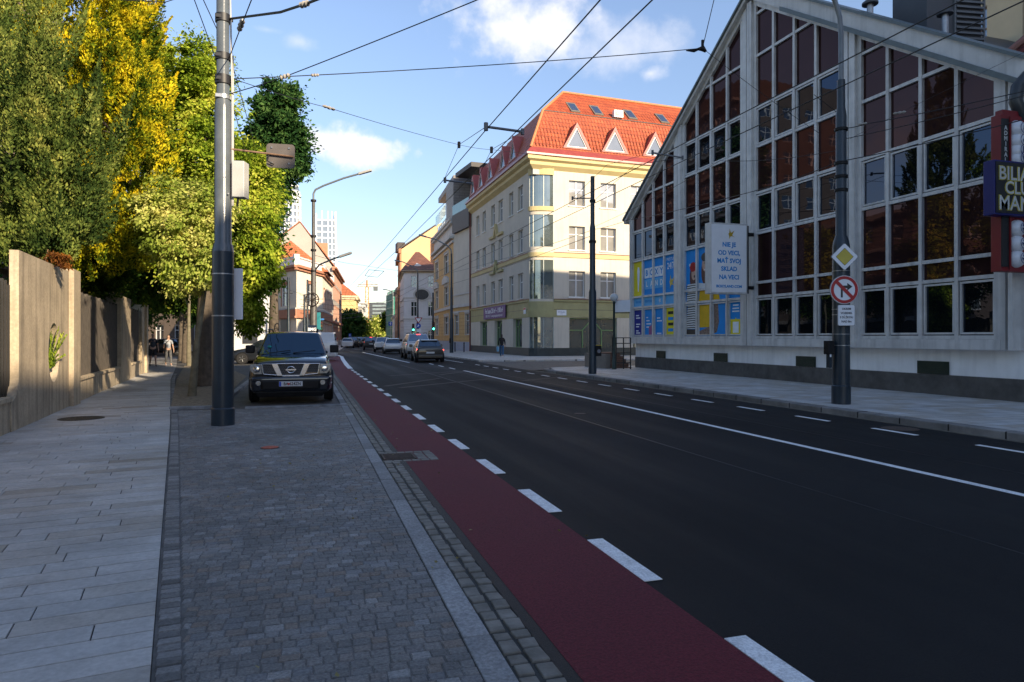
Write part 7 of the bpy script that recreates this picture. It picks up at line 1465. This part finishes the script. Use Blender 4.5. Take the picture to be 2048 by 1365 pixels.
def dia(r_, c=.12): 
    o_ = []
    for k in range(4):
        a = math.pi/2*k; p0 = Vector((math.cos(a), math.sin(a)))*r_; t_ = Vector((-math.sin(a), math.cos(a))); i_ = p0.normalized(); o_ += [tuple(p0-i_*c*r_*.5-t_*c*r_*.5), tuple(p0-i_*c*r_*.5+t_*c*r_*.5)]
    return o_
MB().fprism(fr, dia(rr_*1.03), -.02, .0).build('plate', signback, t); MB().fprism(fr, dia(rr_), .0015, .006).build('face', signwhite, t); MB().fprism(fr, dia(rr_*.66, .06), .0065, .009).build('black_line', sblk, t); MB().fprism(fr, dia(rr_*.63, .06), .0095, .012).build('yellow_diamond', syel, t)
t, fr = signat('no_right_turn_sign', 'round red and white no right turn sign on the right pole', 1688.5, 580, ds); rr_ = 28*kk
MB().fprism(fr, circ(0, 0, rr_*1.03, 40), -.02, 0).build('plate', signback, t); MB().fprism(fr, circ(0, 0, rr_, 40), .0015, .005).build('face', signwhite, t); flatcurve([circ(0, 0, rr_*.97, 40), circ(0, 0, rr_*.76, 40)], 'red_ring', fr, .006, .003, sred, t)
MB().fprism(fr, [(-.26*rr_, -.55*rr_), (-.12*rr_, -.55*rr_), (-.12*rr_, .12*rr_), (.2*rr_, .12*rr_), (.2*rr_, -.06*rr_), (.56*rr_, .22*rr_), (.2*rr_, .48*rr_), (.2*rr_, .30*rr_), (-.26*rr_, .30*rr_)], .0055, .0085).build('arrow', sblk, t)
c_ = math.cos(R(45)); q = .80*rr_; w_ = .085*rr_; MB().fprism(fr, [(-q*c_-w_, q*c_-w_), (q*c_-w_, -q*c_-w_), (q*c_+w_, -q*c_+w_), (-q*c_+w_, q*c_+w_)], .009, .012).build('red_bar', sred, t)
t, fr = signat('supplementary_plate', 'white plate with four lines of black text under the no right turn sign', 1692.5, 631, ds); w_, h_ = 34*kk, 42*kk
MB().fprism(fr, roundrect(0, 0, w_, h_, .03), -.02, .0).build('plate', signback, t); MB().fprism(fr, roundrect(0, 0, w_*.96, h_*.965, .03), .001, .005).build('face', signwhite, t)
for i, s_ in enumerate(('OKREM', 'VOZIDIEL', 'S DĹŽKOU', 'NAD 8m')): text(s_, fr, 0, h_*(.30-.2*i), .062, sblk, t, n=.007, bold=.0015, sx=.95)
t = thing('pole_box', 'small black box on the road side of the right lamp pole', 'box', (P(1657, 700, ds+.2))); MB().box(-.07, .09, -.08, .08, -.10, .20).build('housing', black, t, bevel=.015); MB().box(-.02, .05, -.05, .05, -.4, -.1).build('conduit', darkmetal, t); MB().box(-.04, 0, -.085, -.08, -.16, -.10).build('tag', signwhite, t)
# middle pole near the side street
pm_ = G(1185, 748, .12); tm = pole('overhead_line_pole', 'slim dark pole without a lamp at the corner of the side street', 'pole', (pm_.x, pm_.y, .12), [(.165, 0), (.165, .25), (.16, .27), (.155, 3.3), (.12, 3.45), (.115, 5.9), (.085, 6.1), (.083, 8.0), (.0, 8.02)], darkmetal)
MB().lathe([(.10, 6.95), (.12, 6.95), (.12, 7.05), (.10, 7.05)], seg=12).lathe([(.13, 5.3), (.15, 5.3), (.15, 5.4), (.13, 5.4)], seg=12).build('clamp', black, tm)
t = thing('pedestrian_button_box', 'black signal button box on the slim dark pole by the side street', 'box', Vector((pm_.x, pm_.y, .12))+rt*.2+Vector((0, 0, .72))); MB().box(-.12, .12, -.14, .12, 0, .42).build('housing', black, t, bevel=.02); MB().lathe([(.07, -.02), (.08, 0), (0, 0)], (.0, -.15, .2), 16, axis='y').build('button', mat('grey_button', (.2, .2, .22), .4), t); MB().box(-.12, .12, -.14, .12, .421, .45).build('cap', mat('yellow_cap', (.5, .35, .05), .5), t)
# globe lamp, white board, railing and steps between the two buildings
pg = G(1228, 742, .05); t = thing('globe_lamp', 'short dark lamp post with a round white globe next to the stair railing', 'street lamp', (pg.x, pg.y, 0)); MB().lathe([(.10, 0), (.10, .5), (.07, .55), (.055, .9), (.05, 3.15), (.08, 3.2), (.05, 3.26)], seg=14).build('post', mat('dark_green_post', (.02, .04, .035), .4), t, smooth=35); MB().lathe([(.02, -.19)]+[(.19*math.cos(a), .19*math.sin(a)) for a in [x*math.pi/10-math.pi/2 for x in range(1, 10)]]+[(0, .19)], (0, 0, 3.44), 20).build('globe', mat('globe_white', (.62, .62, .60), .3), t, smooth=60)
d = depth(pg)+.2; fr = Fr(P(1228, 690, d)[:2], rt[:2]); k = d/FOC; t = thing('blank_board', 'blank white board mounted beside the globe lamp at the building corner', 'sign', (fr.o.x, fr.o.y, 0)); fb_ = Fr((0, 0), rt[:2])
MB().fprism(fb_, [(0, ZH(625, d)), (32*k, ZH(624, d)), (32*k, ZH(600, d)), (0, ZH(602, d))], -.05, 0).build('panel', signwhite, t); MB().fbox(fb_, .0, 32*k, ZH(627, d), ZH(625.2, d), -.06, .01).build('edge', black, t)
t = thing('stair_railing', 'black metal stair railing at the corner of the glazed building', 'railing', (fr.o.x, fr.o.y, 0)); s = MB()
for px_ in (1224, 1231, 1246, 1260): u = (px_-1228)*k; s.fbox(fb_, u, u+.05, .1, ZH(676, d), -.05, 0)
for py_ in (677, 688, 707, 727): s.fbox(fb_, -.1, 33*k, ZH(py_, d), ZH(py_, d)+.04, -.045, -.005)
s.build('bars', iron, t); t = thing('brick_steps', 'brown brick steps behind the black stair railing', 'steps', (fr.o.x, fr.o.y+.3, 0)); s = MB()
for k_ in range(5): s.box(.0, 1.2, .3+k_*.3, 2.6, k_*.17, k_*.17+.17)
s.build('treads', brickmat('step_brick', (.16, .08, .05), (.22, .11, .07), (.08, .06, .05), .25, .08, .01, plane='XZ'), t)
MB().box(-.25, .0, .1, 2.6, 0, .8).build('cheek', mat('step_stone', (.2, .17, .14), .8), t)
# lamp with mast in the middle left, its second arm, ring emblem, boards
def lamp_arm(t, pts, head, m=darkmetal, hm=None, r_=.05, hs=(.75, .14)):
    MB().tube(pts, r_, 8).build('arm', m, t, smooth=60); a, b_ = Vector(pts[-2]), Vector(pts[-1]); d_ = (b_-a).normalized(); e = b_+d_*hs[0]; n_ = Vector((-d_.y, d_.x, 0)).normalized()*hs[1]
    MB().hexa([tuple(v) for z in (-.07, .08) for v in (b_-n_*.7+ZUP*z, b_+n_*.7+ZUP*z, e+n_*(1 if z < 0 else .7)+ZUP*z*.9, e-n_*(1 if z < 0 else .7)+ZUP*z*.9)]).build('lamp_head', hm or mat('lamp_head_grey', (.22, .22, .22), .4), t, bevel=.03)
d = 40; b_ = Vector((*pxb(627, d), 0)); k = d/FOC; z_ = lambda py: ZH(py, d)
t = thing('street_lamp', 'tall curved street lamp rising above the roof of the black off-roader', 'street lamp', b_, group='street lamps along the road'); MB().lathe([(.2, 0), (.2, 3.4), (.15, 3.6), (.14, 5.6), (.10, 5.8), (.09, z_(400))], seg=16).build('mast', mat('brown_grey_mast', (.07, .065, .06), .5, .2, 4), t, smooth=35)
lamp_arm(t, [(0, 0, z_(400)), (0, 0, z_(388)), rt*(4*k)+ZUP*z_(380), rt*(20*k)+ZUP*z_(372), rt*(60*k)+ZUP*z_(357), rt*(90*k)+ZUP*z_(348.5)], None, greymetal, mat('lamp_head_pale', (.42, .40, .36), .4), .055, (.8, .15)); lamp_arm(t, [rt*(2*k)+ZUP*z_(542), rt*(12*k)+ZUP*z_(530), rt*(40*k)+ZUP*z_(518), rt*(52*k)+ZUP*z_(514)], None)
s = MB()
for py in (404, 475, 503, 545): s.lathe([(.10, z_(py)), (.16, z_(py)), (.16, z_(py)+.12), (.10, z_(py)+.12)], seg=12)
s.build('clamp', black, t)
t = thing('ring_emblem', 'dark metal ring with cross bars hung on the mast of the tall curved lamp', 'sign', b_-bk*.25+ZUP*z_(600)); s = MB(); fr = Fr((0, 0), rt[:2]); s.tube([fr.p(.38*math.cos(a), .38*math.sin(a)) for a in [i*2*math.pi/28 for i in range(29)]], .035, 6, cap=False)
for a in (0, 1.57, .5, 2.64): s.tube([fr.p(.38*math.cos(a), .38*math.sin(a)), fr.p(-.38*math.cos(a), -.38*math.sin(a))], .02, 5)
s.build('ring', mat('bronze_dark', (.03, .022, .018), .5), t)
t = thing('teal_board', 'teal upright board on the mast of the tall curved lamp', 'sign', b_-bk*.02); MB().fbox(fr, -8*k, 12*k, z_(660), z_(625), -.28, -.24).build('panel', mat('teal_paint', (.03, .22, .25), .5), t, bevel=.02)
t = thing('company_sign', 'small dark sign with white letters low on the mast of the tall curved lamp', 'sign', b_-bk*.25); MB().fbox(fr, -8*k, 9*k, z_(663), z_(651), 0, .05).build('panel', mat('night_blue', (.01, .02, .05), .5), t); text('BMG', fr, .5*k, z_(659.5), .24, signwhite, t, n=.055, bold=.01)
for px, py0, dd, h0, lb in ((577, 555, 50, 0, 'slim dark pole left of the tall curved lamp'), (609, 590, 56, 0, 'thin dark pole directly left of the lamp mast'), (615, 560, 60, 0, 'dark pole touching the lamp mast on its left')):
    q = Vector((*pxb(px, dd), 0)); H_ = ZH(py0, dd); tq = pole('line_pole', lb, 'pole', q, [(.13, 0), (.13, H_*.45), (.09, H_*.5), (.08, H_), (0, H_+.02)], darkmetal, grp='slim poles on the square', seg=12); MB().box(-.3, .3, -.03, .03, H_*.8, H_*.8+.05).box(-.22, .22, -.03, .03, H_*.6, H_*.6+.05).build('cross_arm', black, tq)
def sigl(px, py, dd, lb, lit=True):
    p = P(px, py, dd); t = thing('traffic_light', lb, 'traffic light', p, group='traffic lights'); MB().box(-.13, .13, -.1, .12, -.45, .45).build('housing', black, t, bevel=.03)
    for z, m_ in ((.28, mat('dead_red_lens', (.08, .01, .01), .3)), (0, mat('dead_amber_lens', (.08, .04, .01), .3)), (-.28, mat('lit_green_lens', (.02, .5, .3), .3, emit=(.05, 1, .55), es=6) if lit else mat('dead_green_lens', (.01, .05, .03), .3))):
        MB().lathe([(.1, -.01), (.1, 0), (0, 0)], (0, -.105, z), 16, axis='y').build('lens', m_, t); MB().tube([(-.11, -.2, z+.02), (-.08, -.2, z+.11), (0, -.2, z+.14), (.08, -.2, z+.11), (.11, -.2, z+.02)], .012, 5).build('visor', black, t)
    return t
dd = 82; k = dd/FOC
sigl(826.5, 655.5, dd, 'traffic light showing green left of the blue round sign'); sigl(867, 653, 74, 'traffic light showing green on the slim pole before the ochre building'); sigl(698-55, 652, 60, 'unlit traffic light head right of the dark company sign', False)
q = Vector((*pxb(644, 60.2), 0)); pole('signal_post', 'thin post carrying the unlit traffic light behind the off-roader', 'post', q, [(.05, 0), (.05, 3.4)], black, seg=8)
q = Vector((*pxb(866, 74.4), 0)); pole('line_pole', 'slim black pole in front of the left edge of the ochre building', 'pole', q, [(.13, 0), (.13, 3.3), (.10, 3.5), (.09, ZH(586, 74.4)), (0, ZH(586, 74.4)+.02)], darkmetal, grp='slim poles on the square', seg=12)
# far lamps on the right
d = 66; b_ = Vector((*pxb(903, d), .1)); k = d/FOC; t = thing('street_lamp', 'curved street lamp in front of the ochre building', 'street lamp', b_, group='street lamps along the road'); MB().lathe([(.19, 0), (.19, 3.2), (.14, 3.4), (.13, 6.2), (.09, 6.4), (.08, ZH(510, d))], seg=14).build('mast', darkmetal, t, smooth=35)
lamp_arm(t, [(0, 0, ZH(510, d)), rt*(-1*k)+ZUP*ZH(502, d), rt*(-8*k)+ZUP*ZH(494, d), rt*(-30*k)+ZUP*ZH(482, d), rt*(-50*k)+ZUP*ZH(476.5, d)], None, greymetal, None, .06, (.75, .2)); MB().box(-.22, -.1, -.2, .1, .95, 1.4).build('box', black, t)
d = 84; b_ = Vector((*pxb(835.5, d), .1)); k = d/FOC; t = thing('street_lamp', 'curved street lamp standing before the white house with the oval plaque', 'street lamp', b_, group='street lamps along the road'); MB().lathe([(.16, 0), (.16, 3.2), (.12, 3.4), (.08, ZH(548, d))], seg=12).build('mast', darkmetal, t, smooth=35); lamp_arm(t, [(0, 0, ZH(548, d)), rt*(-2*k)+ZUP*ZH(541, d), rt*(-14*k)+ZUP*ZH(533, d), rt*(-30*k)+ZUP*ZH(526, d), rt*(-35*k)+ZUP*ZH(525, d)], None, greymetal, None, .06, (.7, .2))
t, fr = signat('give_way_sign', 'red and white give way triangle on the lamp before the white house', 837, 640.5, 83.6); r_ = 8*k; MB().fprism(fr, [(-r_, .62*r_), (0, -.95*r_), (r_, .62*r_)], -.02, 0).build('plate', sred, t); MB().fprism(fr, [(-r_*.68, .43*r_), (0, -.62*r_), (r_*.68, .43*r_)], .002, .008).build('face', signwhite, t)
t, fr = signat('blue_round_sign', 'round blue mandatory direction sign under the give way triangle', 837, 652, 83.6); MB().fprism(fr, circ(0, 0, 4.8*k, 24), -.02, 0).build('plate', sblue, t); MB().fprism(fr, [(-.17, -.1), (.02, -.1), (.02, .0), (.12, -.02), (-.0, .18), (-.1, .02), (-.05, .02), (-.05, -.03), (-.17, -.03)], .002, .008).build('arrow', signwhite, t)
t, fr = signat('small_plate', 'small pale plate under the round blue sign', 838, 661.5, 83.6); MB().fprism(fr, roundrect(0, 0, 9*k, 6.5*k, .05), -.02, .0).build('plate', signwhite, t)
d = 105; b_ = Vector((*pxb(812, d), .1)); k = d/FOC; t = thing('street_lamp', 'dark pole with a short lamp before the left edge of the white house', 'street lamp', b_, group='street lamps along the road'); MB().lathe([(.2, 0), (.2, 4), (.14, 4.2), (.1, ZH(566, d))], seg=12).build('mast', darkmetal, t, smooth=35); lamp_arm(t, [(0, 0, ZH(566, d)), rt*(2*k)+ZUP*ZH(562, d), rt*(3*k)+ZUP*ZH(561, d)], None, darkmetal, None, .05, (.3, .2))
d = 120; b_ = Vector((*pxb(797, d), .1)); k = d/FOC; t = thing('street_lamp', 'farthest curved street lamp against the sky left of the peach gable house', 'street lamp', b_, group='street lamps along the road'); MB().lathe([(.16, 0), (.16, 4), (.09, ZH(592, d))], seg=10).build('mast', darkmetal, t, smooth=35); lamp_arm(t, [(0, 0, ZH(592, d)), rt*(-6*k)+ZUP*ZH(588, d), rt*(-20*k)+ZUP*ZH(582, d), rt*(-23*k)+ZUP*ZH(581.5, d)], None, darkmetal, None, .06, (.75, .25))
t, fr = signat('blue_arrow_sign', 'square blue one way sign with a white arrow near the green netting', 781, 648, 110); k = 110/FOC; MB().fprism(fr, roundrect(0, 0, 8*k, 8*k, .06), -.02, 0).build('plate', sblue, t); MB().fprism(fr, [(-.05, -.22), (.05, -.22), (.05, .05), (.17, .0), (0, .24), (-.17, 0), (-.05, .05)], .002, .01).build('arrow', signwhite, t); MB().fbox(fr, -.04, .04, -3.6, -.3, -.08, -.03).build('post', galv, t)
t, fr = signat('parking_sign', 'small blue sign in front of the dark conifer', 700, 671, 118); k = 118/FOC; MB().fprism(fr, roundrect(0, 0, 5*k, 7*k, .06), -.02, 0).build('plate', sblue, t); text('P', fr, 0, 0, .4, signwhite, t, n=.004, bold=.01); MB().fbox(fr, -.04, .04, -2.0, -.3, -.08, -.03).build('post', galv, t)
t, fr = signat('street_direction_plate', 'blue and white plate above the unlit traffic light', 643.5, 652-5, 60); MB().fprism(fr, roundrect(0, .35, .42, .14, .03), -.02, 0).build('plate', mat('plate_blue_pale', (.05, .2, .5), .5), t)
for i, px in enumerate((910, 928)):
    q = Vector((*pxb(px, 70.5-i*1.5), .1)); t = thing('bollard', ['dark bollard left of the other before the ochre building', 'dark bollard nearer the red downpipe before the ochre building'][i], 'bollard', q, group='bollards before the ochre building'); MB().lathe([(.06, 0), (.06, .85), (.075, .87), (.075, .95), (.0, 1.0)], seg=12).build('post', iron, t, smooth=35)
# ------------------------------------------------------------------ overhead wires
def wire(lb, pts, r_=.008, sag=0.0, grp='overhead wires', kink=None, name='overhead_wire', cat='wire'):
    pts = [Vector(p) for p in pts]; path = []
    for a, c in zip(pts[:-1], pts[1:]): path += curve_pts(a, c, sag, 10)[:-1]
    path.append(pts[-1]); s = MB().tube(path, r_, 5); o = s.build(name, wiremat, None, smooth=60); tag(o, lb, cat, grp)
    return o
def ins(t_pts, lb, r_=.03):      # a strain insulator threaded on a wire
    a, c = Vector(t_pts[0]), Vector(t_pts[1]); s = MB(); n = 6; pts = [a.lerp(c, i/n) for i in range(n+1)]; s.tube(pts, [r_*.4, r_, r_*.6, r_*1.1, r_*.6, r_, r_*.4], 8); return tag(s.build('insulator', mat('insulator_pale', (.35, .32, .28), .5, .3, 20), None, smooth=40), lb, 'insulator', 'insulators on the wires')
ZC = 5.8
far = [Vector((3.5, 62, ZC)), Vector((4.4, 84, ZC)), Vector((7.5, 112, ZC)), Vector((22, 260, ZC))]
for dx, lb in ((0, 'left trolley wire over the near lane'), (.62, 'right trolley wire over the near lane')):
    wire(lb, [Vector((3.55+dx, -8, ZC)), Vector((3.5+dx, 13.5, ZC)), Vector((3.62+dx, 33, ZC))]+[p+Vector((dx, 0, 0)) for p in far], .010)
far2 = [Vector((8.3, 62, ZC)), Vector((9.0, 84, ZC)), Vector((11.5, 112, ZC)), Vector((24, 260, ZC))]
for dx, lb in ((0, 'left trolley wire over the far lane, in front of the glass front'), (.75, 'right trolley wire over the far lane, in front of the glass front')):
    wire(lb, [Vector((7.8+dx, -8, ZC)), Vector((7.85+dx, 13.5, ZC)), Vector((8.05+dx, 33, ZC))]+[p+Vector((dx, 0, 0)) for p in far2], .010)
Lp = Vector((X_, Y_, 0)); Mp = Vector((pm_.x, pm_.y, 0)); Rp = Vector((Xr, Yr, 0))
def onpole(z): return Lp+rt*.12+Vector((0, 0, z))
node = P(1405, 97, 15.3)
wire('span wire from the stout pole to the knot above the glass front', [onpole(6.32), node], .009, .06)
wire('wire rising from the knot above the glass front out of the top of the view', [node, node+(P(1428, 0, 14.6)-node)*2.2], .009); wire('faint wire from the knot down past the glass front', [node, P(1640, 268, 16.2)], .006, .05)
s = MB(); s.tube([P(1372, 102, 15.3), P(1388, 102, 15.3), P(1396, 99, 15.3), node, P(1412, 104, 15.3)], [.01, .04, .03, .07, .03], 8); s.tube([node, node+ZUP*.18], .035, 6); tag(s.build('wire_knot', black, None, smooth=50), 'dark metal knot where the span wires meet above the glass front', 'insulator')
wire('thick twisted feeder cable leaving the stout pole to the upper right', [onpole(7.42), P(560, 25, 11.2), P(612, 8, 10.6), P(720, -34, 9.6)], .022, .0); ins((P(600, 12, 10.7), P(618, 6, 10.55)), 'insulator on the thick feeder cable at the top', .05)
wire('thin wire rising steeply from the stout pole past its insulator', [onpole(6.72), P(483, 52, 10.8), P(515, -30, 9.8)], .009); ins((P(478, 62, 11), P(486, 40, 10.7)), 'insulator on the thin steep wire beside the stout pole', .045)
wire('long wire from the stout pole rising to the top centre', [onpole(6.05), P(572, 153, 12.0), P(955, 0, 10.2), P(1150, -78, 9.6)], .009, .01); ins((P(560, 157, 12.0), P(580, 150, 11.95)), 'insulator on the long wire rising to the top centre', .04)
_a = onpole(6.32); _f = lambda k: _a.lerp(node, k)-ZUP*(.24*k*(1-k)); ins((_f(.145), _f(.16)), 'insulator on the span wire right of the stout pole', .035)
wire('wire running back from the stout pole to the bracket over the near lane', [onpole(6.35), P(660, 217, 16.5), P(918, 290, 24), P(985, 300, 25.5), P(1300, 333, 30.5)], .007, .03); ins((P(646, 212, 16.2), P(670, 220, 16.8)), 'pale insulator on the wire running back over the road', .04)
for px0, px1, lb in ((385, 520, 'tangled wire descending behind the stout pole toward the dark tree'), (402, 540, 'second wire descending behind the stout pole')): wire(lb, [P(px0, -10, 13.5), P(462, 200 if px0 < 400 else 120, 16), P(px1, 400, 30)], .010)
wire('wire leaving the stout pole to the upper left edge', [onpole(8.1), P(330, 5, 12.5), P(200, -2, 12.5)], .008)
# bracket arms and droppers over the near lane
def bracket(a, c, lb, r_=.028): return tag(MB().tube([a, c], r_, 6).tube([a-ZUP*.08, a+ZUP*.08], r_*1.6, 6).tube([c-ZUP*.06, c+ZUP*.06], r_*1.4, 6).build('bracket_arm', mat('bracket_grey', (.10, .11, .12), .4), None, smooth=40), lb, 'bracket', 'wire spreader bars')
a1 = onX(975, 3.5); a1.z = ZC+.04; bracket(P(972, 254, depth(a1)), P(1045, 264, depth(a1)+.3), 'steel spreader bar between the two near lane wires')
wire('short span wire from the near spreader bar down to the first hanger', [P(972, 254, depth(a1)), P(918, 290, 20.5)], .008); wire('short span wire from the spreader bar to the second hanger', [P(1042, 265, depth(a1)), P(983, 300, 21)], .008)
wire('dropper wire from the first hanger to the trolley wire', [P(918, 290, 20.5), P(888, 360, 20.3)], .007); wire('dropper wire from the second hanger to the trolley wire', [P(983, 300, 21), P(958, 352, 21.5)], .007)
for p_, lb in (((918, 290), 'clamp hanging on the first hanger wire'), ((983, 300), 'clamp hanging on the second hanger wire')): q = P(*p_, 20.5); tag(MB().box(q.x-.04, q.x+.04, q.y-.04, q.y+.04, q.z-.10, q.z+.09).build('wire_clamp', rust, None, bevel=.01), lb, 'clamp', 'clamps on the wires')
bracket(P(890, 361, 21), P(945, 368, 21.5), 'small spreader bar in front of the modern rooftop'); bracket(P(1145, 397, 29.9), P(1186, 397, 30.2), 'short bracket arm near the top of the slim dark pole')
bracket(P(1305, 306, 22), P(1365, 316, 22), 'grey spreader bar in front of the left slope of the glass front'); wire('wire from the spreader bar down to the slim pole clamp, left', [P(1305, 306, 22), P(1214, 330, 26), P(1145, 397, 29.9)], .008); wire('wire from the spreader bar down toward the slim pole, right', [P(1365, 316, 22), P(1270, 330, 24), P(1190, 400, 30)], .008)
wire('wire from the glass front corner to the slim pole', [P(1262, 438, 33), P(1186, 460, 30.3), P(1000, 520, 44), P(905, 545, 60)], .010, .05); wire('wire crossing from the slim pole down to the square', [P(1186, 471, 30.3), P(905, 568, 66), P(836, 575, 84)], .012, .1)
wire('wire from the right lamp pole over the glass panes to the slim pole', [P(1682, 300, 16.4), P(1440, 322, 21), P(1186, 455, 30.3)], .007, .1); wire('wire from the right lamp pole toward the club sign', [P(1682, 258, 16.4), P(1730, 249, 16), P(2048, 183, 14)], .010, .02); wire('lower wire from the right lamp pole toward the club sign', [P(1682, 280, 16.4), P(2048, 192, 14)], .009, .03)
wire('lowest wire from the right lamp pole across the club sign', [P(1682, 323, 16.4), P(1900, 275, 14.5), P(2100, 225, 13)], .011, .02); wire('wire from the right lamp pole left across the panes', [P(1682, 322, 16.4), P(1500, 385, 20), P(1262, 440, 33)], .011, .05)
ins((P(1716, 250, 16.1), P(1734, 247, 16)), 'insulator beside the right lamp pole', .035); wire('thin stay wire from the right lamp pole up past the glass front', [P(1680, 230, 16.4), P(1628, 190, 15.5)], .007); ins((P(1786, 228, 15), P(1812, 224, 14.8)), 'pale insulator in front of the right glass bay', .03)
wire('thin wire over the right glass bay', [P(1700, 278, 15.2), P(1800, 226, 14.9), P(2048, 105, 13.5)], .004)
wire('span wire crossing the far junction', [P(627, 510, 40), P(720, 530, 60), P(836, 545, 84)], .012, .1); wire('second span wire crossing the far junction', [P(577, 640-60, 50), P(700, 600, 70), P(836, 600, 84)], .012, .3)
for k in range(5):
    p_ = (P(600, 590+k*9, 56), P(725, 600+k*8, 90), P(812, 575+k*12, 104)); wire(['uppermost', 'second', 'third', 'fourth', 'lowest'][k]+' of the sagging wires across the far junction', p_, .016, .4)
q0, q1, q2, q3 = P(738, 540, 84), P(768, 543, 84), P(730, 552, 92), P(755, 555, 92)
s = MB()
for a, c in ((q0, q1), (q2, q3), (q0, q2), (q1, q3)): s.tube([a, c], .03, 5)
tag(s.build('switch_frame', wiremat, None), 'rectangular wire switch frame hanging over the far junction', 'wire frame')
# litter: a few fallen leaves on the bike lane and setts
lv = thing('fallen_leaves', 'few small dry leaves lying on the red lane and the gutter setts', 'leaves', (1.7, 5, 0)); lv['kind'] = 'stuff'
C_ = np.array([[RNG.uniform(-2.6, .5), RNG.uniform(-2, 9), .022] for _ in range(60)]); D_ = np.array([[RNG.normal(), RNG.normal(), .05] for _ in range(60)])
leafmesh('leaves', C_, D_, .035, leafmat('dry_leaf', [(0, (.25, .2, .05)), (1, (.35, .32, .2))], .2), lv, jitter=.1)
